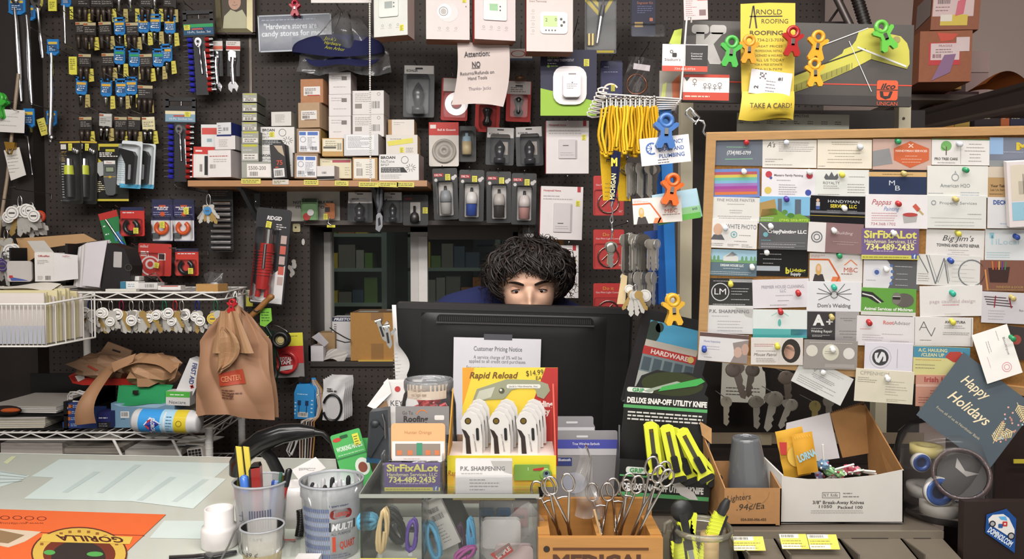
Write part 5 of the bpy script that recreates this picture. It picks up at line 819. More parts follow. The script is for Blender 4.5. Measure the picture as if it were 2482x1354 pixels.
ledge('white printer supply carton behind the brown one on the ledge',806,855,768,3.03,.09,'c9c7c8:p','supply_carton',fn=lambda t,c,yb:(c.c('1d2340:p'),c.rect(806,768,855,778,.5),c.text('PRESTO',830,773,6,'d6d6de',40,z=.9,shear=.3,bold=.04),c.text('PR021',813,798,6,'2a2a30',26,z=.9,rot=-90)))
ledge('small tan carton with an open lid at the left of the ledge',770,812,806,3.0,.08,'a0825c:c','small_carton')
ledge('little white open box at the left corner of the ledge',748,784,838,2.93,.07,'c9c5c8:p','small_carton',fn=lambda t,c,yb:t.p('flap','b3aeb2:p').hexa([(757,816,4),(775,804,4),(796,830,-4),(786,840,-2),(757,816,3),(775,804,3),(796,830,-5),(786,840,-3)]))
O('packet','crumpled white foil packet on the window ledge','packet',G(812,862,2.95),'bcb7b3:p').grid(lambda u,v:(786+50*u+6*(1-v),850+22*v-4*math.sin(u*5),-14+22*v+4*math.sin(u*9+v*7)),12,8,False)
O('padded_envelope','yellow padded envelope under the brown shipping carton','envelope',I4,'c9a548:p').prism([(X(868,2.93),2.92),(X(952,2.93),2.92),(X(955,2.93),2.99),(X(885,2.93),2.99)],ZL+.0004,ZL+.006)
O('ledge_cable','thin black cable hanging across the things on the ledge','cable',G(820,810,2.92),'1c1c1c:s').tube([(795,796,-20),(812,806,-10),(835,818,-4),(850,824,0)],1.6,6).tube([(812,824,-10),(835,830,-4),(850,828,0)],1.4,6)
# ================= the clerk =================
PY = 1.86; EC = W(1283,705,PY)
HB = Matrix.Translation(EC)@Matrix(((1,0,0,0),(0,0,-1,0),(0,1,0,0),(0,0,0,1)))@Matrix.Rotation(math.radians(7),4,'X')@Matrix.Rotation(math.radians(1.5),4,'Z')
BB = Matrix.Translation(EC)@Matrix(((1,0,0,0),(0,0,-1,0),(0,1,0,0),(0,0,0,1)))
def ga(x,s):return math.exp(-(x/s)**2)
def headp(u,v,off=0):
 """u around (0 = back, .5 = front), v from chin to crown"""
 a = 2*math.pi*(u-.5); y = -.118+.229*v; k = (y+.118)/.238
 prof = math.sin(math.pi*min(1,max(0,k*.5+.5*k**.8)))**.5 if 0 else max(0,1-abs((y-.003)/.1165)**2.6)**.45
 jaw = 1-.30*max(0,(-.01-y)/.11)**1.3
 wx = .0735*prof*jaw+off; zf = .098*prof*(1-.12*max(0,(-.02-y)/.1))+off; zb = .100*prof*(1-.55*max(0,-y/.118))+off
 s, c = math.sin(a), math.cos(a); x = wx*(abs(s)**.92)*(1 if s>0 else-1); z = (zf if c>0 else zb)*(abs(c)**.86)*(1 if c>0 else-1)-.098
 if c>0:
  front = ga(x,.02)
  nose = .024*ga(x,.0105)*max(0,1-abs((y+.020)/.030)**2)if-.05<y<.010 else 0
  nose+=.018*ga(x,.0115)*ga(y+.038,.010)+.013*(ga(x-.0145,.006)+ga(x+.0145,.006))*ga(y+.042,.007)-.006*(ga(x-.008,.003)+ga(x+.008,.003))*ga(y+.049,.003)
  brow = .006*(ga(x-.032,.02)+ga(x+.032,.02))*ga(y-.020,.008)
  eye = -.010*(ga(x-.0325,.017)+ga(x+.0325,.017))*ga(y,.011)
  cheek = .004*(ga(x-.042,.02)+ga(x+.042,.02))*ga(y+.035,.02)
  lip = .008*ga(x,.018)*(ga(y+.068,.006)+ga(y+.080,.007))-.003*ga(x,.02)*ga(y+.074,.003)+.006*ga(x,.02)*ga(y+.105,.012)
  z+=nose+brow+eye+cheek+lip
 return(x,y,z)
t = T('person','young person with dark curly hair in a navy shirt sitting behind the monitor','person',BB)
body = t.p('body','d9ae95:skin',HB)
NU, NV = 120, 110; V = [headp(i/NU,(j+.5)/NV)for j in range(NV)for i in range(NU)]
body.add(V,[(j*NU+i,j*NU+(i+1)%NU,(j+1)*NU+(i+1)%NU,(j+1)*NU+i)for j in range(NV-1)for i in range(NU)]+[tuple(range(NU-1,-1,-1)),tuple(range((NV-1)*NU,NV*NU))])
for sx in(-1,1):body.ball(sx*.076,-.012,-.095,.010,.030,.018,10,8)
body.at(BB); NC = (-.02,-.13,-.17)
body.tube([(0,-.04,-.12),(-.015,-.10,-.15),(-.03,-.17,-.20),(-.035,-.25,-.22)],[.055,.056,.062,.07],18)
def ell(m,p,r):m.ball(*p,*r,20,14)
SH = [(-.205,-.088,-.21),(.125,-.12,-.21)]
def limbs(m,g=0,arms=True):
 ell(m,(-.04,-.22,-.22),(.17+g,.14+g,.105+g)); ell(m,(-.04,-.38,-.24),(.155+g,.20+g,.11+g)); ell(m,(-.04,-.58,-.26),(.165+g,.15+g,.12+g))
 for i, (x,y,z)in enumerate(SH):
  sx = -1 if i==0 else 1
  m.tube([(-.03+sx*.02,-.065,-.2),((x-.03+sx*.02)/2,-.062 if sx<0 else-.08,-.2),(x,y,z)],[.05+g,.058+g,.062+g],14); ell(m,(x,y,z),(.062+g,.06+g,.062+g))
  m.tube([(x,y,z),(x+sx*.03,y-.13,z+.02),(x+sx*.05,-.355,z+.06)],[.058+g,.05+g,.042+g],14)
limbs(body)
hands = []
for i, (x,y,z)in enumerate(SH):
 sx = -1 if i==0 else 1; ex, ey, ez = x+sx*.05, -.355, z+.06; wx, wy, wz = x*.6+.01, -.412, -.045
 body.tube([(ex,ey,ez),((ex+wx)/2,(ey+wy)/2-.01,(ez+wz)/2),(wx,wy,wz)],[.042,.036,.025],14)
 body.tube([(wx,wy,wz),(wx,wy+.002,wz+.03),(wx,wy-.002,wz+.075)],[.025,.034,.032],12); ell(body,(wx,wy,wz+.045),(.04,.014,.045))
 for f, (dx,L)in enumerate(((-.03,.062),(-.010,.074),(.010,.070),(.030,.054))):body.tube([(wx+dx,wy,wz+.07),(wx+dx*1.1,wy+.012,wz+.07+L*.45),(wx+dx*1.15,wy+.002,wz+.07+L*.8),(wx+dx*1.15,wy-.014,wz+.07+L)],[.0095,.009,.008,.007],10)
 body.tube([(wx-sx*.02,wy-.002,wz+.02),(wx-sx*.045,wy-.006,wz+.05),(wx-sx*.052,wy-.012,wz+.085)],[.013,.011,.008],10)
 hx = -.04+sx*.09; body.tube([(hx,-.66,-.26),(hx+sx*.05,-.72,-.06),(hx+sx*.06,-.73,.13)],[.085,.075,.06],14); body.tube([(hx+sx*.06,-.73,.13),(hx+sx*.06,-.98,.10),(hx+sx*.06,-1.24,.08)],[.058,.052,.038],14); body.tube([(hx+sx*.06,-1.29,.05),(hx+sx*.06,-1.30,.13),(hx+sx*.07,-1.315,.24)],[.04,.042,.03],12)
ell(body,(-.04,-.66,-.26),(.17,.12,.13))
def rem(vox,it=4):
 def f(o):
  r = o.modifiers.new('one_surface','REMESH'); r.mode = 'VOXEL'; r.voxel_size = vox; r.use_smooth_shade = True
  s = o.modifiers.new('soft','SMOOTH'); s.factor = .5; s.iterations = it
 return f
body.post = rem(.0032,3)
sh = t.p('shirt','23294f:f',BB); limbs(sh,.012); sh.tube([(-.02,-.115,-.165),(-.03,-.17,-.2)],[.07,.09],16)
for i, (x,y,z)in enumerate(SH):
 sx = -1 if i==0 else 1; sh.tube([(x+sx*.05,-.355,z+.06),((x+sx*.05+x*.6)/2,-.40,(z+.06)/2+.0)],[.055,.048],14)
sh.post = rem(.006,5)
tr = t.p('trousers','2a2c33:f',BB); ell(tr,(-.04,-.66,-.26),(.182,.13,.142))
for sx in(-1,1):hx = -.04+sx*.09; tr.tube([(hx,-.66,-.26),(hx+sx*.05,-.72,-.06),(hx+sx*.06,-.73,.13)],[.097,.087,.072],14); tr.tube([(hx+sx*.06,-.73,.13),(hx+sx*.06,-.98,.10),(hx+sx*.06,-1.22,.08)],[.07,.064,.052],14)
tr.post = rem(.007,4)
for sx in(-1,1):
 s_ = t.p('shoe','1b1b1d:s',BB); x = -.04+sx*.155; s_.tube([(x,-1.285,.03),(x,-1.30,.12),(x+sx*.01,-1.312,.255)],[.046,.05,.036],14); s_.post = rem(.006,4)
for sx in(-1,1):
 ex, ey, ez = sx*.0322, -.0010, -.0240
 e = t.p('eye','d9d0cb:g',HB); e.ball(ex,ey,ez,.0122,n=20,k=14); i_ = sub(e,'iris','2a1a14:k'); i_.ball(ex-.0006,ey-.0022,ez+.0068,.0064,n=16,k=10)
 l = t.p('eyelid','cfa088:skin',HB)
 l.grid(lambda u,v:(ex+.0152*(2*u-1),ey+.0050*(1-(2*u-1)**2)**.7-.0015+v*.0085,ez+.0135*math.sqrt(max(.05,1-(.85*(2*u-1))**2))-.0006-.003*v),14,5)
 l.grid(lambda u,v:(ex+.0150*(2*u-1),ey-.0046*(1-(2*u-1)**2)**.7-.0008-v*.006,ez+.0125*math.sqrt(max(.05,1-(.85*(2*u-1))**2))-.001-.003*v),14,4)
 q = t.p('eyelashes','17100d:f',HB); q.tube([(ex+.0150*(2*u-1),ey+.0050*(1-(2*u-1)**2)**.7-.0012,ez+.0140*math.sqrt(max(.05,1-(.85*(2*u-1))**2)))for u in[k/12 for k in range(13)]],.0009,5)
 b = t.p('eyebrow','1d1512:f',HB)
 b.tube([(sx*(.014+.038*k/8),.0165+.0062*math.sin(k/8*2.4)-.001*k/8,headp(.5+math.asin(min(.99,(.014+.038*k/8)/.0735))/(2*math.pi)*.92*sx,(.0185+.118)/.229)[2]+.0030-.0045*(k/8))for k in range(9)],[.0012+.0022*math.sin(math.pi*min(1,k/8*.85+.15))for k in range(9)],8)
hr = t.p('hair','17110f:',HB); RH = random.Random(5)
def scalp(a,e,r=1):return((.098+(.010 if e<.6 else 0))*r*math.cos(e)*math.sin(a)+.004,(.034)+.089*r*math.sin(e),-.105+.112*r*math.cos(e)*math.cos(a))
def capfn(u,v):
 a = 2*math.pi*(u-.5); f = max(0,math.cos(a)); lo = -.9+1.55*min(1,max(0,f+.12)/.55)**.8; e = lo+(math.pi/2-lo)*v; k = 1+.05*math.sin(a*7+v*9)+.04*math.sin(a*13-v*15)
 x, y, z = scalp(a,e,k*.97); return(x,y,z)
hr.grid(capfn,60,26)
def curl(x,y,z,n,L,cr,turns,rad,drop):
 side = n.cross(Vector((0,1,0))).normalized()if abs(n.y)<.95 else Vector((1,0,0))
 d = (n*.6+side*RH.uniform(-1,1)+Vector((0,-.45,.1))).normalized(); a = d.orthogonal().normalized(); b = d.cross(a); ph = RH.uniform(0,6.28); P = []; K = 13
 for k in range(K):
  s_ = k/(K-1); t_ = ph+turns*6.28*s_; e = cr*min(1,s_*2.5)
  P.append(tuple(Vector((x,y,z))+d*L*s_+Vector((0,-drop*s_*s_,0))+n*.010*math.sin(s_*3.1)+(a*math.cos(t_)+b*math.sin(t_))*e))
 hr.c(RH.choice(['17110f:f','1d1512:f','120d0b:f','2c2019:f'])).tube(P,[rad*(1-.6*k/(K-1))for k in range(K)],4)
YL = [(-.10,-.075),(-.070,-.065),(-.064,-.03),(-.056,.010),(-.045,.032),(-.034,.048),(-.02,.056),(-.004,.050),(.008,.036),(.02,.030),(.035,.026),(.05,.018),(.058,.004),(.064,-.03),(.070,-.065),(.10,-.075)]
def ylim(x):
 for(a,b), (c,d)in zip(YL,YL[1:]):
  if x<=c:return b+(d-b)*max(0,(x-a)/(c-a))
 return-.075
for i in range(2900):
 a = RH.uniform(-math.pi,math.pi); e = math.asin(RH.uniform(-.9,1)); f = math.cos(a)
 if f>-.05 and e<(.55 if f>.5 else.15 if f>.35 else-.45):continue
 da, de = RH.uniform(-.5,.5)/max(.45,math.cos(e)), RH.uniform(.45,.95); ph, wv, am = RH.uniform(0,6.28), RH.uniform(4,9), RH.uniform(.03,.085); hgt = RH.uniform(.02,.15); P = []; K = 14
 for k in range(K):
  s_ = k/(K-1); aa = a+da*s_+am*1.3*math.sin(ph+wv*s_)*min(1,3*s_); ee = e-de*s_+am*math.cos(ph*1.7+wv*s_)*s_
  r = .97+hgt*math.sin(math.pi*min(1,s_*.8+.05))+am*.8*math.cos(ph+wv*s_)*min(1,3*s_)
  x, y, z = scalp(aa,ee,r)
  if z>-.075 and y<ylim(x)+RH.uniform(-.002,.004):break
  P.append((x,y,z))
 if len(P)<4:continue
 n = len(P)-1; rad = RH.choice((.0034,.0027,.0019,.0012)); hr.c(RH.choice(['17110f:','1d1512:','120d0b:','261b16:'])).tube(P,[rad*(.35+.65*math.sin(math.pi*min(1,.12+.88*k/n)))+.0003 for k in range(n+1)],5)
for i in range(260):
 a = RH.uniform(-math.pi,math.pi); e = math.asin(RH.uniform(-.75,1))
 if math.cos(a)>.3 and e<.8:continue
 x, y, z = scalp(a,e,1.05); curl(x,y,z,Vector((x-.004,y-.02,z+.105)).normalized(),RH.uniform(.02,.04),RH.uniform(.004,.009),RH.uniform(.6,1.6),.0011,.012)
for i in range(26):
 x = RH.uniform(-.045,.012); dr = RH.uniform(.008,.032); P = []; y0 = .062; z0 = headp(.5+x/.46,.76)[2]+.004; ph = RH.uniform(0,6); w_ = RH.uniform(.003,.006)
 for k in range(10):s_ = k/9; P.append((x+w_*math.sin(ph+s_*8)*s_,y0-dr*s_,z0+.004*math.sin(s_*3.0)+.002*math.cos(ph+s_*8)))
 hr.c('241a15:s').tube(P,[.0009*(1-.5*k/9)for k in range(10)],4)
st = T('stool','dark work stool under the clerk','stool',BB); s_ = st.p('seat','26262a:s'); s_.lathe([(0,-.84),(.18,-.84),(.19,-.82),(.19,-.795),(0,-.79)],-.04,0,-.26,28)
zf = -EC.z
for a in range(4):
 c, s2 = math.cos(math.pi/4+a*math.pi/2), math.sin(math.pi/4+a*math.pi/2); l = st.p('leg','3a3a3e:b'); l.tube([(-.04+.12*c,-.84,-.26+.12*s2),(-.04+.2*c,zf,-.26+.2*s2)],.012,10)
# ================= monitor =================
A = G(1243,900,1.68,roll=1.6,tilt=5,yaw=1.5); t = T('monitor','black computer monitor seen from behind, with a pricing notice taped on','monitor',A)
b = t.p('back_shell','181718:s'); b.rr(958,738,1530,1062,10,-22,-6); b.rr(966,746,1522,1056,12,-6,2)
b.grid(lambda u,v:(1020+446*u,760+290*v,2+9*min(1,6*u,6*(1-u),7*v,7*(1-v))**.6),40,30)
b.c('2a292a:s'); b.rr(964,738,1524,752,4,-8,3)
v_ = t.p('vent_slot','060606:s'); v_.rr(1058,763,1432,780,8,2,13); v_.c('2b2b2c:s'); [v_.box(1064+4.6*i,766,1066.2+4.6*i,777,13,14)for i in range(79)]
v_.c('3a393a:s'); v_.rr(1056,779,1434,783,2,8,15)
q = t.p('badge','2e2e33:g'); q.rect(1168,806,1240,824,12); sc = t.p('screen','0c0d10:g'); sc.rr(964,746,1524,1050,6,-24,-22)
q = t.p('stand_neck','1b1b1c:s'); q.box(1190,1000,1296,1180,-8,10); fb = EC; q = t.p('stand_foot','1b1b1c:s',I4); wb(q,-.15,.15,1.60,1.75,.9004,.912)
t = T('pricing_notice','white customer pricing notice taped on the back of the monitor','notice',G(1204,880,1.655,roll=1.4,tilt=5)); p = t.p('paper','d2d0d6:p'); p.box(1099,818,1310,1060,0,1); p.text('Customer Pricing Notice',1206,844,11,'75757c',117,z=1.4,bold=.012); p.text('A service charge of 3% will be',1206,865,8.5,'75757c',117,z=1.4); p.text('applied to all credit card purchases.',1206,875,8.5,'75757c',138,z=1.4); p.text('For your convenience, we accept',1190,891,8.5,'75757c',118,z=1.4)
tp = t.p('clear_tape','55555c:g'); tp.rect(1172,808,1240,822,1.6)
t = T('price_list','narrow white price list curling off the left edge of the monitor','paper',G(965,830,1.62)); p = t.p('paper','d5d3d2:p'); p.grid(lambda u,v:(951+8*v*1+(10+22*math.sin(min(1,max(0,v-.45)*2.2)*2.6)+8*v)*u,738+190*v+10*u*math.sin(v*4),4+14*math.sin(v*3)*u),8,24); p.lines(957,850,976,918,8,'8f8d8c',26,1.4)
for i, (x,y,r,lab)in enumerate(((925,800,-18,'upper steel bulldog clip at the left edge of the monitor'),(940,815,-8,'lower steel bulldog clip at the left edge of the monitor'))):
 t = T('bulldog_clip',lab,'clip',F(x,y,1.6-.02*i,roll=r),'steel bulldog clips'); c = t.p('clip_body','c9c8c4:m'); c.prism([(-5,22),(5,22),(8,-20),(2,-30),(-4,-20)],-3,5); c.c('3a3a3a:b'); c.box(-2,-16,3,10,5,6); l = t.p('lever','d0cfcb:m'); l.tube([(-8,24,0),(8,24,0)],5,10); l.prism([(8,10),(20,18),(22,12),(10,0)],-3,2)
# ================= key cutting corner on the right =================
t = T('key_cabinet','dark key blank cabinet standing behind the cork board','cabinet',I4)
YC = 1.72; b = t.p('back_panel','1c1715:s'); wb(b,X(1672,YC),X(2235,YC),YC,YC+.03,.9,CZ+.34)
b.c('2a211d:s'); wb(b,X(1672,YC),X(2235,YC),1.55,YC+.03,.9,.985)
for x0, x1, ya, yb, Yp in((1648,1677,244,760,1.62),(2172,2201,255,320,1.6),(2128,2156,965,1052,1.6)):
 p = t.p('upright','b3ab94:s'); zt_ = CZ-(ya-616)/1750*Yp; wb(p,X(x0,Yp),X(x1,Yp),Yp,Yp+.025,.985,zt_)if x0!=2172 else wb(p,X(x0,Yp),X(x1,Yp),Yp,Yp+.02,CZ-(330-616)/1750*Yp,zt_)
 if x0==2172:p.at(G(2187,287,Yp)).c('3a2f28:s').disc(2190,287,3.5,1)
p = t.p('label_strip','b9bcae:p',G(1925,297,1.6,roll=1)); p.box(1786,276,2058,330,0,1); p.text('AUTOMOTIVE',1930,281,7,'3a3a36',60,z=1.4)
for i in range(8):x = 1800+33*i; p.line([(x+12,310),(x+14,296),(x+20,294)],1.6,1.4); p.lines(x-8,292,x+8,302,2,'4a4a44',1.4,1.6)
p = t.p('shelf_front','8a7a66:s',G(2000,1062,1.56)); p.box(1700,1048,2240,1075,-2,0); p.c('a89a80:s'); p.rect(1800,1052,1870,1078,.5)
p = t.p('price_sheet','b9b7ab:p',G(1800,930,1.66,roll=2)); p.box(1748,876,1856,975,0,1); p.lines(1760,936,1845,960,3,'4a4844',1.4,2,.9)
SG = G(1935,155,1.52,roll=1.2); t = T('key_sign','dark key machine sign with a grey letter K, a yellow key and an orange badge','sign',SG)
c = t.p('panel','474340:s'); c.box(1655,56,2212,252,-8,0); c.c('353130:s'); c.rect(1655,228,2212,252,.4); c.c('b8402e:p'); c.rect(1655,200,2212,203,.6)
k = t.p('letter_k','a19e9a:s'); k.rr(1674,66,1716,88,8,.4,1); k.rr(1718,66,1758,88,8,.4,1); k.prism([(1685,84),(1705,84),(1705,102),(1722,84),(1752,84),(1728,112),(1750,160),(1720,160),(1706,130),(1706,155),(1685,155)],.4,1.0)
k = t.p('printed_key','b5b048:p'); k.prism([(1926,185),(1990,158),(2040,128),(2044,118),(2062,110),(2072,96),(2078,76),(2098,66),(2130,66),(2150,78),(2180,84),(2196,100),(2202,118),(2204,150),(2198,160),(2170,154),(2140,140),(2110,140),(2060,168),(1990,200),(1926,224)],.4,1.2)
k.c('8d8a3a:p'); k.quad((1926,206,1.5),(2060,152,1.5),(2060,168,1.5),(1926,224,1.5)); k.quad((2110,126,1.5),(2200,158,1.5),(2198,162,1.5),(2110,140,1.5)); k.c('23211c'); k.line([(1926,180),(2096,116)],3,1.8); k.c('d0cfca'); k.line([(2076,112),(2196,156)],4,1.9); k.line([(1990,110),(2100,66)],2,1.9); k.line([(2055,98),(2114,218)],1.6,1.9); k.c('8f8550'); k.disc(2170,92,9,2,8)
for i in range(12):k.c('5a5830'); x = 1932+12*i; k.line([(x,222-(x-1926)*.42),(x,208-(x-1926)*.42)],1,2)
b = t.p('badge','c9532f:p'); b.rr(2127,190,2178,238,6,.6,1.2); b.text('ilco',2154,204,13,'2a2422',36,z=1.6,shear=.3,bold=.03); b.c('2a2422'); b.rect(2127,212,2178,214,1.6); b.c('2a2422'); b.prism([(2134,216),(2166,216),(2160,232),(2148,236),(2136,230)],1.3,1.6); b.c('c9532f:p'); b.prism([(2142,218),(2158,218),(2154,228),(2144,228)],1.5,1.9); b.text('UNICAN',2153,246,9,'c9532f',50,z=1.6)
t = T('card_holder','yellow roofing card holder hanging over the key sign','card holder',G(1860,150,1.47)); c = t.p('back','c8ae38:p'); c.prism([(1793,12),(1860,9),(1925,10),(1926,100),(1924,230),(1798,230),(1794,100)],0,2)
c.text('RNOLD',1862,31,12,'2f2a1c',62,z=2.5); c.text('ROOFING',1876,53,11,'3a331e',64,z=2.5); c.c('2f2a1c'); c.line([(1815,70),(1823,18)],3,2.5); c.line([(1832,70),(1824,16)],4,2.5); c.line([(1815,42),(1894,41)],2.6,2.5); c.text('ROOFING',1856,81,10,'3a331e',80,z=2.5,bold=.02); c.text('734-213-7070',1866,98,7,'5a5028',64,z=2.5)
for i, s_ in enumerate(('GREAT PRICES','PROFESSIONAL INSTALL','LICENSED & INSURED','CALL US TODAY','FOR A FREE ESTIMATE','734-213-7070')):c.text(s_,1862,113+11*i,6.5 if i==3 else 5,'5a5028',76 if i==3 else 66,z=2.5)
p = t.p('pocket','ccb23a:p'); p.grid(lambda u,v:((1798+126*u)*(1-v)+(1789+132*u)*v,222+68*v+(4*math.sin(u*3.14)*v if v<.9 else 4*math.sin(u*6)),4+22*math.sin(v*2.6+.2)*math.sin(.3+u*2.5)),16,10); p.grid(lambda u,v:(1798+126*(1-u),222+68*v,2),4,4); n0 = len(p.v); p.text('TAKE A CARD!',1860,260,12,'3a331e',100,z=27,bold=.01)
t = T('business_card','white business card standing sideways in the yellow roofing pocket','card',G(1866,200,1.465,roll=7)); c = t.p('card','c9c6c8:p'); c.box(1816,174,1916,232,5,6); c.c('3a3638'); [c.rect(1838+4*(i%4),180+4*(i//4),1841+4*(i%4),183+4*(i//4),6.4)for i in(0,1,3,4,6,9,10,12,15)]; c.text('2',1832,216,10,'3a3638',z=6.4,rot=-90,bold=.03); c.text('#1',1888,190,8,'2a2628',z=6.4,bold=.03); c.lines(1855,195,1880,226,4,'77737a',6.4,1.6)
for x, y, col, s_, r, lab in((1768,130,'47a045:g',.98,6,'green people-shaped clip between the letter K and the yellow card holder'),(1812,124,'c98a2a:g',.9,2,'amber people-shaped clip on the left edge of the yellow card holder'),(1917,105,'9a1f1e:g',.95,4,'red people-shaped clip on the right edge of the yellow card holder'),(1976,116,'d99528:g',.95,8,'upper orange people-shaped clip on the printed yellow key'),(1971,180,'d99a2c:g',.9,-2,'lower orange people-shaped clip on the printed yellow key')):ginger(lab,x,y,col,1.455,s_,r,back=False)
ginger('lime people-shaped clip on the head of the printed yellow key',2140,92,'5fae45:g',1.5,1.0,-22,back=False)
def pc(label,x0,y0,x1,y1,Y,bg,roll=0,fn=None,name='business_card',cat='card',grp=None):
 t = T(name,label,cat,G((x0+x1)/2,(y0+y1)/2,Y,roll=roll),grp); c = t.p('card',bg); c.box(x0,y0,x1,y1,0,1.2)
 if fn:fn(c,t)
 return t
def f_(c,t):
 c.c('1d1a1b'); c.rect(1661,110,1715,160,1.5); c.c('b8412e'); c.rect(1605,160,1715,173,1.7); c.text('734-665-0724',1660,167,5,'e6c8bf',50,z=2); c.c('1d1a1b'); c.rr(1629,129,1640,139,2,1.6); c.ring(1627,126,4,1.4,1.6); c.text("Stadium's",1630,145,6,'5a5254',38,z=1.6); c.text('Commercial',1688,130,4,'c9c5c5',28,z=1.9); c.text('Residential',1688,136,4,'c9c5c5',26,z=1.9); c.text('Automotive',1688,142,4,'c9c5c5',26,z=1.9)
pc('white, black and red locksmith card at the left end of the key sign',1605,108,1715,173,1.45,'c5bfbf:p',1,f_)
def f_(c,t):
 c.c('b03a28'); c.rect(1655,181,1767,188,1.5); c.rect(1655,224,1767,243,1.5); c.lines(1660,230,1762,238,1,'e0b8a8',1.8,3,.95); c.c('2f2b2b'); c.prism([(1657,188),(1672,188),(1664,198)],1.3,1.6)
 for x, y, r in((1683,197,5),(1708,206,4),(1719,206,4),(1732,208,3.5),(1744,205,5)):c.ring(x,y,r,1,1.6); c.line([(x,y+r),(x,y+r+8)],1,1.6); c.line([(x-5,y+r+3),(x+5,y+r+3)],1,1.6)
pc('white and red card with a row of doodled figures below the locksmith card',1655,181,1767,243,1.46,'d0c9c6:p',1,f_)
pc('pinkish card with small print at the top edge over the key sign',1657,-20,1715,48,1.47,'c3a9a8:p',-2,lambda c,t:(c.lines(1662,0,1690,40,8,'8d6f70',1.5,1.4),c.c('6a5556'),c.rect(1694,24,1710,38,1.5),c.c('a33a34'),c.rect(1690,-6,1715,2,1.5)))
pc('dim photo print behind the white display hook',1598,172,1652,240,1.49,'8f8a80:p',0,lambda c,t:(c.c('a85a34'),c.quad((1628,200,1.5),(1648,180,1.5),(1646,238,1.5),(1630,236,1.5)),c.c('a8b060'),c.quad((1606,206,1.5),(1616,198,1.5),(1612,238,1.5),(1602,238,1.5))),name='photo_print',cat='photo')
O('green_card','narrow lime coloured tag above the locksmith card','tag',G(1640,90,1.5,roll=8),'a8b546:p').prism([(1632,75),(1650,68),(1652,108),(1624,108)],0,1)
t = T('display_hook','long white wire display hook with several prongs carrying the yellow lanyards','hook',G(1560,235,1.45)); w_ = t.p('wire','c9c4c0:s'); w_.tube([(1676,54,-8),(1674,42,-2),(1664,44,0),(1662,60,0),(1650,240,0),(1640,252,0),(1648,262,-40),(1660,262,-80)],2.4,8)
for i in range(7):z = -12*i; w_.tube([(1652,240+2*i,z),(1458-3*i,232+7*i,z+20),(1448-3*i,228+7*i,z+20),(1447-3*i,220+7*i,z+20),(1456-3*i,217+7*i,z+20),(1472-2*i,220+7*i,z+20)],2.2,7)
for i in range(19):
 x = 1462+7.0*i; dz = -8+(i*37%5)*7
 t = T('lanyard',f'looped yellow lanyard, {"first" if i == 0 else "among the bunch"} on the white display hook','lanyard',G(x,310,1.45),'yellow lanyards on the display hook'); s_ = t.p('strap',['c9a021:f','d4ad2a:f','bd9219:f'][i%3]); y1 = 366+8*math.sin(i*1.3)
 for k in range(2):
  pts = [(x-3+2*math.sin(q*.9+i)+k*6-(6 if i<2 else 0)*math.sin(q/8*3.14)*(1-2*k),262+(y1-262)*q/8,dz+k*5)for q in range(9)]
  s_.add([p for a in pts for p in((a[0]-2.4,a[1],a[2]-7),(a[0]+2.4,a[1],a[2]-7),(a[0]+2.4,a[1],a[2]+7),(a[0]-2.4,a[1],a[2]+7))],[f for q in range(8)for f in[(4*q+e,4*q+(e+1)%4,4*q+4+(e+1)%4,4*q+4+e)for e in range(4)]])
 s_.tube([(x-4,y1,dz),(x-2,y1+6,dz+2),(x+3,y1+6,dz+4),(x+4,y1,dz+5)],4,8); c = t.p('clip','cfcdc8:m'); c.tube([(x,244,dz+2),(x,264,dz+2)],[3,4.5],8); c.ball(x,240,dz+2,4,n=8,k=6)
t = T('lanyard','wide yellow strap lanyard hanging lowest behind the navy one','lanyard',G(1500,430,1.47)); s_ = t.p('strap','c9a326:f'); s_.prism([(1452,340),(1478,362),(1484,484),(1462,486),(1455,400)],0,2); s_.prism([(1492,362),(1516,370),(1530,486),(1500,486)],-8,-6); s_.text('LITE',1475,378,10,'2b2a30',30,z=2.4,rot=90,bold=.03); [s_.box(1459+i*.6,370+12*i,1461+i*.6,374+12*i,2,2.4)for i in range(0)]; s_.lines(1466,440,1480,480,4,'9a7d18',2.4,2)
t = T('lanyard','navy lanyard with a big yellow M and a house key at its end','lanyard',G(1490,480,1.43)); s_ = t.p('strap','1a1e3c:f'); s_.prism([(1480,366),(1496,366),(1494,440),(1488,490),(1478,488),(1481,430)],0,2); s_.prism([(1497,368),(1505,368),(1500,440),(1490,490),(1488,470)],-3,-1); s_.text('M',1488,393,18,'d9bd38',15,z=2.5,bold=.06); s_.text('MICHIGAN',1485,452,11,'d9cfa0',62,z=2.5,rot=-86,bold=.02)
c = t.p('swivel_clip',CH); c.tube([(1484,488,2),(1482,500,2)],3.4,8); c.tube([(1482,500,2),(1486,512,3),(1478,532,3),(1482,542,3),(1486,536,3),(1484,520,3)],1.8,6); c.tube([(1483,542,2),(1484,560,2),(1482,580,2)],2,6); c.c('d8d8dc:m'); c.ball(1484,558,3,4,5,4)
k = t.p('key','9d9b93:m',F(1481,586,1.43)); keyshape(k,0,0,64,.02,'9d9b93:m',0,'s'); k.ball(0,-16,2,13,14,2); k.c('8a8880:m'); keyshape(k,2,2,60,-.12,'b0a890:m',-3,'s')
t = T('steel_chain','steel quick link and S-hook tying the cork board to the cabinet post','chain',G(1696,300,1.3)); c = t.p('quick_link','c9c9c9:m'); c.tube([(1664,268,0),(1672,262,2),(1694,286,3),(1690,296,2),(1682,294,0),(1662,276,0)],3,8,closed=True); c.tube([(1676,272,4),(1686,282,4)],5,8); c = t.p('s_hook','c5c5c5:m'); c.tube([(1686,302,0),(1690,292,2),(1704,294,2),(1708,304,2),(1704,318,2),(1710,328,2),(1720,322,2)],3,8)
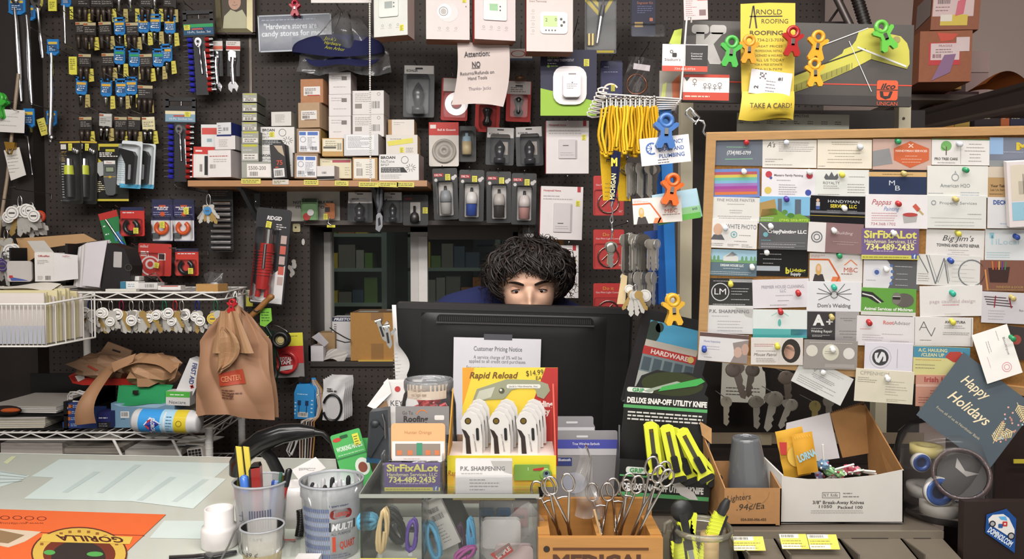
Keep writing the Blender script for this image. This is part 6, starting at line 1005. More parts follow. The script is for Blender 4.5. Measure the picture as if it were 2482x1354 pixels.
t = T('key_display','blue upright key display strip with rows of hooks','display',G(1610,490,1.5)); b = t.p('upright','2f72b8:g'); b.prism([(1596,262),(1602,248),(1616,245),(1625,256),(1642,730),(1618,738)],-20,0); b.c('20559c:g'); b.prism([(1590,260),(1596,262),(1618,738),(1600,738)],-60,-10)
for r, (y,n)in enumerate(((412,6),(585,5),(672,5))):
 for i in range(n):t.p('hook_rod','9a9690:b').tube([(1600,y+i*3,-10-i*12),(1540-i*6,y-4+i*4,10+i*4),(1520-i*5,y-14+i*4,14+i*5)],1.7,6)
b = t.p('header_card','24478f:p'); b.prism([(1566,560),(1600,556),(1606,740),(1586,740)],-30,-28); b.c('d9d9dc:p'); b.rect(1584,600,1600,640,-27.5); b.lines(1580,650,1600,690,4,'9ab0d8',-27.5,2)
for r, (xa,xb,y,L,n)in enumerate(((1522,1590,396,84,11),(1512,1560,566,96,9),(1536,1592,578,78,7),(1512,1584,660,86,10))):
 for i in range(n):
  x = xa+(xb-xa)*i/(n-1); k = O('key_blank',f'steel key blank in the {["top row", "second row, left hooks", "second row, right hooks", "bottom row"][r]} of the blue key display','key',F(x,y,1.47+.006*(i%4),yaw=55-10*(i%3)),'8e8b84:m',f'key blanks in the {["top row", "second row left", "second row right", "bottom row"][r]} of the key display'); keyshape(k,0,0,L*R.uniform(.85,1.05),R.uniform(-.06,.06),R.choice(['b5b1a8:n','a09c93:n','c0bcb4:n','6a6660:n']),0,R.choice('rs'))
for x, y, r, lab in((1563,716,15,'round white key tag hanging at the foot of the blue key display'),(1525,700,11,'white oval key tag beside the cream tag under the key display')):O('key_tag',lab,'tag',G(x,y,1.44),'d3d1cb:p').tube([(x,y,0),(x,y,1.5)],r,18).c('a5a29c').ring(x,y,r*.8,1,2)
O('key_tag','long cream tag hanging left of the blank keys under the key display','tag',G(1513,690,1.45,roll=6),'c9b48a:p').prism([(1504,664),(1518,668),(1520,736),(1500,738)],0,1.5)
keybunch('small key bunch hanging at the foot of the blue key display',1540,690,1.43,7,.9,62,'a9a7a4:m',0,hang=16)
ginger('blue people-shaped clip holding the plumbing card',1612,322,'3f6aa8:g',1.36,1.1,2); ginger('orange people-shaped clip holding the fanned cards',1626,462,'cf6228:g',1.34,1.0,8); ginger('yellow people-shaped clip at the top of the dark photo frame',1631,752,'cfa130:g',1.34,1.0,-3)
O('card_scrap','white card scrap behind the yellow clip','card',G(1630,722,1.37,roll=3),'c5c3c0:p').box(1614,712,1646,742,0,1)
def f_(c,t):
 for i, s_ in enumerate(('EMERGENCY','DRAIN AND','PLUMBING')):c.text(s_,1627,345+16*i,9.5,'3f5f9a',62,z=1.5,bold=.02)
 c.c('4a6ba5'); c.ring(1580,357,15,4,1.6,60,300); [c.line([(1580,357),(1580+13*math.cos(a),357+13*math.sin(a))],1.4,1.6)for a in(2,2.6,3.3,4,4.5)]; c.lines(1592,383,1640,396,2,'6a6a72',1.6,2.2)
pc('white drain and plumbing card under the blue clip',1552,331,1672,397,1.365,'dcdbdc:p',-6,f_)
def f_(c,t):c.c('5fb04a:p'); c.rect(1588,522,1694,536,1.5); c.c('8fc08a:p'); c.rect(1588,506,1694,522,1.5); c.text('643',1682,512,6,'4a5a7a',z=2)
pc('pale blue and green card fanned behind the realty card',1584,464,1694,534,1.37,'a9c9d8:p',-9,f_); pc('second blue and green card in the fan under the orange clip',1588,470,1697,536,1.374,'8fc4b0:p',-12)
def mbc(c,t,x0,y0,w,h,z=1.5):
 c.c('c9602f:p'); c.line([(x0,y0+h*.22),(x0+w*.36,y0+h*.22),(x0+w*.56,y0+h*.8),(x0+w*.5,y0+h)],w*.03,z); c.c('d97a4a:p'); c.quad((x0+w*.44,y0+h*.8,z),(x0+w*.58,y0+h*.8,z),(x0+w*.60,y0+h,z),(x0+w*.40,y0+h,z)); c.text('MBC',x0+w*.78,y0+h*.56,h*.16,'b5523a',w*.26,z=z); c.lines(x0+w*.6,y0+h*.66,x0+w*.97,y0+h*.74,1,'8a6a62',z,h*.03,.95); c.lines(x0+3,y0+4,x0+w*.34,y0+h*.16,2,'c9a9a2',z,h*.03)
 c.line([(x0+w*.66,y0+h*.40),(x0+w*.78,y0+h*.22),(x0+w*.9,y0+h*.40)],w*.018,z); c.c('3a3434:p'); c.quad((x0+w*.06,y0+h,z),(x0+w*.30,y0+h,z),(x0+w*.25,y0+h*.72,z),(x0+w*.10,y0+h*.72,z)); c.c('c9a25a:p'); c.disc(x0+w*.17,y0+h*.56,w*.055,z+.2,h*.2); c.c('d9b09a:p'); c.disc(x0+w*.17,y0+h*.52,w*.032,z+.4,h*.10)
pc('white and orange realty card with a portrait under the orange clip',1534,478,1652,540,1.352,'d3cdc8:p',-4,lambda c,t:mbc(c,t,1534,478,118,62))
t = T('picture_frame','tilted black picture frame with a photo of a red-signed hardware shop','picture',G(1600,880,1.45,roll=13)); Pn = (1530,758,1705,990); f = t.p('frame','2c2b2c:s'); x0, y0, x1, y1 = Pn; P = [(x0,y0),(x1,y0),(x1,y1),(x0,y1)]; Q = [(x0+24,y0+24),(x1-22,y0+24),(x1-22,y1-22),(x0+24,y1-22)]
for i in range(4):j = (i+1)%4; f.hexa([P[i]+(-14,),P[j]+(-14,),Q[j]+(-14,),Q[i]+(-14,),P[i]+(4,),P[j]+(4,),Q[j]+(-4,),Q[i]+(-4,)])
p = t.p('photo','8f9a98:g'); a, b_, c_, d = x0+22, y0+22, x1-20, y1-20; p.rect(a,b_,c_,d,-5); p.c('4f9fc4:p'); p.rect(a,b_,c_,b_+58,-4.6); p.c('2f3f36:p'); p.disc(a+14,b_+30,18,-4.2,28); p.disc(a+28,b_+16,10,-4.2,12); p.c('b5aea2:p'); p.rect(a,b_+50,c_,b_+72,-4); p.c('a8302c:p'); p.rect(a,b_+66,c_,b_+86,-3.6); p.text('HARDWARE',(a+c_)/2,b_+76,11,'d8c8c0',92,z=-3.2,bold=.03); p.c('6f7d80:p'); p.rect(a,b_+86,c_,b_+128,-3.8); p.c('45535a:p')
for i in range(5):p.rect(a+6+26*i,b_+92,a+26+26*i,b_+124,-3.4)
p.c('a5a7a2:p'); p.rect(a,b_+128,c_,d,-3.8); p.c('c9b06a'); p.disc(c_-14,b_+76,8,-3)
cTL, cTR, cBL = W(1712,322,1.22), W(2560,305,1.11), W(1690,868,1.33)
eX = (cTR-cTL).normalized(); nB = eX.cross(cTL-cBL).normalized(); nB = nB if nB.y<0 else-nB
def onB(px,py,z=0,off=0):
 """photo point -> the plane of the cork board; z lifts it off the board"""
 d = ray(px,py); k = (cTL+nB*off-CAMP).dot(nB)/d.dot(nB); return CAMP+d*k+nB*(z*.0007)
FBd = lambda x, y, z:onB(x,y,z)
t = T('cork_board','wood-framed cork board covered with business cards','board',FBd); b = t.p('cork','a9793f:cork'); BQ = [(1712,322),(2560,305),(2575,905),(1690,868)]
BQ = [(1712,322),(2560,305),(2570,965),(1690,868)]
def slab(m,q,z0,z1):m.hexa([q[3]+(z0,),q[2]+(z0,),q[1]+(z0,),q[0]+(z0,),q[3]+(z1,),q[2]+(z1,),q[1]+(z1,),q[0]+(z1,)])
slab(b,BQ,-14,0); fw = 17
I_ = [(1735,339),(2545,324),(2555,944),(1712,850)]
for i, nm in enumerate(('top_rail','right_rail','bottom_rail','left_rail')):
 j = (i+1)%4; f = t.p('frame_rail','bd9463:w'); slab(f,[BQ[i],BQ[j],I_[j],I_[i]],-16,9)
CARDS = []; ZN = [1.0]
def cd(desc,x0,y0,x1,y1,roll,bg,fn=None,lines=(),name='business_card',cat='card',off=0,thick=1.2,lean=0):
 ca, sa = math.cos(math.radians(roll)), math.sin(math.radians(roll)); cx, cy = (x0+x1)/2, (y0+y1)/2; ZN[0]+=.35; z_ = ZN[0]%9+(10 if y1>862 else 0)
 def fr(x,y,z):a, b_ = x-cx, y-cy; return onB(cx+a*ca-b_*sa,cy+a*sa+b_*ca,z,(z_+off+lean*(cy+a*sa+b_*ca-870))*.0007)
 t = T(name,desc+(' on the cork board' if 'cork' not in desc else ''),cat,fr); c = t.p('card',bg); c.box(x0,y0,x1,y1,0,thick); w_, h_ = x1-x0, y1-y0; Z = thick+.35
 for l in lines:c.lines(x0+w_*l[0],y0+h_*l[1],x0+w_*l[2],y0+h_*l[3],l[4],l[5]if len(l)>5 else '8f8b88',Z,1.3,al=l[6]if len(l)>6 else 'l')
 if fn:fn(c,x0,y0,w_,h_,Z)
 CARDS.append((cx,cy,ca,sa,w_,h_,desc,z_+off)); return t
def tx(s_,fx,fy,h,col,w=None,al='c',**k):
 return lambda c, x, y, W_, H, Z:c.text(s_,x+W_*fx,y+H*fy,h,col,w,al,z=Z,**k)
def bl(col,a,b_,c_,d):return lambda c, x, y, W_, H, Z:(c.c(col),c.rect(x+W_*a,y+H*b_,x+W_*c_,y+H*d,Z-.15))
def ci(col,a,b_,r,ry=None):return lambda c, x, y, W_, H, Z:(c.c(col),c.disc(x+W_*a,y+H*b_,r,Z-.05,ry))
def rg(col,a,b_,r,w_):return lambda c, x, y, W_, H, Z:(c.c(col),c.ring(x+W_*a,y+H*b_,r,w_,Z))
def pg_(col,*p):return lambda c, x, y, W_, H, Z:(c.c(col),c.add([(x+W_*a,y+H*b_,Z-.1)for a,b_ in p],[tuple(range(len(p)))]))
def ln(col,wd,*p):return lambda c, x, y, W_, H, Z:(c.c(col),c.line([(x+W_*a,y+H*b_)for a,b_ in p],wd,Z))
def al_(*fs):return lambda*a:[f(*a)for f in fs]
WC = 'dcd9d6:p'
cd('slate grey card with green script',1731,338,1851,401,.8,'686f7c:p',al_(tx('(734)985-0799',.5,.5,9,'e0e0e2',58,shear=.2,bold=.02),ln('8fd09a',1.4,(.22,.76),(.78,.73))),[(.25,.22,.75,.36,1,'8fd09a')])
cd("cream card headed with slanted A's",1848,338,1979,406,.5,'dcd8d0:p',tx("A's",.16,.18,13,'4a4846',20,shear=.3),[(.3,.08,.96,.44,5,'9f9b98'),(.05,.66,.4,.82,2),(.05,.84,.62,.95,1)])
cd('plain cream card of centred small print',1981,338,2113,408,.5,'e0d8c8:p',None,[(.25,.06,.75,.2,2,'a09a8a','c'),(.15,.32,.85,.84,5,'a09a8a','c'),(.02,.88,.25,.96,1)])
cd('card with a red-orange hexagon over a photo of a drill',2115,337,2257,411,.5,'c0a297:p',al_(pg_('8a8a8c:p',(0,.4),(.28,.3),(.34,.8),(0,.9)),pg_('c4623a:p',(.36,.3),(.64,.06),(.96,.3),(.96,.68),(.64,.94),(.36,.68)),tx('HANDYMAN SERVICES',.66,.38,5,'ecd8cc',76,bold=.02),ln('ecd8cc',2,(.61,.15),(.69,.27)),ln('ecd8cc',2,(.69,.15),(.61,.27))),[(.48,.5,.84,.8,3,'e0b8a2','c')])
cd('white card with a green tree',2258,337,2398,400,.8,WC,al_(bl('3f7a3a',0,0,1,.03),ci('6fa860',.25,.26,13,12),ci('8abf78',.2,.34,7),ln('5a4a3a',2.4,(.25,.3),(.25,.62)),tx('PRO TREE CARE',.25,.76,6,'4a4846',56,bold=.02),ln('8a8886',.8,(.5,.3),(.5,.95))),[(.56,.12,.94,.9,6,'8a8784','c'),(.1,.86,.42,.96,1)])
cd('blue-grey card with a yellow block M at the right edge',2398,333,2495,407,.5,'6f7684:p',al_(bl('8aa9cc:p',0,0,.34,.55),tx('M',.82,.28,17,'c9b23c',30,bold=.05),bl('868a8c:p',0,.75,1,1)),[(.35,.4,.95,.55,1,'a9afbc')])
cd('shiny rainbow striped card',1726,409,1841,478,-1,'6f86c0:g',al_(*[bl(c_+':g',.05,.10+.1*i,.95,.2+.1*i)for i,c_ in enumerate(('b05a62','c9b85a','6fb5a0','7fb0cc','9f7ab8','a0509a','b05a8a','cf7a4a'))]))
cd('white painting card with coloured dots in the corners',1846,409,1976,478,1,'dddadf:p',al_(ci('b9404a',.13,.2,8),ci('b9404a',.89,.22,8),ci('cfb85a',.12,.76,8.5),ci('3f4f9a',.87,.82,7.5),ci('4a5a9a',.17,.32,3.5),tx('Massaro Family Painting',.5,.22,5,'6a5a60',70,bold=.02)),[(.28,.36,.72,.44,1),(.32,.52,.66,.92,5)])
cd('pale card with a grey crown',1976,411,2106,475,.8,'d6d8d4:p',al_(pg_('5a5c60',(.16,.3),(.2,.14),(.25,.26),(.3,.08),(.35,.26),(.41,.14),(.43,.3),(.4,.38),(.19,.38)),tx('ROYALTY',.3,.5,7,'6a6c70',40)),[(.15,.58,.45,.74,2),(.62,.2,.95,.32,1),(.6,.5,.95,.9,4),(.05,.9,.5,.98,1)])
cd('shiny navy card with pale M B monogram and tan stripe',2106,413,2245,470,.5,'2f3a56:g',al_(bl('c9a570:p',0,.06,1,.26),bl('15161c:p',0,0,1,.06),tx('M',.4,.52,12,'c9ced8',14),tx('B',.5,.74,12,'c9ced8',12)),[(.2,.12,.8,.2,1,'6a5638','c')])
cd('tan card with dark lettering, half under the booklet',2394,404,2460,478,.5,'b08f62:p',al_(bl('c5b8a8:p',0,0,1,.35),tx('Your Table',.4,.62,6,'4a3826',40,'c',bold=.03),tx('Let Us Serve',.4,.75,5,'4a3826',40)),[(.06,.85,.6,.93,1,'5a4630')])
cd('plain white card with a water drop',2247,402,2394,478,.6,'d8d8d2:p',al_(rg('8d9296',.46,.36,9,2),pg_('8d9296',(.44,.26),(.46,.14),(.485,.26),(.46,.2)),tx('American H2O',.46,.62,9,'7a7f84',72)),[(.02,.82,.32,.92,1,'9aa0a8'),(.55,.8,.92,.96,2,'9aa8c0')])
cd('cream painter card with centred print',1726,478,1841,540,1.2,'d6d4d0:p',tx('FINE HOUSE PAINTER',.5,.1,7,'8a8a8c',92),[(.15,.22,.85,.3,1,'9f9c9a','c'),(.35,.46,.65,.64,2,'9f9c9a','c'),(.1,.7,.85,.86,2,'9f9c9a','c')])
cd('picture card of a city skyline with trees',1841,476,1963,539,.8,'7fb4d6:g',al_(bl('5f6a76:p',.36,.08,.44,.75),bl('56616e:p',.7,.1,.82,.72),pg_('a88a52:p',(0,.25),(.3,.1),(.36,.7),(0,.8)),pg_('6f9a3a:p',(.05,.5),(.3,.45),(.55,.75),(.8,.65),(1,.85),(1,1),(0,1)),bl('55585c:p',0,.78,.4,1),bl('4f5458:p',.7,.72,1,.95),tx('(734) 252-9772',.68,.9,5,'b8cf4a',70,bold=.03),ci('4a7a35:p',.62,.72,9,6),ci('5a8a3f:p',.5,.6,7,6)),[(.02,.78,.3,.95,2,'c9c9c9')])
cd('glossy black handyman card with yellow lettering',1964,475,2097,545,2,'1c1c20:g',al_(tx('HANDYMAN',.6,.18,7,'c9c9cc',76),tx('SERVICE, LLC',.6,.34,8,'d6c43c',64,bold=.03),bl('b09a3a:p',0,.68,1,.7),bl('6a6a70:g',0,.52,1,.6),ci('c9a58a',.13,.16,4),bl('b9b9bc:p',.1,.22,.17,.36),bl('3f5a9a:p',.1,.36,.17,.48)),[(.3,.46,.85,.62,2,'8a8a8e','c')])
def bucket(c,x,y,W_,H,Z):c.c('a9a9a8'); c.add([(x+W_*a,y+H*b_,Z)for a,b_ in((.6,.6),(.84,.56),(.82,.8),(.62,.84))],[(0,1,2,3)]); c.c('b04440'); c.disc(x+W_*.72,y+H*.59,W_*.12,Z+.2,H*.06); c.c('c05a4a'); c.line([(x+W_*.78,y+H*.3),(x+W_*.86,y+H*.46)],W_*.07,Z); c.c('b9a06a'); c.line([(x+W_*.85,y+H*.44),(x+W_*.93,y+H*.58)],W_*.03,Z)
cd('white painting card with a paint bucket and brush',2097,471,2248,553,.8,'dedadc:p',al_(tx('Pappas',.26,.22,13,'b0525a',48,shear=.35),tx('Painting',.42,.42,10,'6f86b8',38,shear=.35),tx('734.368.1702',.29,.87,6.5,'b5707a',60),bucket),[(.1,.52,.52,.8,4,'c4858c')])
cd('plain grey-white property services card',2248,474,2390,553,.8,'d3d4d0:p',al_(ln('a5a8a8',.8,(.05,.68),(.92,.7)),rg('8a8f98',.1,.22,6,2),tx('Property Services',.52,.22,6.5,'8a8d90',90)),[(.68,.52,.95,.6,1,'8a8d90'),(.12,.76,.8,.96,2,'b0b3b3','c')])
cd('white deck card under the booklet',2393,478,2495,553,.8,'d2d2d4:p',tx('DECK',.3,.16,10,'3f5a96',34,'c',bold=.04),[(.3,.8,.8,.9,1,'8aa0c8')])
cd('white photographer card with a portrait of a smiling man',1713,531,1835,601,2.2,WC,al_(tx('WHITE PHOTO',.68,.24,11,'6a6e72',74),ci('c9a38c:p',.22,.36,11,14),pg_('5a5a60:p',(.08,.72),(.14,.54),(.3,.54),(.36,.72)),rg('6aa5ac',.54,.52,8,2),ci('6aa5ac',.54,.52,3)),[(.64,.5,.92,.58,1),(.55,.72,.85,.78,1),(.08,.82,.34,.94,2),(.42,.84,.66,.94,2),(.7,.84,.95,.96,2)])
cd('dark grey painting card with white lettering',1839,538,1957,604,1.2,'57565a:p',al_(tx('Painting LLC',.7,.34,8,'dcdcdc',66,bold=.04),tx('Crispy',.32,.34,8,'dcdcdc',34,bold=.04),ln('cfcfd0',3,(.02,.05),(.18,.3)),ci('6fa8b4',.14,.46,6),bl('8a8a8e',.05,.74,.95,.755),bl('8a8a8e',.05,.86,.95,.875)),[(.05,.64,.28,.7,1,'6fb0bc'),(.05,.77,.9,.85,1,'bdbdc0'),(.05,.88,.9,.95,1,'bdbdc0')])
cd('maroon-brown card with a white panel and round wrench badge',1958,540,2092,612,3,'85696a:p',al_(bl('d5d2d2:p',0,0,.32,1),rg('6a6a6e',.16,.5,14,3),rg('6a6a6e',.16,.5,8,2.4),tx('Steve Osborn' if 0 else 'Building',.66,.32,7,'d0bfbf',40,shear=.2)),[(.42,.58,.95,.74,2,'b39b9b','c')])
def sirfix(c,x,y,W_,H,Z):c.text('SirFixALot',x+W_*.5,y+H*.18,H*.24,'d6d06a',W_*.92,z=Z,bold=.035); c.text('Handyman Services, LLC',x+W_*.5,y+H*.41,H*.12,'d6d0a0',W_*.9,z=Z,bold=.015); c.text('734-489-2435',x+W_*.5,y+H*.59,H*.19,'e0dc8a',W_*.84,z=Z,bold=.03); c.lines(x+W_*.2,y+H*.7,x+W_*.8,y+H*.76,1,'b5a5c5',Z,H*.03,.95); c.c('c9c45a:p'); c.rect(x,y+H*.86,x+W_,y+H,Z-.2); c.lines(x+W_*.02,y+H*.9,x+W_*.82,y+H*.96,1,'8a8440',Z,H*.03,.98); c.c('4f5f9a'); c.rr(x+W_*.87,y+H*.80,x+W_*.97,y+H*.97,1,Z); c.text('f',x+W_*.925,y+H*.9,H*.13,'dfe3ee',z=Z+.3,bold=.03)
cd('purple handyman card with big yellow lettering',2088,554,2227,628,.8,'6f5a86:p',sirfix)
cd("white towing card with script heading",2244,556,2385,629,2,'dbd8d5:p',al_(tx("Big Jim's",.55,.28,13,'4a4a4c',76,shear=.3),tx('TOWING AND AUTO REPAIR',.55,.52,7,'5a5a5c',104,bold=.03)),[(.34,.64,.78,.86,3,'b3aeac','c')])
cd('pale blue-white card with a light blue building at the right edge',2387,555,2495,630,.8,'d2d6d8:p',al_(tx('iLocal',.5,.4,14,'a3c3d0',56),bl('8fc0d0:p',.1,.12,.2,.3),bl('a9ccd6:p',.14,.2,.18,.5)),[(.04,.72,.6,.94,3,'a5c4d0')])
cd('blue card with a drawn white house and trees',1714,604,1835,668,2,'5c717e:p',al_(bl('9fc4d8:p',0,0,1,.4),bl('6f9a66:p',0,.4,1,.5),pg_('d5d5d2:p',(.32,.44),(.32,.28),(.46,.12),(.62,.28),(.62,.44)),pg_('77808a:p',(.36,.28),(.5,.08),(.6,.2),(.5,.26)),*[ci('6a9a70:p',q,.36,3,8)for q in(.06,.14,.22,.7,.78,.88,.95)],tx('DREAM HOUSE LLC',.5,.6,5.5,'dfe2e2',56,bold=.03)),[(.18,.68,.8,.76,1,'c5ccd0','c'),(.06,.82,.94,.96,2,'b9c2c6')])
cd('black lighting supply card with yellow b logo',1834,604,1959,669,1,'1d1d1e:g',al_(tx('b',.6,.78,14,'c9c23c',10,bold=.05),tx('Lighting',.8,.76,8,'c9c23c',38,bold=.03),tx('Supply',.76,.9,7,'c9c9c9',26,bold=.03),bl('a9b0b8:g',0,.62,.45,.8)),[(.06,.12,.5,.24,1,'b5b5b8'),(.12,.32,.55,.4,1,'b5b5b8'),(.12,.48,.5,.56,1,'b5b5b8')])
cd('white and orange realty card with a blonde portrait',1962,613,2090,684,1,'d6d2d0:p',lambda c,x,y,W_,H,Z:mbc(c,None,x,y,W_,H,Z))
cd('white and dark grey card with a scalloped blue edge',2092,630,2227,702,2,'5d5d60:p',al_(pg_('d6d5da:p',(0,0),(.42,0),(.52,.25),(.53,.6),(.44,1),(0,1)),*[ci('5a76a8',.5+.02*math.sin(q),.18+.2*q,4)for q in range(5)],ci('c5c8d6',.24,.42,11),ci('4a62a0',.24,.42,6)),[(.06,.66,.4,.72,1),(.56,.16,.94,.24,1,'cfcfd2'),(.6,.42,.8,.48,1,'b9b9bc'),(.58,.6,.96,.66,1,'b9b9bc'),(.58,.8,.96,.86,1,'b9b9bc')])
cd('white card with huge grey outlined W C letters',2222,618,2376,692,2.5,'d3d2cf:p',al_(ln('6f7274',2.2,(.02,.05),(.18,.6)),ln('6f7274',2.6,(.14,.02),(.3,.95),(.42,.1),(.5,.92)),ln('8a8d8e',1.2,(.18,.02),(.34,.9),(.45,.15),(.52,.85)),rg('6f7274',.86,.55,33,3)),[(.02,.6,.2,.9,4,'9a9896'),(.55,.1,.98,.9,6,'c3c1be')])
cd('dark red picture card of pencils in a cup',2375,631,2495,705,1,'7a5244:p',al_(pg_('3a2422:p',(.16,.25),(.6,.2),(.56,.72),(.2,.72)),*[ln(c_,3,(.24+.07*i,.02),(.26+.06*i,.3))for i,c_ in enumerate(('c9702f','b03a34','cfa04a','5a3a8a','3f7a5a'))],ln('c98a4a',4,(.1,.3),(.16,.98)),tx('WINDOW & DOOR',.6,.86,5,'b59a58',66)),[(.1,.92,.9,.98,1,'a58c52')])
cd('glossy black card with a round L M monogram',1710,674,1825,740,1,'2a2a2b:g',al_(rg('cfcfd0',.31,.5,22,2.2),tx('LM',.31,.48,15,'dcdcdd',28),bl('9a9a9c:g',.5,.02,1,.14)),[(.16,.06,.9,.14,1,'b9b9bb'),(.54,.32,.95,.62,3,'c5c5c7'),(.54,.74,.95,.8,1,'c5c5c7'),(.16,.92,.9,.98,1,'c5c5c7')])
cd('white house cleaning card in typewriter capitals',1824,676,1961,745,-1.5,'d6d2d8:p',al_(tx('PREMIER HOUSE CLEANING,',.54,.26,7.5,'8d8a94',104),tx('LLC',.54,.4,7.5,'8d8a94',14)),[(.38,.52,.74,.62,1,'a09ca6','c'),(.44,.72,.66,.78,1),(.3,.86,.82,.94,1)])
cd('white rounded welding card with a crossed tools emblem',1955,682,2088,754,.8,'d8d8dc:p',al_(tx("Dom's Welding",.5,.8,9,'6a6a6e',80,bold=.02),*[ln('55565a',1.6,(.46,.42),(.46-.28*math.cos(a),.42-.42*math.sin(a)))for a in(-.5,.05,.45,1.0)],*[ln('55565a',1.6,(.54,.42),(.54+.28*math.cos(a),.42-.42*math.sin(a)))for a in(-.5,.05,.45,1.0)],pg_('c9c9cc',(.44,.28),(.56,.28),(.56,.5),(.5,.62),(.44,.5)),rg('55565a',.5,.44,9,1.6),bl('55565a',.45,.38,.55,.43)))
def wild(c,x,y,W_,H,Z):
 c.c('2a2a2a'); c.add([(x+W_*a,y+H*b_,Z)for a,b_ in((0,.12),(.2,.16),(.42,.5),(.3,.56),(.12,.36),(0,.34))],[tuple(range(6))]); c.c('d6d6d3'); c.line([(x+2,y+H*.22),(x+W_*.2,y+H*.3),(x+W_*.36,y+H*.54)],3,Z+.2); c.c('5f5a55'); c.disc(x+W_*.78,y+H*.42,W_*.18,Z,H*.26); c.c('77726c'); c.disc(x+W_*.64,y+H*.36,W_*.085,Z+.1,H*.22); c.c('26241f'); c.rect(x+W_*.57,y+H*.3,x+W_*.71,y+H*.4,Z+.3); c.c('d0d0cc'); c.line([(x+W_*.57,y+H*.29),(x+W_*.71,y+H*.29)],1.4,Z+.4)
cd('green wildlife card with a skunk and a raccoon',2087,698,2220,764,2,'5f9a3f:p',al_(wild,bl('c9cac2:p',0,.86,1,1),tx('Animal Services of Michigan',.5,.76,7.5,'e6e6e2',118,bold=.03)))
cd('white design card with pink lettering',2229,692,2381,766,-1,'dcd9d7:p',tx('page caulfield design',.52,.5,8.5,'b9a5ac',110),[(.26,.58,.72,.66,1,'c9606a','c'),(.38,.88,.66,.97,2,'c9c4c4','c')])
cd('pale lilac card with a red bar bridge drawing',2379,708,2495,783,2.5,'c9c6cb:p',al_(*[ln('55454a',2.4,(.04+.02*i,.16+.08*i),(.5+.05*i,.18+.09*i))for i in range(4)],ln('a02f3c',3,(.28,.12),(.26,.5)),ln('a02f3c',3,(.56,.14),(.62,.5)),tx('Ron Metal',.9,.56,5,'55525a',26)),[(.14,.56,.5,.92,4,'a5a2aa')])
cd('white sharpening card with a torn grey corner',1709,740,1825,808,1,'d2d1d2:p',al_(pg_('b3b2b0:p',(.62,.06),(1,.1),(.98,.42),(.84,.36),(.78,.22),(.68,.2)),tx('P.K. SHARPENING',.5,.2,8,'77777a',96,bold=.02)),[(.14,.34,.8,.4,1,'a9a9ab'),(.26,.5,.8,.94,4,'a5a3aa')])
cd('white card with a teal band and a small teal drop',1825,750,1956,818,.8,'d4dad9:g',al_(bl('4fa5a5:g',0,.68,1,1),bl('5a9ab8:g',.7,.68,1,.9),ci('5fb0aa',.49,.46,4,9),ln('8fc5c0',1.6,(.34,.22),(.44,.1)),ln('8fc5c0',1.6,(.56,.1),(.66,.22))))
cd('black and grey card with a big white A plus',1956,755,2082,826,.8,'9f9b9a:p',al_(bl('343234:p',0,0,.54,1),tx('A',.22,.28,24,'dededc',28,bold=.05),tx('+',.43,.34,18,'dededc',16,bold=.03),tx('Welding Repair',.28,.66,6,'c5c5c3',52,bold=.02)),[(.08,.54,.5,.6,1,'b5b5b3'),(.1,.78,.5,.86,2,'b5b5b3'),(.62,.18,.95,.32,2,'77736f','c'),(.6,.6,.98,.9,3,'77736f','c')])
cd('white card with red advisor lettering',2076,766,2213,838,2,'d9d4d6:p',al_(tx('Root',.56,.2,9,'c9706a',26,bold=.02),tx('Advisor',.8,.2,9,'8a8488',40)),[(.06,.4,.26,.48,1,'c98a86'),(.1,.6,.48,.84,3,'b0a8ac'),(.45,.56,.9,.62,1,'b0a8ac'),(.6,.78,.94,.94,2,'b0a8ac')])
cd('white card with a thin A V monogram and grey border',2212,768,2358,838,1,'d8d5d3:p',al_(ln('5a5a5e',1.8,(.11,.46),(.18,.16),(.25,.46)),ln('5a5a5e',1.8,(.24,.42),(.31,.66),(.37,.36)),ln('5a5a5e',1.4,(.13,.36),(.23,.36)),ln('77777a',1,(.03,.02),(.03,.98)),ln('77777a',1,(.97,.02),(.97,.98)),tx('AV VENTURA',.7,.16,6,'4a4a4e',50,bold=.03)),[(.52,.26,.88,.4,2,'8a8886'),(.5,.5,.96,.62,2,'8a8886'),(.12,.76,.44,.84,1,'6a6866')])
cd('white card with a round photo of two people',1694,808,1813,876,4.5,'d6d3d6:p',al_(bl('5f4a48:p',0,0,1,.14),pg_('8f8482:p',(.68,.3),(1,.16),(1,1),(.66,1),(.74,.7)),ci('c0a294:p',.8,.62,10,13),ci('b99a8c:p',.94,.5,9,14),tx('Home Inspection',.26,.3,5,'6a76a8',40)),[(.06,.44,.5,.62,2,'a9a6ac'),(.12,.84,.3,.9,1)])
cd('white card with a portrait of a dark-haired woman',1820,818,1946,883,.5,'d6d0cc:p',al_(pg_('d0c9c4:p',(.58,0),(1,0),(1,1),(.5,1)),ci('2c2524:p',.77,.48,23,29),ci('cfa38e:p',.74,.52,13,18),bl('2c2524:p',.62,.14,.88,.34),bl('e0dcda',.69,.70,.79,.75),tx('Mouse Patrol',.28,.62,7,'4a4242',56,shear=.3)),[(.06,.2,.46,.34,2,'b57a78'),(.1,.44,.5,.54,1),(.1,.74,.5,.92,3,'9a8f8a')])
cd('grey photo card with three pale circles',1948,824,2078,893,2,'8d8783:g',al_(ci('cfcac0',.15,.38,14),ci('cfccbc',.5,.42,20),ci('d3d0cc',.84,.44,14),bl('a19b97:p',.4,.82,.95,.95)),[(.1,.04,.95,.14,1,'c5c1bd'),(.38,.36,.62,.5,2,'8a867c','c')])
cd('white card with a black S roundel',2095,830,2212,901,2,'d5d2dc:p',al_(ci('3a3a3c',.33,.5,20),rg('a9a6b2',.33,.5,26,1),tx('S',.33,.5,24,'d8d8dc',26,bold=.05,rot=78),ln('9a97a5',1,(.68,.2),(.68,.85))))
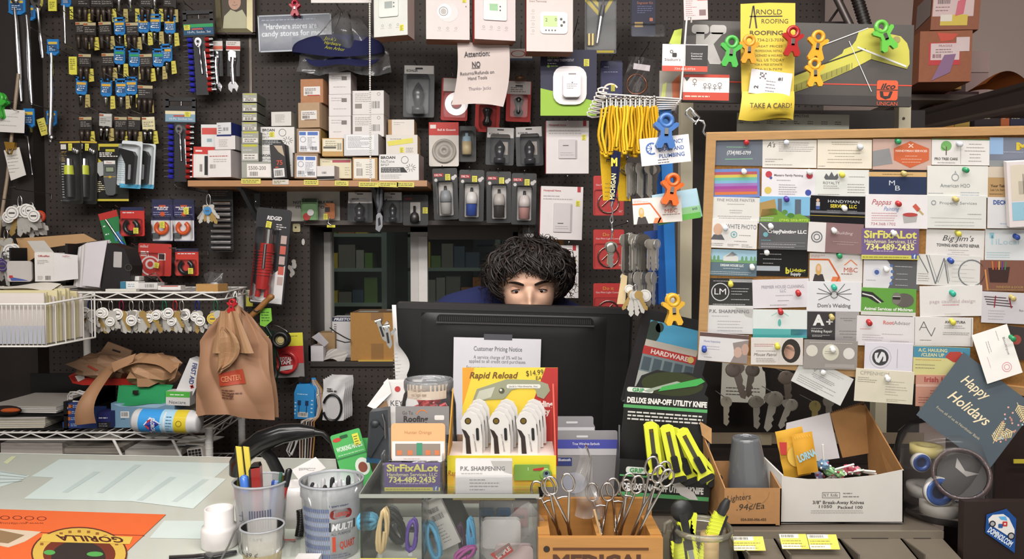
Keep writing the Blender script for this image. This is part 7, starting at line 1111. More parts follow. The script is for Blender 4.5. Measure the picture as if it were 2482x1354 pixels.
cd('yellow and blue hauling card with a red truck',2213,840,2350,910,2,'cdc78a:p',al_(bl('4a8aa5:p',0,0,1,.38),tx('A.C. HAULING',.34,.12,8,'d6cf9a',70,bold=.03),tx('/CLEAN UP',.34,.28,8,'d6cf9a',56,bold=.03),pg_('b04238:p',(.56,.34),(.64,.16),(.82,.14),(.98,.42),(.96,.56),(.7,.5)),bl('cfc9a0:p',.8,.18,.9,.28)),[(.04,.42,.5,.5,1,'c98a4a'),(.04,.58,.4,.8,2,'77766a')])
cd('plain cream card hanging below the cork board edge',2072,896,2214,975,4,'d6d0bd:p',al_(tx('OPPENHEIMER' if 0 else 'CPPENHEIM',.32,.12,9,'a5a194',70)),[(.04,.24,.42,.42,3,'8f8b7c'),(.52,.3,.9,.78,6,'a9a596'),(.55,.86,.96,.96,2,'a9a596')])
cd('salmon pink card partly under the holiday card',2219,908,2336,984,1,'c08d7a:p',al_(tx('Irish Hills',.5,.14,12,'a84a4a',76,bold=.03),bl('d0a898:p',0,.3,1,.38)),[(.3,.46,.9,.62,2,'8a5a4e'),(.06,.68,.8,.92,3,'8a5a4e')])
cd('white card pinned at a slant below the cork board edge',1926,884,2060,956,27,'d8d8d6:p',al_(rg('a9adb0',.16,.26,8,2.4),ln('a9adb0',2.4,(.24,.14),(.3,.36),(.36,.12))),[(.34,.12,.86,.24,2,'b5b8bb'),(.28,.4,.74,.56,3,'8f9194','c'),(.08,.64,.9,.92,4,'9a9c9e')])
cd('dark photo card behind the upright white card',2436,792,2500,870,8,'3a3434:p',ci('9a4a40',.4,.4,12))
def holiday(c,x,y,W_,H,Z):
 c.text('Happy',x+W_*.34,y+H*.26,24,'d8c9a8',78,z=Z,shear=.35,bold=.01); c.text('Holidays',x+W_*.42,y+H*.52,26,'d8c9a8',118,z=Z,shear=.35,bold=.01); c.text('From all of us at Northstar Bank',x+W_*.42,y+H*.76,6.5,'b5aa90',130,z=Z)
 for(bx,by,ang,n)in((W_*.86,H*.70,-100,9),(W_*.80,H*.10,30,8),(W_*.97,H*.4,120,6)):
  a = math.radians(ang); ux, uy = math.cos(a), math.sin(a)
  c.c('cdb98a'); c.line([(x+bx,y+by),(x+bx+ux*58,y+by+uy*58)],1.6,Z)
  for k in range(n):
   for sg in(-1,1):q = 8+k*5.5; l = 15*(1-k/n*.6); b2 = a+sg*.9; c.line([(x+bx+ux*q,y+by+uy*q),(x+bx+ux*q+l*math.cos(b2),y+by+uy*q+l*math.sin(b2))],2.4,Z)
 for k in range(26):c.c(['b07a70','c99a8a','9ab0c0'][k%3]); c.disc(x+W_*(.74+.26*R.random()),y+H*(.18+.5*R.random()),2.4,Z)
cd('dark slate holiday greeting card hanging at a slant',2256,900,2476,1090,37,'47525a:g',holiday,off=14,lean=.28,name='greeting_card',cat='card')
cd('upright white card with a pink rose seal over the holiday card',2355,812,2478,902,72,'d6d4d0:p',al_(rg('c9848c',.8,.36,12,1.6),rg('c9848c',.8,.36,7,1.6),tx('Boutique',.4,.2,6,'6a6a6a',44)),[(.06,.3,.3,.4,1),(.2,.6,.6,.72,2),(.5,.74,.9,.82,1,'c99aa0')],off=24,lean=.28)
def booklet(c,x,y,W_,H,Z):c.c('cfc5b5:p'); c.rect(x+8,y+8,x+W_,y+H*.60,Z-.2); c.c('b0a898:p'); c.rect(x+26,y+H*.3,x+W_,y+H*.5,Z); c.c('8fb9cc:p'); c.rect(x+8,y+H*.62,x+W_,y+H*.9,Z); c.text('Painters',x+W_*.7,y+H*.70,9,'dfe6ea',34,z=Z+.3); c.c('77706a'); c.line([(x+38,y+30),(x+38,y+78)],2,Z+.2)
cd('thick white brochure with a kitchen photo at the right edge',2436,388,2512,545,-3,'d9d0d0:p',booklet,off=10,thick=16,name='brochure',cat='brochure')
PINS = [('red',1808,343),('clear',1904,343),('clear',2082,354),('green',2173,341),('clear',2321,347),('white',1802,413),('white',1960,414),('yellow',2038,421),('gold',2187,418),('green',2335,409),('purple',1904,479),('white',2043,501),('red',2173,490),('gold',2310,479),('clear',1757,548),('white',1866,544),('white',2018,554),('white',2161,560),('yellow',2319,563),('blue',2459,571),('white',1857,608),('green',2032,616),('white',1822,644),('blue',2300,628),('white',2145,649),('yellow',1770,684),('red',1933,706),('teal',2019,692),('teal',2304,706),('gold',2448,717),('red',1890,750),('gold',2013,763),('red',2103,776),('yellow',2303,774),('blue',1706,836),('yellow',1881,829),('white',2013,836),('green',2434,802),('white',1991,893),('white',2144,905),('white',2290,917)]
PC = {'red':'a8262a:g','clear':'c9ced6:g','white':'d9d9d9:g','green':'2a8a5a:g','teal':'2fa08a:g','yellow':'c9c04a:g','gold':'b5a468:g','purple':'4a2f8a:g','blue':'2f4a9a:g'}
for col, x, y in PINS:
 best = None
 for c in CARDS:
  a, b_ = (x-c[0])*c[2]+(y-c[1])*c[3], -(x-c[0])*c[3]+(y-c[1])*c[2]
  if abs(a)<c[4]/2+4 and abs(b_)<c[5]/2+6:best = c
 z0 = (best[7]if best else 0)+1; fr = (lambda X_,Y_,Z_,z0=z0:onB(X_,Y_,Z_+z0)); d = best[6].split(' at the ')[0].split(' over ')[0]if best else 'cork'
 t = T('push_pin',f'{col} push pin in the {d}','pin',fr,'push pins on the cork board'); h = t.p('head',PC[col]); h.lathe([(0,0),(6,0),(6,2),(3.4,4),(3.6,10),(6.6,13),(6.6,15),(3,17),(0,17)],x,y,0,14,axis='z')
for i, (x,y,L,a,c_,bow)in enumerate(((1778,880,92,.32,'857a72:n','s'),(1824,884,80,-.12,'7a7068:n','r'),(1905,900,88,.12,'8a7f75:n','s'),(1760,962,70,.02,'a5a090:n','r'),(1832,960,80,.05,'989388:n','s'),(1878,950,98,-.18,'b8b5aa:n','s'),(1918,968,76,-.35,'b0ada2:n','s'),(1975,972,72,.0,'a89a64:n','r'),(2008,960,72,.02,'938f84:n','r'),(1858,880,60,.1,'17120f:s','r'))):
 k = O('key_blank',f'key blank hanging under the cork board, {["first", "second", "third", "fourth", "fifth", "sixth", "seventh", "eighth", "ninth", "tenth"][i] if i < 9 else "the black-headed one"}{" listed from the left" if 0 else ""}','key',F(x,y,1.5+.012*(i%3)),c_,'key blanks under the cork board'); keyshape(k,0,0,L,a,c_,0,bow);
 if L>75:k.ball(0,-L*.17,1,L*.22,L*.2,1.6)
 k.c('8a8782:b').tube([(0,-4,6),(0,-3,0),(0,-2,-90)],1.2,5)
t = T('storage_rack','dark steel storage rack along the right wall with an angled beam','rack',I4)
b = t.p('beam','2e2521:s'); P0, P1 = W(2208,272,2.5), W(2560,178,1.75);
def beam(m,a,b_,h,w_):m.at(I4).hexa([(a.x,a.y,a.z-h),(b_.x,b_.y,b_.z-h),(b_.x+w_,b_.y,b_.z-h),(a.x+w_,a.y,a.z-h),tuple(a),tuple(b_),(b_.x+w_,b_.y,b_.z),(a.x+w_,a.y,a.z)])
beam(b,P0,P1,.055,.03); b.c('463a34:s'); beam(b,P0+Vector((0,0,-.055)),P1+Vector((0,0,-.055)),.008,.05)
s_ = t.p('shelf_board','4a3f38:s'); zsh = P0.z+.0; s_.at(I4).hexa([(P0.x,P0.y,zsh-.02),(P1.x,P1.y,P1.z-.02),(P1.x+.7,P1.y,P1.z-.02),(P0.x+.7,P0.y,zsh-.02),(P0.x,P0.y,zsh-.01),(P1.x,P1.y,P1.z-.01),(P1.x+.7,P1.y,P1.z-.01),(P0.x+.7,P0.y,zsh-.01)])
u = t.p('upright','2a221f:s'); wb(u,P0.x,P0.x+.05,2.5,2.56,0,P0.z-.03); wb(u,P1.x+.02,P1.x+.07,1.75,1.8,0,P1.z)
s2 = t.p('shelf_board','2a2320:s'); zz = CZ-(318-616)/1750*2.58; wb(s2,P0.x+.06,P0.x+.8,2.57,2.9,zz-.036,zz-.006); s3 = t.p('shelf_board','5a4f48:s'); zb3 = 2.016; wb(s3,X(2190,2.6),X(2200,2.6)+.8,2.58,3.1,zb3-.02,zb3)
def rbox(label,x0,y0,x1,y1,Y,dep,col,fn=None,yaw=0,roll=0,name='carton',grp=None):
 t = T(name,label,'box',G((x0+x1)/2,y1,Y,yaw=yaw,roll=roll),grp); c = t.p('box',col); c.box(x0,y0,x1,y1,-dep,0)
 if fn:fn(c,t)
 return t
def f_(c,t):
 l = t.p('shipping_label','c9b0ae:p'); l.rect(2262,-20,2352,40,.6); l.bars(2272,-8,2300,10,14,'5a4648',1); l.lines(2268,14,2300,30,2,'8a6a6a',1,2); l.c('c9b04a:p'); l.rect(2280,36,2340,62,.9); l.c('d5ccc0:p'); l.rect(2280,36,2306,52,1.1); l.c('c05a6a:g'); l.quad((2316,4,1.2),(2334,-4,1.2),(2330,34,1.2),(2312,40,1.2)); q = t.p('side_label','9a8a86:p'); q.quad((2258.8-0,-20,-4),(2258.8,-20,-110),(2258.8,40,-110),(2258.8,36,-4))
rbox('brown carton with pink tape and pale label, upper of the top right stack',2260,-60,2366,72,2.45,150,'8a5640:c',f_,yaw=-12,roll=3)
def f_(c,t):
 l = t.p('shipping_label','b8393e:p'); l.rect(2251,104,2322,158,.6); l.c('cdb9b8:p'); l.rect(2255,106,2320,146,.9); l.rect(2312,92,2342,126,1.2); l.text('FRAGILE',2288,112,5,'8a5a5e',30,z=1.2); l.lines(2266,118,2310,130,2,'8a6a6e',1.3,2); l.bars(2260,132,2280,141,9,'7a3a4a',1.3); tp = t.p('packing_tape','c4584a:g'); tp.quad((2268,80,.5),(2316,84,.5),(2304,98,.5),(2278,102,.5)); tp.c('8a6a8a:g'); tp.quad((2286,134,1.6),(2312,132,1.6),(2300,176,1.6),(2258,196,1.6))
rbox('brown carton with red label and shiny tape, lower of the stack at the top right',2230,76,2348,198,2.45,150,'91593f:c',f_,yaw=-8,roll=1)
rbox('white carton behind the brown cartons, upper',2346,124,2398,175,2.8,60,'b39a96:p'); rbox('white carton behind the brown cartons, lower',2340,177,2394,232,2.8,60,'a98f8c:p')
O('orange_cloth','folded orange cloth beside the white cartons at the top right','cloth',G(2430,195,2.62),'9a5426:f').grid(lambda u,v:(2376+100*u,214-38*math.sin(u*2.6+.2)*math.sin(v*1.5+.3),-60+80*v),12,8)
for i, (x0,x1,y0,y1,c_,lab)in enumerate(((2262,2330,202,216,'b08a4a:p','flat box with yellow label under the brown cartons'),(2262,2300,222,262,'5a2a26:p','dark red box between beam and cartons'),(2300,2372,222,258,'3a2426:p','black box between beam and cartons'))):rbox(lab,x0,y0,x1,y1,2.66,60,c_)
for i, (x0,x1,c_,lab)in enumerate(((2262,2282,'8a7a3a:p','first yellow box under the dark beam'),(2284,2312,'a8762f:p','amber box under the dark beam'),(2314,2350,'9a7f3a:p','second yellow box under the dark beam'),(2362,2424,'2a2426:p','black box with pale print under the dark beam'),(2426,2446,'a85a34:p','orange box under the dark beam'),(2448,2490,'2a2c40:p','navy box under the dark beam at the right edge'))):rbox(lab,x0,268-4*i,x1,316,2.58,60,c_,lambda c,t,x0=x0,x1=x1:c.lines(x0+3,282,x1-3,292,1,'a59a88',.6,2.5))
for i, (xa,ya,xb,yb,r,lab)in enumerate(((2020,-20,2066,70,9,'grey steel conduit slanting behind the key sign'),(2072,-20,2100,66,13,'dark ribbed hose slanting behind the key sign'))):
 m = O('pipe',lab,'pipe',G(2060,20,2.8),'6a6260:b' if i==0 else '2a2422:s'); m.tube([(xa-14,ya-40,0),(xa,ya,0),(xb,yb,0),(xb+16,yb+80,0)],r,12)
 if i:[m.tube([(xa+(xb-xa)*k/12,ya+(yb-ya)*k/12,0),(xa+(xb-xa)*(k+.5)/12,ya+(yb-ya)*(k+.5)/12,0)],r+1.6,12)for k in range(12)]
t = T('steel_bracket','dark triangular bracket at the top behind the key sign','bracket',G(2040,50,2.86)); t.p('bar','2a2220:s').box(1990,52,2056,60,-8,0); t.p('brace','2a2220:s').tube([(2010,54,-4),(2034,20,-4),(2050,-20,-4)],3,8)
# ================= things on the front counter =================
FC = lambda x, y, z:onz(x,y,ZC+.0004+z*.0004)
def bend(m,n0,cx,rf):
 """wrap flat print round a cylinder; rf(y) = radius at height y"""
 iA = m.A.inverted()
 for i in range(n0,len(m.v)):
  l = iA@m.v[i]; dx = l.x-cx; r = rf(-l.y if m.fl else l.y)+l.z; m.v[i] = m.A@Vector((cx+r*math.sin(dx/r),l.y,r*math.cos(dx/r)))
def onc_(px,py):return F(px,py,YG(px,py,ZC))
t = T('counter_mat','orange glue brand counter mat with an upside-down round logo','mat',FC); b = t.p('mat','d9632f:p'); b.prism([(-40,1232),(402,1246),(285,1356),(180,1450),(-140,1430)],0,3)
b.c('7d2a18:p'); [b.ring(x,y,12,3,3.4,ry=5)for x,y in((12,1254),(42,1254),(71,1255),(101,1256))]; b.text('www.gorillatough.com',30,1268,5,'7d2a18',150,z=3.4,rot=180,shear=.3); b.line([(0,1287),(350,1297)],1.5,3.4)
b.c('5a2416:p'); b.disc(192,1340,117,3.6,64,40); b.c('c9a648:p'); b.disc(192,1340,113,3.9,61,40); b.c('6a2a18:p'); b.disc(192,1342,88,4.2,46,36); b.c('2f2420:p'); b.disc(190,1350,66,4.5,40,30); b.c('4f9a4a:p'); b.disc(120,1338,14,4.6,6); b.disc(230,1342,20,4.6,6)
for i in range(11):a = math.radians(205+i*13); b.c('8a5a28'); x, y = 192+100*math.cos(a), 1340+53*math.sin(a); b.rect(x-4,y-3,x+4,y+3,4.3)
b.c('cfae4c:p'); b.prism([(104,1293),(322,1300),(314,1318),(96,1312)],4.4,5); b.text('GORILLA',216,1305,13,'4a1f14',166,z=5.4,rot=182,shear=-.3,bold=.03); b.c('cdb9a2:p'); b.prism([(0,1280),(100,1288),(60,1312),(20,1326),(0,1322)],3.2,3.5); b.c('8a6f50:p'); b.prism([(0,1284),(60,1296),(20,1316),(0,1314)],3.6,3.9)
t = T('pipe_fitting','white plastic pipe coupling standing on the glass counter','fitting',onc_(532,1322)); b = t.p('coupling','dad6d4:g'); b.lathe([(0,0),(40,0),(42,6),(42,42),(40,50),(34,54),(34,92),(32,94),(28,92),(28,40),(0,40)],n=32)
def cup(label,px,py,rb,rt,h,name,rim=4,tint='e0e3ea:h64',lip=0):
 t = T(name,label,'cup',onc_(px,py)); c = t.p('cup_wall',tint); c.lathe([(0,1),(rb,1),(rb+(rt-rb)*.8,h*.8),(rb+(rt-rb)*.8+lip,h*.8+2),(rt,h)],n=36); r = t.p('rim','d5d8de:h70'); r.lathe([(rt-1,h-rim),(rt+3,h-rim),(rt+3,h),(rt-1,h+1),(rt-1,h-rim)],n=36); return t, c
t, c = cup('large translucent quart mixing cup full of permanent markers',806,1335,62,74,178,'mixing_cup',5,'e3e6ec:h76',3)
l = t.p('print','5f6f96:p'); n0 = 0; rf = lambda y:62.8+9.8*y/142
for i in range(15):x = -66+5.2*i; [(l.c('8592b0:p' if j%2 else '54648c:p'),l.rect(x,8+11*j,x+3.4,17+11*j,.4))for j in range(11)]
l.text('1 quart mixing',34,134,5,'35405f',46,z=.6,bold=.03); l.c('7a1f1f:p'); l.rr(12,102,66,124,10,.5); l.text('LEXON',42,113,9,'b5433a',34,z=.9,bold=.04); l.c('23262c:p'); l.rect(10,72,76,94,.5); l.text('MULTI',42,83,15,'d8d8dc',54,z=.9,bold=.04,shear=.2); l.text('ALL PURPOSE',38,66,6,'3a3f4c',50,z=.7,shear=.2); l.text('1',20,42,34,'c0442c',None,z=.8,bold=.03); l.text('QUART',54,38,17,'c0442c',42,z=.8,bold=.03); l.lines(12,18,62,6,2,'6a7080',.6,3); bend(l,0,0,rf)
Q = [(-44,8,0),(-26,-14,1),(-14,14,0),(-4,-22,1),(4,10,0),(16,-4,1),(28,14,1),(30,-20,0),(44,2,1),(12,28,1),(-30,24,1)]
for i, (x,z,k)in enumerate(Q):
 m_ = T('marker',f'permanent marker with {"pale grey cap" if k else "black cap"} packed in the quart mixing cup','marker',t.A,'markers in the quart cup'); b = m_.p('barrel','c9c9cc:s'); tx_ = x*1.1+R.uniform(-3,3); hh = 172+R.uniform(-8,12); b.tube([(x*.75,6,z*.75),(tx_,hh-26,z)],5.4,10); q = m_.p('cap','b5b5b8:s' if k else '1a1a1c:s'); q.tube([(tx_,hh-26,z),(tx_+1,hh-6,z),(tx_+1.5,hh,z)],[6,5.6,3],10)
t, c = cup('translucent pen cup with coloured pens and a red cutter',634,1328,52,63,168,'pen_cup',4)
l = t.p('print','4a5068:p'); l.line([(-26,60),(-26,110)],1.4,.6); [l.line([(-38,70+14*i),(-26,70+14*i)],1.6,.6)for i in range(3)]; [l.rect(-8+6*i,40,-5+6*i,112,.5)for i in range(9)]; bend(l,0,0,lambda y:52.6+8.6*y/134)
A = t.A
def stick(nm,label,cat,x,z,x2,h,r,col,cap=None,flat=False):
 s = T(nm,label,cat,A); b = s.p('body',col); b.tube([(x*.7,8,z),(x2-(x2-x*.7)*.2,h*.8,z),(x2,h,z)],r,10)
 if cap:q = s.p('cap',cap); q.tube([(x2-(x2-x*.7)*.2,h*.8,z),(x2,h,z),(x2,h+4,z)],[r*1.15,r*1.15,r*.6],10)
 return s
s = T('utility_knife','red bodied cutter with black edges standing in the pen cup','knife',A); b = s.p('body','8f2420:g'); b.prism([(-8,8),(12,8),(6,206),(-16,204)],6,22); b.c('1a1a1a:g'); b.prism([(-14,8),(-8,8),(-16,206),(-22,196)],4,20); b.prism([(-20,200),(6,204),(2,214),(-14,212)],5,22)
stick('marker','dark blue capped marker at the left of the pen cup','marker',-30,12,-36,178,9,'23304a:g','3f6fc0:g'); stick('pen','blue ballpoint in the pen cup','pen',20,10,34,166,4,'2f4f9a:g','27408a:g'); stick('pen','pale blue pen in the pen cup','pen',30,18,44,170,5,'7f9ad0:g'); stick('pen','green tipped pen in the pen cup','pen',36,-4,48,184,4,'3f6a58:g'); stick('pen','pink pen leaning right in the pen cup','pen',30,-12,62,170,5,'c0485a:g'); stick('marker','red marker with black cap leaning right in the pen cup','marker',34,4,70,192,7,'a52a2c:g','17171a:g'); stick('highlighter','yellow-green highlighter in the pen cup','marker',40,-20,52,150,7,'c3cf52:g'); stick('highlighter','pink highlighter in the pen cup','marker',14,-26,20,140,7,'d0607a:g'); stick('pen','clear pen at the left rear of the pen cup','pen',-10,-20,-14,186,4,'a5b0c0:g')
for i, x in enumerate((-62,-46)):s = T('folding_rule',f'yellow and black striped folding rule, {"left" if i == 0 else "right"} of two in the pen cup','ruler',A); b = s.p('rule','d6c24a:p'); b.prism([(x+20,20),(x+32,20),(x+12,244-i*2),(x-2,246-i*2)],-14-i*6,-9-i*6); b.c('1f1d1a:p'); b.prism([(x+18,20),(x+21,20),(x-1,246-i*2),(x-4,240-i*2)],-14-i*6,-8.6-i*6)
t, c = cup('small empty clear cup with a handwritten 39 cent price',637,1392,40,50,122,'small_cup',3,'e2e0da:h58'); l = t.p('print','3f3a30:p'); l.text('.39 ¢',-14,66,11,'3f3a30',40,z=.6,shear=.2,rot=-6); l.text('TAPE',0,104,8,'8a8880',36,z=-1); q0 = len(l.v); l.c('d6cf3a:p'); l.quad((4,20,.5),(34,26,.5),(36,46,.5),(8,42,.5)); bend(l,0,0,lambda y:40.6+8*y/98)
s = t.p('tape_strip','c9b98a:h70'); s.lathe([(41,4),(46,62)],n=36)
O('thin_cable','thin grey cable curving over the counter between the cups','cable',G(570,1300,1.24),'6a6866:s').tube([(592,1262,0),(570,1285,4),(556,1320,6),(538,1352,8),(530,1372,8)],2.4,8)
t = T('snips','black handled snips lying at the front edge of the counter','tool',FC); h = t.p('handle','17171a:g'); h.tube([(410,1352,6),(470,1349,10),(505,1345,12)],7,8); h.tube([(510,1346,12),(545,1340,14),(574,1336,12)],[7,6,4],8); t.p('pivot','2a2a2c:g').ball(506,1346,14,14,10,8)
HY = 1.5
t = T('handset','black curved handset resting on a cradle behind the cups','handset',G(700,1080,HY)); b = t.p('handset_body','121213:g'); b.tube([(572,1150,0),(578,1122,4),(600,1092,10),(640,1064,14),(690,1046,14),(730,1042,12),(765,1044,8)],[17,21,24,26,24,20,12],16); b.c('4f4f52:g'); b.tube([(650,1052,30),(690,1036,32),(720,1032,28)],1.6,6)
c = t.p('cable','161616:g'); c.tube([(762,1044,8),(785,1048,6),(805,1070,4),(816,1100,0),(820,1135,-4),(816,1170,-8),(800,1210,-10)],[9,6,5,4.5,4.5,4.5,4.5],10); n = t.p('stand_neck','19191a:s'); n.tube([(622,1080,-8),(650,1110,-14),(668,1150,-18),(668,1224,-18)],[14,14,15,16],12); n = t.p('stand_foot','19191a:s'); n.box(610,1221,726,1231,-40,20)
t = T('coil_cord','black coiled phone cord between the two mixing cups','cord',onc_(716,1316)); c = t.p('coil','151516:g'); c.tube([(9*math.cos(k*.8)+6*math.sin(k*.02),6+k*.55+3*math.sin(k*.8),9*math.sin(k*.8)-30)for k in range(120)],2.6,6)
t = T('white_pitcher','white enamel pitcher partly hidden behind the cups','pitcher',onc_(716,1268)); b = t.p('body','cfccca:g'); b.lathe([(0,0),(36,0),(40,30),(40,78),(36,98),(33,98),(36,76),(0,76)],n=28); t.p('handle','d0cdca:g').tube([(34,80,30),(44,84,44),(40,46,46),(30,36,36)],4,8)
O('note_paper','white folded note leaning between the cups and the green pack','note',G(770,1140,1.42),'d3d0ce:p').hexa([(706,1138,0),(764,1108,-6),(790,1134,-2),(726,1160,6),(706,1138,1.5),(764,1108,-4.5),(790,1134,-.5),(726,1160,7.5)]).lines(725,1132,770,1140,3,'a9a6a4',2.4,1.5)
for i, (x,y,r,lab)in enumerate(((848,1092,-16,'front green carded pack of hand cream leaning behind the marker cup'),(862,1110,-4,'second green carded pack behind the hand cream pack'))):
 t = T('hand_cream_pack',lab,'pack',G(x,y,1.4+.02*i,roll=r),'green hand cream packs'); c = t.p('card','4fae5c:p'); c.rr(x-36,y-48,x+38,y+180,5,0,2)
 if i==0:c.text('WORKING HANDS',x+2,y-10,11,'d5e6d3',64,z=2.4,bold=.04); c.c('c0453a'); c.disc(x-22,y-34,11,2.4,5); c.c('2a5a34'); c.rr(x-14,y-42,x+6,y-34,3,2.5); c.c('d9e2d6'); c.disc(x+20,y+44,18,2.4,22); c.c('8a4a3a'); c.disc(x+20,y+46,11,2.7,13); c.lines(x-30,y+2,x+34,y+8,1,'b5dab5',2.5,2); tag(t,x+24,y-24,15,28,4); c.c('3a7a48'); c.rect(x-36,y+10,x+38,y+14,2.5)
AZ, AYF, AYB = 1.07, 1.13, 1.44; ax0, ax1 = X(868,AYF), X(1308,AYF)
t = T('display_case','clear acrylic counter display case full of charging cables','display case',I4); pn = 'd3d6d0:t8'
for nm, q in(('top_panel',(ax0,ax1,AYF,AYB,AZ-.004,AZ)),('front_panel',(ax0,ax1,AYF,AYF+.003,ZC+.001,AZ-.004)),('side_panel',(ax0,ax0+.003,AYF+.004,AYB,ZC+.001,AZ-.005)),('side_panel',(ax1-.003,ax1,AYF+.004,AYB,ZC+.001,AZ-.005)),('divider',(X(1018,AYF),X(1018,AYF)+.003,AYF+.005,AYB,ZC+.001,AZ-.01)),('divider',(X(1160,AYF),X(1160,AYF)+.003,AYF+.005,AYB,ZC+.001,AZ-.01)),('back_panel',(ax0,ax1,AYB,AYB+.003,ZC+.001,AZ))):wb(t.p(nm,pn),*q)
e = t.p('edge_strip','c9ccc4:h80'); wb(e,ax0,ax1,AYF-.0015,AYF,AZ-.005,AZ+.001); wb(e,ax0-.0015,ax0,AYF,AYB,AZ-.005,AZ+.001); e = t.p('price_strip','d0c252:p'); wb(e,ax0,ax0+.09,AYF-.001,AYF,.955,.968)
def loopcable(label,px,py,Y,rx,ry,n,col,r=4,roll=0,plug='b5b5b8:m',tie=True,grp='bundled charging cables'):
 t = T('charging_cable',label,'cable',F(px,py,Y,roll=roll),grp); c = t.p('cable',col); P = []
 for k in range((n+2)*12+1):a = k*math.pi/6; q = k/((n+2)*12); P.append((rx*.62*math.cos(a)*(1-.3*math.sin(q*9))*(1-.45*math.sin(a)**3 if ry>rx else 1)+3*math.sin(k*.7),ry*math.sin(a)+3*math.cos(q*14),(q-.5)*rx*1.2))
 c.tube(P,r,6)
 if plug:g = t.p('plug',plug); g.box(-5,-ry-14,5,-ry+6,-4,4)
 if tie:g = t.p('tie','2a2a2c:s'); g.tube([(0,ry*.28,0),(0,ry*.28+7,0)],rx*.58,12)
 return t
loopcable('coiled light blue cable at the left of the display case',890,1262,1.2,24,20,4,'5fb4d6:s',5,80,None,False); loopcable('bundled cream cable hanging at the front left of the display case',928,1285,1.16,15,52,3,'d9bf8c:s',4.6,6); loopcable('black cable bundle behind the cream cable in the display case',958,1275,1.28,26,40,3,'1c1c1e:s',5,-25); loopcable('grey cable loop at the back left of the display case',945,1262,1.36,30,26,2,'5f6468:s',5); loopcable('purple cable tied round its packet in the display case',998,1296,1.17,18,36,2,'5a3aa0:s',4,4,'cfcfd6:s'); loopcable('light blue cable loop below the white adapter carton',1050,1310,1.19,20,42,2,'58a8d0:s',5,-14,'cfd3d6:s'); loopcable('magenta cable bundle in the display case',1128,1340,1.18,16,26,3,'b04a9a:s',4,60,None); loopcable('second light blue cable bundle beside the divider',1142,1300,1.2,10,44,3,'4fa4d2:s',4.4,-4,None); loopcable('dark violet cable bundle behind the adapter carton',1120,1308,1.24,9,38,2,'4a1f4a:s',4,-8,None)
t = T('adapter_carton','long white adapter carton tipped over the cables in the display case','box',G(1072,1268,1.21,roll=-25)); b = t.p('carton','c9c6c1:p'); b.box(1044,1206,1094,1328,-16,0); b.bars(1054,1224,1080,1236,12,'3a3836',.6); b.bars(1054,1242,1084,1256,12,'4a4846',.6); b.lines(1056,1266,1076,1316,6,'8a8784',.6,2); b.c('a5a29d:p'); b.rect(1044,1206,1094,1212,.7)
t = T('adapter_carton','black carton behind the white adapter carton in the display case','box',G(1105,1240,1.3,roll=-25)); t.p('carton','1c1f1c:g').box(1080,1190,1126,1300,-16,0)
for i, (x,c_,lab)in enumerate(((1181,'2f7fc0:g','left blue wall charger in the display case'),(1221,'2f7fc0:g','right blue wall charger in the display case'),(1262,'c9707a:g','pink wall charger in the display case'))):
 t = T('wall_charger',lab,'charger',G(x,1250,1.26),'wall chargers in the display case'); c = t.p('card','d6d6d8:p'); c.box(x-20,1214,x+20,1300,-4,0); b = t.p('charger_body',c_); b.rr(x-17,1229,x+17,1270,5,0,16); q = t.p('socket','17202c:g'); q.rect(x-9,1243,x+9,1250,16.4)
t = T('white_adapter','white adapter under the clear parcel in the display case','adapter',G(1220,1290,1.2)); t.p('body','d9d9da:g').rr(1168,1258,1262,1330,12,-18,0)
t = T('white_adapter','pale pink box at the bottom right of the display case','adapter',G(1250,1345,1.17)); t.p('body','d6bfc2:g').rr(1200,1322,1292,1400,12,-18,0)
t = T('wrapped_parcel','clear plastic parcel with red and white print in the display case','parcel',G(1235,1290,1.155,roll=-38)); b = t.p('plastic','d3cfcf:t60'); b.grid(lambda u,v:(1150+170*u,1262+66*v+6*math.sin(u*6),10*math.sin(u*3.14)*math.sin(v*3.14)+2.4*math.sin(u*19+v*6)),20,10); q = t.p('red_print','b5322c:p'); q.prism([(1166,1302),(1220,1308),(1216,1330),(1172,1328)],3,5); q.text('SIMPLE',1194,1318,10,'dcd6d4',40,z=5.4,bold=.03)
def ztop(px,py):return YG(px,py,AZ)
t = T('card_stand','tiered clear card stand with a purple handyman card in front','card stand',G(1000,1150,1.15)); b = t.p('holder','dfe2e2:t10'); b.box(928,1120,1072,1196,3,4.5); b.box(924,1188,1076,1199,-60,8); b.box(940,1040,1082,1120,-18,-16); b.box(924,1100,928,1198,-40,4); b.box(1072,1100,1076,1198,-40,4)
def sc(nm,label,x0,y0,x1,y1,z,bg,fn,Y=1.15,roll=0,r=2):t = T(nm,label,'card',G((x0+x1)/2,(y0+y1)/2,Y,roll=roll)); c = t.p('card',bg); c.rr(x0,y0,x1,y1,r,z,z+1.2); fn(c,x0,y0,x1-x0,y1-y0,z+1.6); return t
sc('business_card','purple and yellow handyman card in the front of the clear stand',932,1120,1067,1190,0,'5a4480:p',sirfix)
sc('business_card','peach rounded card with a window picture in the middle of the stand',946,1028,1078,1120,-14,'d9a878:p',lambda c,x,y,W_,H,Z:(c.text('Hunter Orange',x+66,y+22,8,'b5845a',66,z=Z),c.c('dcd8d6:p'),c.rect(x+2,y+44,x+W_-2,y+H,Z),c.c('8d8076:p'),c.rect(x+10,y+50,x+W_-12,y+80,Z+.3),c.c('3f8a6a'),c.rect(x+62,y+48,x+76,y+78,Z+.6),c.c('c9744a'),[c.rect(x+14+q,y+66,x+26+q,y+78,Z+.6)for q in(0,26,70,92)],c.lines(x+30,y+84,x+100,y+90,1,'c9b0a8',Z+.4,2)),r=8)
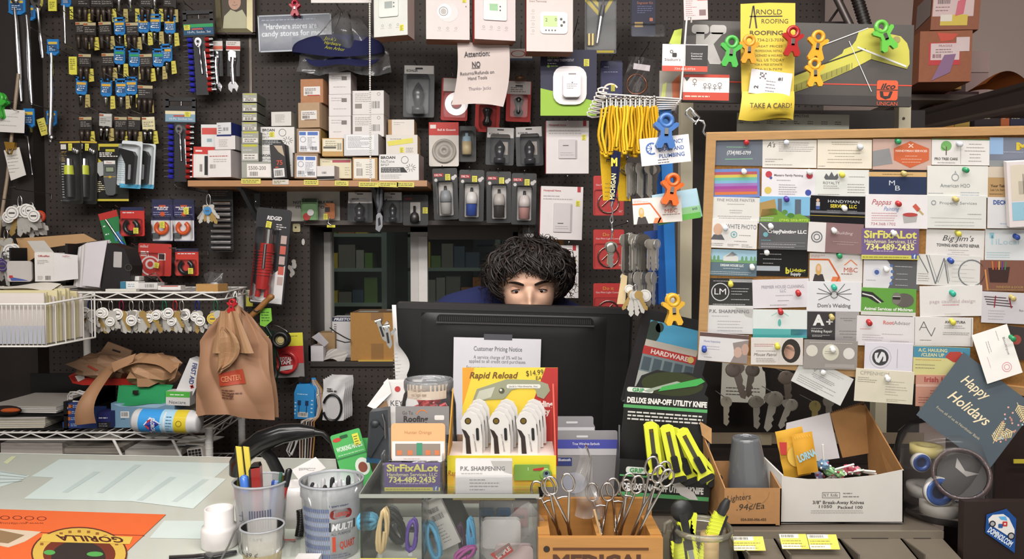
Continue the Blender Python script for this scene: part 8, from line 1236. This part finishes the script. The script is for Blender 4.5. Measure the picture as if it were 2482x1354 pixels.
sc('business_card','grey roofing card at the back of the clear stand',954,990,1086,1060,-30,'7d7a7a:p',lambda c,x,y,W_,H,Z:(c.text('Roofing',x+50,y+31,14,'33302f',60,z=Z,bold=.03),c.text('Go To',x+30,y+16,9,'4a4746',26,z=Z),c.c('c9702f'),c.ring(x+66,y+22,14,2.4,Z,190,330),c.c('d5d0cc'),c.rr(x+96,y+22,x+120,y+34,3,Z)))
PJ = F(1040,1128,ztop(1040,1128))
t = T('candy_jar','clear plastic jar of red caps with a tan note inside','jar',PJ); b = t.p('jar_wall','dfe3e6:t10'); b.lathe([(0,1),(58,1),(66,10),(68,60),(66,150),(60,176),(54,186)],n=40); r = t.p('rim','d6dade:h35'); r.lathe([(50,184),(58,184),(60,192),(60,206),(57,212),(52,212),(52,190)],n=40); q = t.p('note','c9b9a8:p'); q.add([(60*math.sin(a),y,60*math.cos(a))for y in(172,206)for a in[math.radians(-50+10*i)for i in range(11)]],[(i,i+1,12+i,11+i)for i in range(10)]); n0 = len(q.v); q.lines(-34,202,30,178,2,'a08f80',61,4,.9)
for i in range(26):
 a, rr_ = R.uniform(0,6.28), R.uniform(6,48); k = T('bottle_cap','small red plastic cap in the clear jar on the display case','cap',PJ,'red caps in the jar'); x, z, y = rr_*math.cos(a), rr_*math.sin(a), 108+R.uniform(0,58); k.p('cap',R.choice(['b52a30:g','c23a3a:g'])).tube([(x-7,y-3,z),(x+7,y+5,z+R.uniform(-5,5))],[8,6],10)
O('paper_disc','white paper disc lying in front inside the cap jar','paper',F(1040,1040,ztop(1040,1128)-.03),'d9d3d2:p').disc(0,0,44,10,20,20)if 0 else None
t = T('key_carton','opened white carton printed KEY with a red dot left of the cap jar','box',G(930,990,1.42)); b = t.p('carton','d3d0ce:p'); b.box(930,926,1020,1120,-40,0); b.text('KEY',962,976,13,'4a4a4c',30,z=.6); b.c('b03a3a'); b.disc(964,942,7,.6); f = t.p('flap','dad8d6:p'); f.hexa([(942,914,6),(950,950,6),(912,988,14),(893,980,14),(942,914,7.5),(950,950,7.5),(912,988,15.5),(893,980,15.5)]); f.c('8d6f52:c'); f.hexa([(938,968,4),(942,985,4),(912,1000,12),(898,996,12),(938,968,5),(942,985,5),(912,1000,13),(898,996,13)])
t = T('tool_case','dark blue-grey moulded case behind the card stand','case',G(920,1060,1.36)); b = t.p('shell','33373c:s'); b.prism([(896,998),(940,992),(944,1122),(888,1112)],-40,0); b.c('262a2e:s'); b.prism([(900,1040),(916,1022),(936,1046),(900,1106),(892,1100)],0,8); b.ball(910,1026,4,12,10,8); b.c('1f4a66:s'); b.prism([(888,1108),(944,1116),(944,1126),(888,1120)],-40,2); t.p('latch','a9abad:m').tube([(928,1002,4),(934,1020,8),(936,1060,8)],2.4,8)
KB = 1.18
t = T('knife_display_box','yellow and red counter box of folding utility knives with a printed header','display box',G(1220,1100,KB))
hd = t.p('header','d9c040:p',G(1235,990,KB+.09)); hd.box(1121,890,1352,1130,-2,0); hd.c('a52a26:p'); hd.add([(1352,890,.4),(1352,1130,.4),(1235,1130,.4),(1322,890,.4)],[(0,1,2,3)]); hd.c('d9932f:p'); hd.quad((1121,890,.3),(1150,890,.3),(1121,985,.3)); hd.text('Rapid Reload',1197,908,15,'6a4a20',118,z=.9,shear=.25,bold=.02); hd.text('$14.99',1296,902,13,'3a341a',42,z=.9,rot=-5); hd.text('EA',1306,915,9,'3a341a',14,z=.9); hd.text('Folding',1315,978,14,'dccfca',52,z=.9,bold=.04); hd.text('Utility',1312,996,14,'dccfca',42,z=.9,bold=.04)
k = t.p('printed_knife','8d9078:p',G(1235,990,KB+.09)); k.prism([(1142,980),(1156,942),(1204,926),(1228,918),(1300,920),(1328,930),(1333,946),(1318,966),(1302,960),(1298,942),(1276,936),(1240,944),(1222,966),(1180,968)],.4,1.4); k.c('b5b7a8:p'); k.quad((1150,974,1.7),(1162,946,1.7),(1200,936,1.7),(1190,962,1.7)); k.c('d0d0c8:p'); k.rr(1228,930,1310,940,4,1.8); k.text("Jack's Hardware, Inc",1268,935,4.5,'5a5a4c',70,z=2.1); k.c('4a4c3a'); k.disc(1216,946,7,1.8); k.c('c9cabc'); k.disc(1214,944,3,2.1)
tr = t.p('tray','d6c52f:p'); tr.box(1084,1104,1348,1180,-3,0); tr.c('cfa52c:p'); tr.rect(1084,1150,1348,1178,.3); tr.c('b8862a:c'); tr.hexa([(1084,1180,-95),(1087,1180,-95),(1087,1180,-3),(1084,1180,-3),(1088,960,-110),(1091,960,-110),(1087,1104,-3),(1084,1104,-3)]); tr.c('b03a26:p'); tr.hexa([(1345,1180,-95),(1348,1180,-95),(1348,1180,-3),(1345,1180,-3),(1345,950,-120),(1349,950,-120),(1348,1104,-3),(1345,1104,-3)]); tr.c('c9b8b0:p'); tr.quad((1087,1108,-4),(1345,1108,-4),(1345,1100,-120),(1087,1100,-120)); tr.text('Rapid',1102,1146,13,'a5562a',34,z=.7,shear=.25)
for i, (x,xs_)in enumerate(((1142,9),(1210,9),(1276,9))):
 for j in range(4):
  t = T('folding_knife',f'grey folding utility knife, {["left", "middle", "right"][i]} column of the yellow box, {["front", "second", "third", "rear"][j]} of four','knife',F(x+j*7,1046-j*10,KB+.022+.014*j,roll=-3),'folding knives in the yellow counter box'); b = t.p('handle','cbc8c5:g'); b.prism([(-24,-58),(24,-58),(26,-20),(24,26),(16,42),(0,50),(-14,46),(-24,30),(-22,10),(-20,-10)],-5,5)
  g = t.p('grip_insert','2a1f1c:s'); g.prism([(-22,10),(-12,4),(-4,-10),(-2,-56),(-14,-56),(-14,-14)],5,6.4); g.c('1a1a1a:s'); g.rr(12,-20,19,10,3,5.2,7); s = t.p('pivot','a58a4a:m'); s.disc(-6,28,6,5.6); s.c('2a2622:b'); s.ring(-6,28,8,2,5.4)
  if j==0:b.text("JACK'S HARDWARE",8,-26,4,'6a6664',44,z=5.6,rot=84)
PS = F(1174,1160,1.14)
t = T('card_stand','low clear stand of sharpening cards in front of the yellow knife box','card stand',G(1174,1160,1.138)); b = t.p('holder','dfe2e2:t10'); b.box(1100,1150,1246,1206,4,5.5); b.box(1098,1198,1248,1209,-24,8)
for i in range(3):sc('business_card',['white sharpening card with a torn-grey corner at the front of the low stand','second white sharpening card in the low stand, just behind the front one','rearmost white sharpening card in the low stand'][i],1104,1114-i*1.5,1242,1198,-3*i,'d3d0d0:p',lambda c,x,y,W_,H,Z:(c.c('a9a6a4:p'),c.add([(x+W_*a,y+H*b_,Z)for a,b_ in((.62,.02),(1,.02),(1,.4),(.86,.34),(.78,.2),(.66,.18))],[tuple(range(6))]),c.text('P.K. SHARPENING',x+66,y+20,10,'6f6d6d',108,z=Z+.2,bold=.02),c.lines(x+14,y+30,x+110,y+35,1,'a5a3a3',Z,2),c.lines(x+34,y+44,x+110,y+76,4,'8f8d8f',Z,2.2)),Y=1.137)
t = T('pocket_knife','green pocket cutter taped to the front of the yellow knife box','knife',G(1290,1145,1.176)); b = t.p('body','6f9440:g'); b.rr(1246,1124,1332,1162,3,0,5); b.ball(1322,1148,4,16,16,4,18,8); q = t.p('arrow','a5302a:g'); q.prism([(1292,1134),(1318,1130),(1318,1138),(1292,1138)],5,6); q = t.p('pivot','a9c0d0:m'); q.disc(1324,1146,9,8.6); q.c('25303a:b'); q.disc(1324,1144,4,9); b.text('1',1280,1134,8,'d5dccb',z=5.4)
def eb(label,x0,y0,x1,y1,Y,dep,fn):t = T('earphone_box',label,'box',G((x0+x1)/2,y1,Y),'grey and blue earphone boxes'); zb_ = 677+1750*math.tan(math.atan((CZ-ZC)/Y)-PT); c = t.p('carton','8d8a8c:p'); c.box(x0,y0+26,x1,zb_,-dep,0); h = t.p('hanger','8f8d90:p'); h.rr(x0,y0,x1-4,y0+40,5,-2,0); h.c('d0d0d2'); h.rr((x0+x1)/2-14,y0+12,(x0+x1)/2+14,y0+17,2,.4); fn(c); return t
eb('rear grey earphone box with a white panel beside the yellow knife box',1330,1008,1442,1100,1.45,40,lambda c:(c.c('c9c7cc:p'),c.rect(1330,1034,1440,1060,.6),c.c('4a4f9a:p'),c.rect(1330,1048,1376,1060,.9)))
eb('front grey and blue earphone box beside the yellow knife box',1322,1042,1500,1140,1.38,50,lambda c:(c.c('4a4fa5:p'),c.rect(1322,1064,1500,1086,.6),c.c('c0bec2:p'),c.rect(1322,1078,1500,1102,.5),c.text('True Wireless Earbuds',1420,1074,6,'d5d5e2',66,z=.9,bold=.02),c.c('35407a:p'),c.rect(1322,1108,1386,1128,.6),c.text('Bluetooth',1368,1113,6.5,'d6d6e0',30,z=1,bold=.03),c.c('a9abb8:g'),c.disc(1392,1170,30,.6,26)))
YA, YB = 1.09, 1.18; wz = 1.015; cx0, cx1 = X(1306,YA), X(1612,YA)
t = T('wooden_caddy','small pine caddy with two compartments at the front of the counter','caddy',I4); wd = 'b07d42:w'; zt1 = CZ-(1312-616)/1750*YA
fr = t.p('front_board',wd); wb(fr,cx0,cx1,YA,YA+.01,ZC,zt1); fr.c('5a3418:w'); wb(fr,cx0+.022,cx1-.022,YA-.0006,YA,zt1-.019,zt1-.015); fr.c('2a1a10:w')
fr.at(G(1322,1330,YA)).disc(1325,1330,8,.6)
for nm, q in(('back_board',(cx0,cx1,YB,YB+.01,ZC,zt1+.03)),('side_board',(cx0,cx0+.018,YA+.01,YB,ZC,zt1+.002)),('side_board',(cx1-.018,cx1,YA+.01,YB,ZC,zt1+.002)),('divider',((cx0+cx1)/2-.004,(cx0+cx1)/2+.004,YA+.01,YB,ZC,zt1-.004)),('caddy_floor',(cx0+.018,cx1-.018,YA+.01,YB,ZC,ZC+.006))):wb(t.p(nm,wd),*q)
fr.at(G(1460,1380,YA)).text('MEDICAL',1455,1362,36,'4a2a14',230,z=.8,bold=.05)
def clamp(label,px,py,Y,roll,open_=7,L=150):
 t = T('locking_forceps',label,'forceps',F(px,py,Y,roll=roll),'steel locking forceps in the pine caddy')
 for sg in(-1,1):
  h = t.p('finger_loop','c3bdba:m'); h.tube([(sg*(open_*2.6)+15*math.cos(a),18+22*math.sin(a),sg*2)for a in[k*math.pi/10 for k in range(20)]],2.8,8,closed=True); s = t.p('shank','c9c4c0:m'); s.tube([(sg*open_*2.4,-4,sg*2),(sg*open_*1.5,-34,sg*2),(0,-84,sg*1.6),(-sg*2.4,-L*.8,sg*1.4),(-sg*1,-L,0)],[3,3.2,4,3,1.6],8)
 t.p('ratchet','b5b0ac:m').tube([(-12,-16,0),(0,-14,0),(12,-16,0)],2.6,6); return t
clamp('steel locking forceps with a purple-tinted loop, left front in the caddy',1360,1190,1.13,-12,8,130); clamp('steel locking forceps at the far left of the caddy',1322,1200,1.15,-20,5,120); clamp('steel locking forceps at the rear middle of the caddy',1455,1210,1.17,-3,7,90); clamp('steel locking forceps leaning left of the right pair in the caddy',1530,1188,1.15,14,4,140); clamp('tall steel locking forceps leaning right in the caddy',1588,1150,1.13,20,6,190); clamp('second tall steel locking forceps at the right end of the caddy',1600,1170,1.12,22,4,180); clamp('steel locking forceps half behind the plastic bag',1500,1200,1.175,4,6,100)
O('wooden_stick','thin wooden stick standing in the middle of the caddy','stick',G(1450,1270,1.12),'c9a878:w').tube([(1440,1234,0),(1462,1320,2)],3,8)
t = T('plastic_bag','crumpled clear plastic bag over the forceps in the caddy','bag',G(1450,1160,1.16)); b = t.p('film','c0bcb8:t55'); b.grid(lambda u,v:(1400+30*u*2*(.5+.5*v)+20*v*(u-.5)+6*math.sin(v*9)+8*math.sin(u*5),1078+170*v+6*math.sin(u*9),18*math.sin(u*3.14)*(.4+v)+5*math.sin(u*15+v*8)+4*math.sin(v*19)),26,26)
t = T('knife_display_box','black and green counter box of yellow snap-off knives','display box',G(1610,1100,1.26,roll=4)); RX, DZ = 0, 0
h = t.p('header','141414:s'); h.prism([(1516,952),(1540,950),(1552,922),(1590,905),(1632,910),(1668,906),(1704,912),(1718,934),(1712,958),(1722,966),(1724,1230),(1506,1230)],-60,-57); h.c('2e3418:g'); h.disc(1630,938,78,-56.6,30); h.c('3f9a4a:g'); h.prism([(1596,958),(1604,946),(1700,918),(1710,926),(1690,938)],-56.4,-55); h.c('8f9a8a:g'); h.prism([(1560,958),(1640,930),(1650,932),(1572,962)],-56.4,-55.2); h.c('c9cfc6'); h.rr(1518,952,1584,964,5,-56); h.text('GRIP',1546,958,9,'3f8a4f',30,z=-55.6,bold=.04)
h.text('DELUXE SNAP-OFF UTILITY KNIFE',1620,984,13,'d6d4d0',200,z=-56,bold=.05); h.c('4f9a5c:p'); h.rect(1512,996,1722,1004,-56); h.lines(1524,1010,1716,1036,3,'c5c3bf',-56,4,.95)
b = t.p('tray','161616:s'); b.box(1504,1120,1728,1238,-8,0); b.hexa([(1504,1238,-60),(1508,1238,-60),(1508,1238,-8),(1504,1238,-8),(1504,1050,-60),(1508,1050,-60),(1508,1130,-8),(1504,1120,-8)]); b.hexa([(1724,1238,-60),(1728,1238,-60),(1728,1238,-8),(1724,1238,-8),(1724,1040,-60),(1728,1040,-60),(1728,1120,-8),(1724,1120,-8)]); b.c('c9cfc6'); b.rr(1520,1136,1570,1152,6,.5); b.text('GRIP',1546,1144,10,'3f8a4f',34,z=.9,bold=.04); b.text('DELUXE SNAP-OFF UTILITY KNIFE',1614,1184,15,'d6d4d0',196,z=.6,bold=.05); b.c('4f9a5c:p'); b.rect(1506,1198,1726,1208,.6); b.rect(1506,1156,1580,1160,.6); b.text('#60602',1708,1150,5,'a5a5a0',20,z=.6)
p = t.p('torn_paper','c9c6c2:p'); p.prism([(1630,1166),(1650,1164),(1690,1190),(1700,1206),(1680,1206),(1656,1196)],.8,2); p.prism([(1580,1152),(1598,1156),(1604,1170),(1588,1166)],.8,2)
def snap(label,px,py,Y,roll,s=1.0,dark=True,grp='yellow snap-off knives'):
 A = F(px,py,Y,roll=roll)@Matrix.Scale(s,4); t = T('snap_off_knife',label,'knife',A,grp); b = t.p('body','d6dc3a:g'); b.prism([(-16,62),(-8,68),(8,68),(16,62),(17,-30),(13,-46),(20,-62),(-22,-62),(-13,-46),(-17,-30)],0,10); c = t.p('blade_slot','5a584a:b'); c.box(-5,-14,5,52,10,11); c.c('a5803a:m'); c.box(-3,44,3,50,10.4,11.6); g = t.p('slider','17171a:s'); g.rr(-8,-48,8,-8,3,9,16); [g.box(-8,-44+7*i,8,-42+7*i,16,17)for i in range(5)]; g = t.p('end_cap','17171a:s'); g.rr(-20,-74,20,-60,6,-1,11); return t
snap('left yellow snap-off knife in the front row of the black box',1582,1088,1.245,-7); snap('middle yellow snap-off knife in the front row of the black box',1628,1094,1.24,-13); snap('right yellow snap-off knife in the front row of the black box',1680,1098,1.235,-28); snap('yellow snap-off knife behind the left one in the black box',1590,1092,1.262,-10); snap('yellow snap-off knife behind the right one in the black box',1690,1110,1.26,-38); snap('yellow snap-off knife behind the middle one in the black box',1650,1100,1.257,-20)
RZ = .986; t = T('bin_rack','grey counter rack of small sloped bins with yellow price labels','rack',I4); rx0, rx1 = X(1690,1.2), .724
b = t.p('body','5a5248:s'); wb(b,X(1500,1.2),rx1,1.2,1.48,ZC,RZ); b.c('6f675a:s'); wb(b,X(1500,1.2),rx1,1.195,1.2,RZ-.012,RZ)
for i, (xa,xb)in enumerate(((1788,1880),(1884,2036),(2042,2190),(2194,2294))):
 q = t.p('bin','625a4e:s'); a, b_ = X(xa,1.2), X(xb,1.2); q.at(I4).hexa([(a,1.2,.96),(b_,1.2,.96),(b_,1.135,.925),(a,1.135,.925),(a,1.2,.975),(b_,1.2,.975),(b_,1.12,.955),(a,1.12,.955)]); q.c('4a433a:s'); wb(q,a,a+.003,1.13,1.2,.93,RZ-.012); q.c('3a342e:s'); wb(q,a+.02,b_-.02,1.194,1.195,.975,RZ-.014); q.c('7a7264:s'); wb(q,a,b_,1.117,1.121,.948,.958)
for i, (x0,x1,y0,y1)in enumerate(((1774,1856,1300,1334),(1896,1962,1294,1330),(1964,2036,1295,1331))):
 q = t.p('price_label','d5c94e:p',G((x0+x1)/2,y1,1.148,tilt=-40)); q.box(x0,y0,x1,y1,0,1); q.c('cfccc0:p'); q.rect(x0,y0,x0+(x1-x0)*.7,y0+10,1.3); q.rect(x0,y1-11,x0+(x1-x0)*.7,y1-1,1.3); q.bars(x0+4,y0+2,x0+(x1-x0)*.55,y0+8,14,'4a473c',1.6); q.lines(x0+4,y0+13,x1-8,y1-3,3,'8a8444',1.6,2)
t = T('lighter_box','cut-down brown carton marked Lighters holding a grey vase','box',G(1820,1272,1.215)); b = t.p('carton','9c7247:c'); b.box(1758,1182,1893,1272,-3,0); b.hexa([(1880,1272,-120),(1893,1272,0),(1890,1272,0),(1877,1272,-120),(1880,1120,-120),(1893,1182,0),(1890,1182,0),(1877,1120,-120)]); b.hexa([(1758,1272,0),(1744,1266,-120),(1741,1266,-120),(1755,1272,0),(1758,1182,0),(1736,1082,-120),(1733,1082,-120),(1755,1182,0)]); b.box(1742,1150,1880,1272,-122,-119); b.box(1742,1269,1880,1272,-120,0); f = t.p('flap','b0875a:c'); f.hexa([(1722,1044,-110),(1750,1060,-100),(1750,1100,-100),(1728,1080,-110),(1722,1044,-108),(1750,1060,-98),(1750,1100,-98),(1728,1080,-108)])
b.text('Lighters',1790,1204,14,'2f251c',58,z=.6,shear=.2,rot=-6); b.text('.94¢/Ea',1818,1226,15,'2f251c',68,z=.6,shear=.2,rot=-4); b.text('024-500-006-435',1826,1258,6,'4a3826',62,z=.6,bold=.03); b.c('8a6238'); b.ring(1832,1190,32,1.4,.5,0,180)
t = T('grey_vase','glossy grey ceramic cup tilted upside down in the lighter box','vase',F(1817,1266,1.262,roll=-3)); b = t.p('body','5a5c5f:k'); b.lathe([(0,0),(42,2),(52,20),(55,60),(50,120),(42,170),(36,202),(34,210),(30,210),(31,196),(36,150),(0,140)],n=36,sx=.92,sz=.92); q = t.p('crossbar','5f6164:g'); q.box(-28,198,28,207,-3,3)
t = T('knife_carton','torn white break-away knife carton filled with wrapped candy','box',G(2040,1266,1.225)); b = t.p('carton','bdb9b3:p'); b.prism([(1896,1268),(1898,1152),(1920,1156),(1960,1160),(2040,1158),(2120,1150),(2188,1136),(2190,1266)],-2,0); b.hexa([(1896,1268,0),(1890,1264,-150),(1888,1264,-150),(1893,1268,0),(1898,1150,0),(1842,1088,-150),(1838,1088,-150),(1894,1150,0)]); b.box(1892,1264,2188,1267,-150,0); b.c('c5c1c2:p'); b.prism([(1960,1058),(2072,1030),(2100,1150),(1950,1170)],-150,-147); b.c('8f6639:c'); b.hexa([(2188,1266,-150),(2190,1266,0),(2187,1266,0),(2185,1266,-150),(2166,1008,-150),(2188,1138,0),(2185,1138,0),(2162,1008,-150)]); b.prism([(2072,1032),(2150,1008),(2164,1012),(2186,1134),(2106,1148)],-146,-143);
b.text('N.Y. Knife',2012,1198,8,'5a5652',34,z=.6); b.c('5a5652'); [b.line(q,1,.6)for q in([(1992,1192),(2034,1192)],[(1992,1205),(2034,1205)],[(1992,1192),(1992,1205)],[(2034,1192),(2034,1205)])]; b.lines(2042,1190,2082,1206,2,'77736e',.6,2.4); b.text('3/8" Break-Away Knives',2031,1216,8,'45413e',124,z=.6,bold=.015); b.text('11050',2000,1226,7,'45413e',32,z=.6,bold=.015); b.text('Packed 100',2060,1228,7,'45413e',60,z=.6,bold=.015); b.lines(1965,1234,2092,1244,2,'9a9690',.6,1.6,.98)
for i in range(16):x = 2076+5.3*i; b.c('6f4d2a:c').prism([(x,1031-1.7*i),(x+5,1029-1.7*i),(x+2.5,1025-1.7*i)],-146,-143)
t = T('cracker_pack','yellow cracker packet with a red corner standing in the white knife carton','packet',G(1920,1100,1.27,roll=-12)); c = t.p('packet','c9982c:p'); c.grid(lambda u,v:(1890+66*u,1038+120*v,7*math.sin(u*3.14)*math.sin(v*3.14)+1.5*math.sin(v*18)),10,12); c.c('b0342e:p'); c.quad((1892,1062,9),(1910,1066,9),(1904,1096,9),(1890,1092,9)); c.c('d9b04a:p'); c.disc(1926,1104,22,9.5,26)
t = T('cracker_pack','gold wafer packet leaning in front of the cracker packet','packet',G(1950,1110,1.255,roll=-10)); c = t.p('packet','c58f22:p'); c.grid(lambda u,v:(1928+50*u,1048+100*v,9*math.sin(u*3.14)*math.sin(v*3.14)),10,12); c.text('LORNA',1953,1100,17,'8fb5c0',46,z=11,bold=.05,rot=-14)
for i in range(7):c.c('d6b04a'); c.line([(1932+6*i,1052),(1934+6*i,1058)],1.4,6)
for i, (x,y,r,c_,lab,st_)in enumerate(((1996,1126,15,'5f7f9a','blue',(1990,1074)),(2010,1140,14,'7fae7a','green',(2066,1122)),(2036,1146,13,'9ac08a','pale green',(2090,1136)),(2058,1136,14,'b54a5a','red',(2118,1140)),(2076,1140,12,'c07a8a','pink',(2120,1146)),(2022,1150,11,'cfcfd0','white',(1996,1160)),(1985,1152,11,'8a86b5','lilac',(1970,1140)))):
 t = T('lollipop',f'{lab} wrapped lollipop in the white knife carton','candy',G(x,y,1.27+.004*i)); q = t.p('wrapper',c_+':g'); crumple(q,x,y,0,r,r*.85,r,40+i,10,7,.18)
 for k in range(5):q.c(R.choice(['d9d6d2:g','b03a4a:g','6f9a6a:g'])); a = k*1.3; q.ball(x+r*.8*math.cos(a),y+r*.6*math.sin(a),r*.7,3,n=6,k=4)
 t.p('stick','d5d2cc:s').tube([(x,y,2),(st_[0],st_[1],8)],2.6,8)
JA = F(2282,1250,1.27)
t = T('tape_jar','big clear plastic jar of white and blue tape rolls at the lower right','jar',JA); b = t.p('jar_wall','b9b5b2:t10'); b.lathe([(0,2),(78,2),(98,20),(106,70),(106,150),(96,196),(74,222),(0,228)],n=40)
n = t.p('jar_mouth','8a7474:h45',F(2330,1150,1.2,roll=38)@Matrix.Rotation(math.radians(-40),4,'Y')); n.lathe([(58,-10),(62,-10),(64,0),(58,4),(62,8),(62,18),(56,20),(54,0)],n=36,axis='z'); q = t.p('mouth_label','23201e:p',F(2330,1150,1.2,roll=38)@Matrix.Rotation(math.radians(-40),4,'Y')); q.disc(0,0,52,-8,52,24); q.c('8d8a86:p'); q.prism([(-30,30),(0,14),(26,26),(10,4),(-20,8)],-7.8,-7)
for i, (x,y,z,r,h,ax,c_,lab)in enumerate(((-50,84,62,34,14,'z','2f4f8f','front blue-cored'),(-74,142,30,22,12,'z','27407a','upper left blue-cored'),(-30,22,40,42,26,'y','c0bcb6','lying white'),(36,26,50,40,26,'y','b0aca6','second lying white'),(30,66,30,36,26,'z','5f6f90','standing grey-blue'),(-40,150,0,36,24,'y','b5a86a','yellowish'),(40,112,-20,40,30,'y','8f8c88','grey'),(-20,46,-20,50,24,'y','a9a6a2','rear white'))):
 k = T('tape_roll',f'{lab} tape roll inside the big clear jar','tape',JA,None); m_ = k.p('tape','bdbab6:p' if ax=='z' else c_+':p'); m_.lathe([(r*.55,0),(r,0),(r,h),(r*.55,h),(r*.55,0)],x,y,z,28,axis=ax)
 if ax=='z':q = k.p('core',c_+':g'); q.lathe([(r*.94,h-2),(r*.94,h+1),(r*.55,h+1.4),(r*.5,h-4)],x,y,z,28,axis='z'); q.c('1a2440:g'); q.disc(x,y,r*.5,z+h-4)
t = T('side_cabinet','dark brown cabinet side at the lower right corner','cabinet',I4); b = t.p('side','2a1e1b:s'); wb(b,X(2340,1.62),1.75,1.62,1.68,0,CZ-(880-616)/1750*1.62); b = t.p('front_panel','261b18:s'); wb(b,X(2350,1.15),1.4,1.15,1.165,0,CZ-(1222-616)/1750*1.15); e = t.p('yellow_strip','c9b83a:p',G(2475,1118,1.6)); e.box(2456,1112,2500,1122,0,2)
t = T('sticker','blue pizza delivery sticker with a small white car on the dark cabinet','sticker',G(2425,1285,1.148)); b = t.p('sticker_base','1f4a8a:g'); b.prism([(2390,1246),(2438,1232),(2462,1256),(2460,1340),(2388,1290)],0,1); c = t.p('printed_car','d5d3d0:p'); c.add([(x,y,1.4)for x,y in((2394,1256),(2404,1246),(2430,1244),(2444,1254),(2458,1282),(2458,1302),(2440,1296),(2396,1268))],[tuple(range(8))]); c.c('5aa0d0'); c.quad((2418,1250,1.7),(2436,1250,1.7),(2440,1260,1.7),(2424,1258,1.7)); c.c('1c1c1e'); c.disc(2404,1268,8,1.8); c.disc(2450,1298,9,1.8); c.c('9a9a9c'); c.disc(2404,1268,5,2); c.disc(2450,1298,6,2); c.c('b8302f'); c.rr(2428,1262,2440,1274,2,2); c.c('27548f'); c.rr(2418,1268,2429,1278,2,2); c.c('d5d3d0'); c.disc(2434,1268,2.4,2.3)
c.text('DOMINOS.COM',2424,1300,14,'cdd6e2',68,z=1.5,rot=34,bold=.04)
JK = F(1700,1392,1.12)
t = T('knife_jar','clear round jar of large yellow cutters at the front of the counter','jar',JK); b = t.p('jar_wall','c9c6b8:t16'); b.lathe([(0,0),(66,0),(74,8),(76,60),(74,94),(68,106),(70,112)],n=36); r = t.p('rim','c3bda8:h30'); r.lathe([(66,108),(73,108),(74,116),(70,122),(66,118),(66,108)],n=36)
t = T('hose_clamp','clear plastic hook clipped beside the cutter jar','clip',G(1620,1278,1.16)); t.p('hook','b5b0a0:h55').tube([(1610,1290,0),(1612,1268,0),(1624,1262,0),(1630,1268,0)],5,8); t.p('stem','b5b0a0:h55').box(1606,1284,1622,1420,-3,3)
def bigk(label,px,py,Y,roll,head='fan'):
 t = T('utility_cutter',label,'knife',F(px,py,Y,roll=roll),'large yellow cutters in the round jar'); b = t.p('body','cfd83c:g'); b.box(-16,-130,16,20,-5,5)
 for i in range(14):b.box(-18,-126+10*i,-15,-121+10*i,-5,5); b.box(15,-126+10*i,18,-121+10*i,-5,5)
 c = t.p('wheel_cap','1f1f20:s')
 if head=='fan':c.lathe([(0,-5),(27,-5),(27,5),(0,7)],0,36,0,28,axis='z'); b.prism([(6,-20),(22,26),(34,22),(18,-30)],-5,5); c.prism([(-8,-60),(8,-60),(10,30),(-10,30)],5.2,6.4); c.c('a5a7a8:m'); c.prism([(-6,-120),(6,-120),(6,-60),(-6,-60)],5.2,5.8)
 else:c.tube([(0,18,0),(2,40,0),(4,58,0)],[11,12,7],12); c.box(12,-40,18,20,-6,6); [b.tube([(-16,-120+9*i,0),(16,-116+9*i,0)],6,6)for i in range(15)]
 return t
bigk('large yellow cutter with a round black end in the front jar',1660,1272,1.115,-12); bigk('yellow ribbed cutter leaning right in the front jar',1740,1262,1.125,20,'tip'); bigk('short yellow cutter at the left of the front jar',1645,1330,1.11,-8,'tip')
O('paper_coil','pale wood offcut inside the cutter jar','offcut',F(1720,1330,1.13),'b59a6a:w').lathe([(0,-60),(22,-60),(22,40),(0,40)],0,0,0,20)
t = T('white_block','small white plastic block at the foot of the marker cup','block',onc_(762,1362)); t.p('block','d0cdca:s').box(-38,0,18,22,0,30)
t = T('zip_bag','tiny zip bag lying between the small cup and marker cup','bag',FC); t.p('film','cfcfd0:t40').grid(lambda u,v:(684+44*u,1304+44*v,6+4*math.sin(u*6)),6,4); t.p('strip','b5524a:p').box(688,1306,716,1309,9,10)
flush()
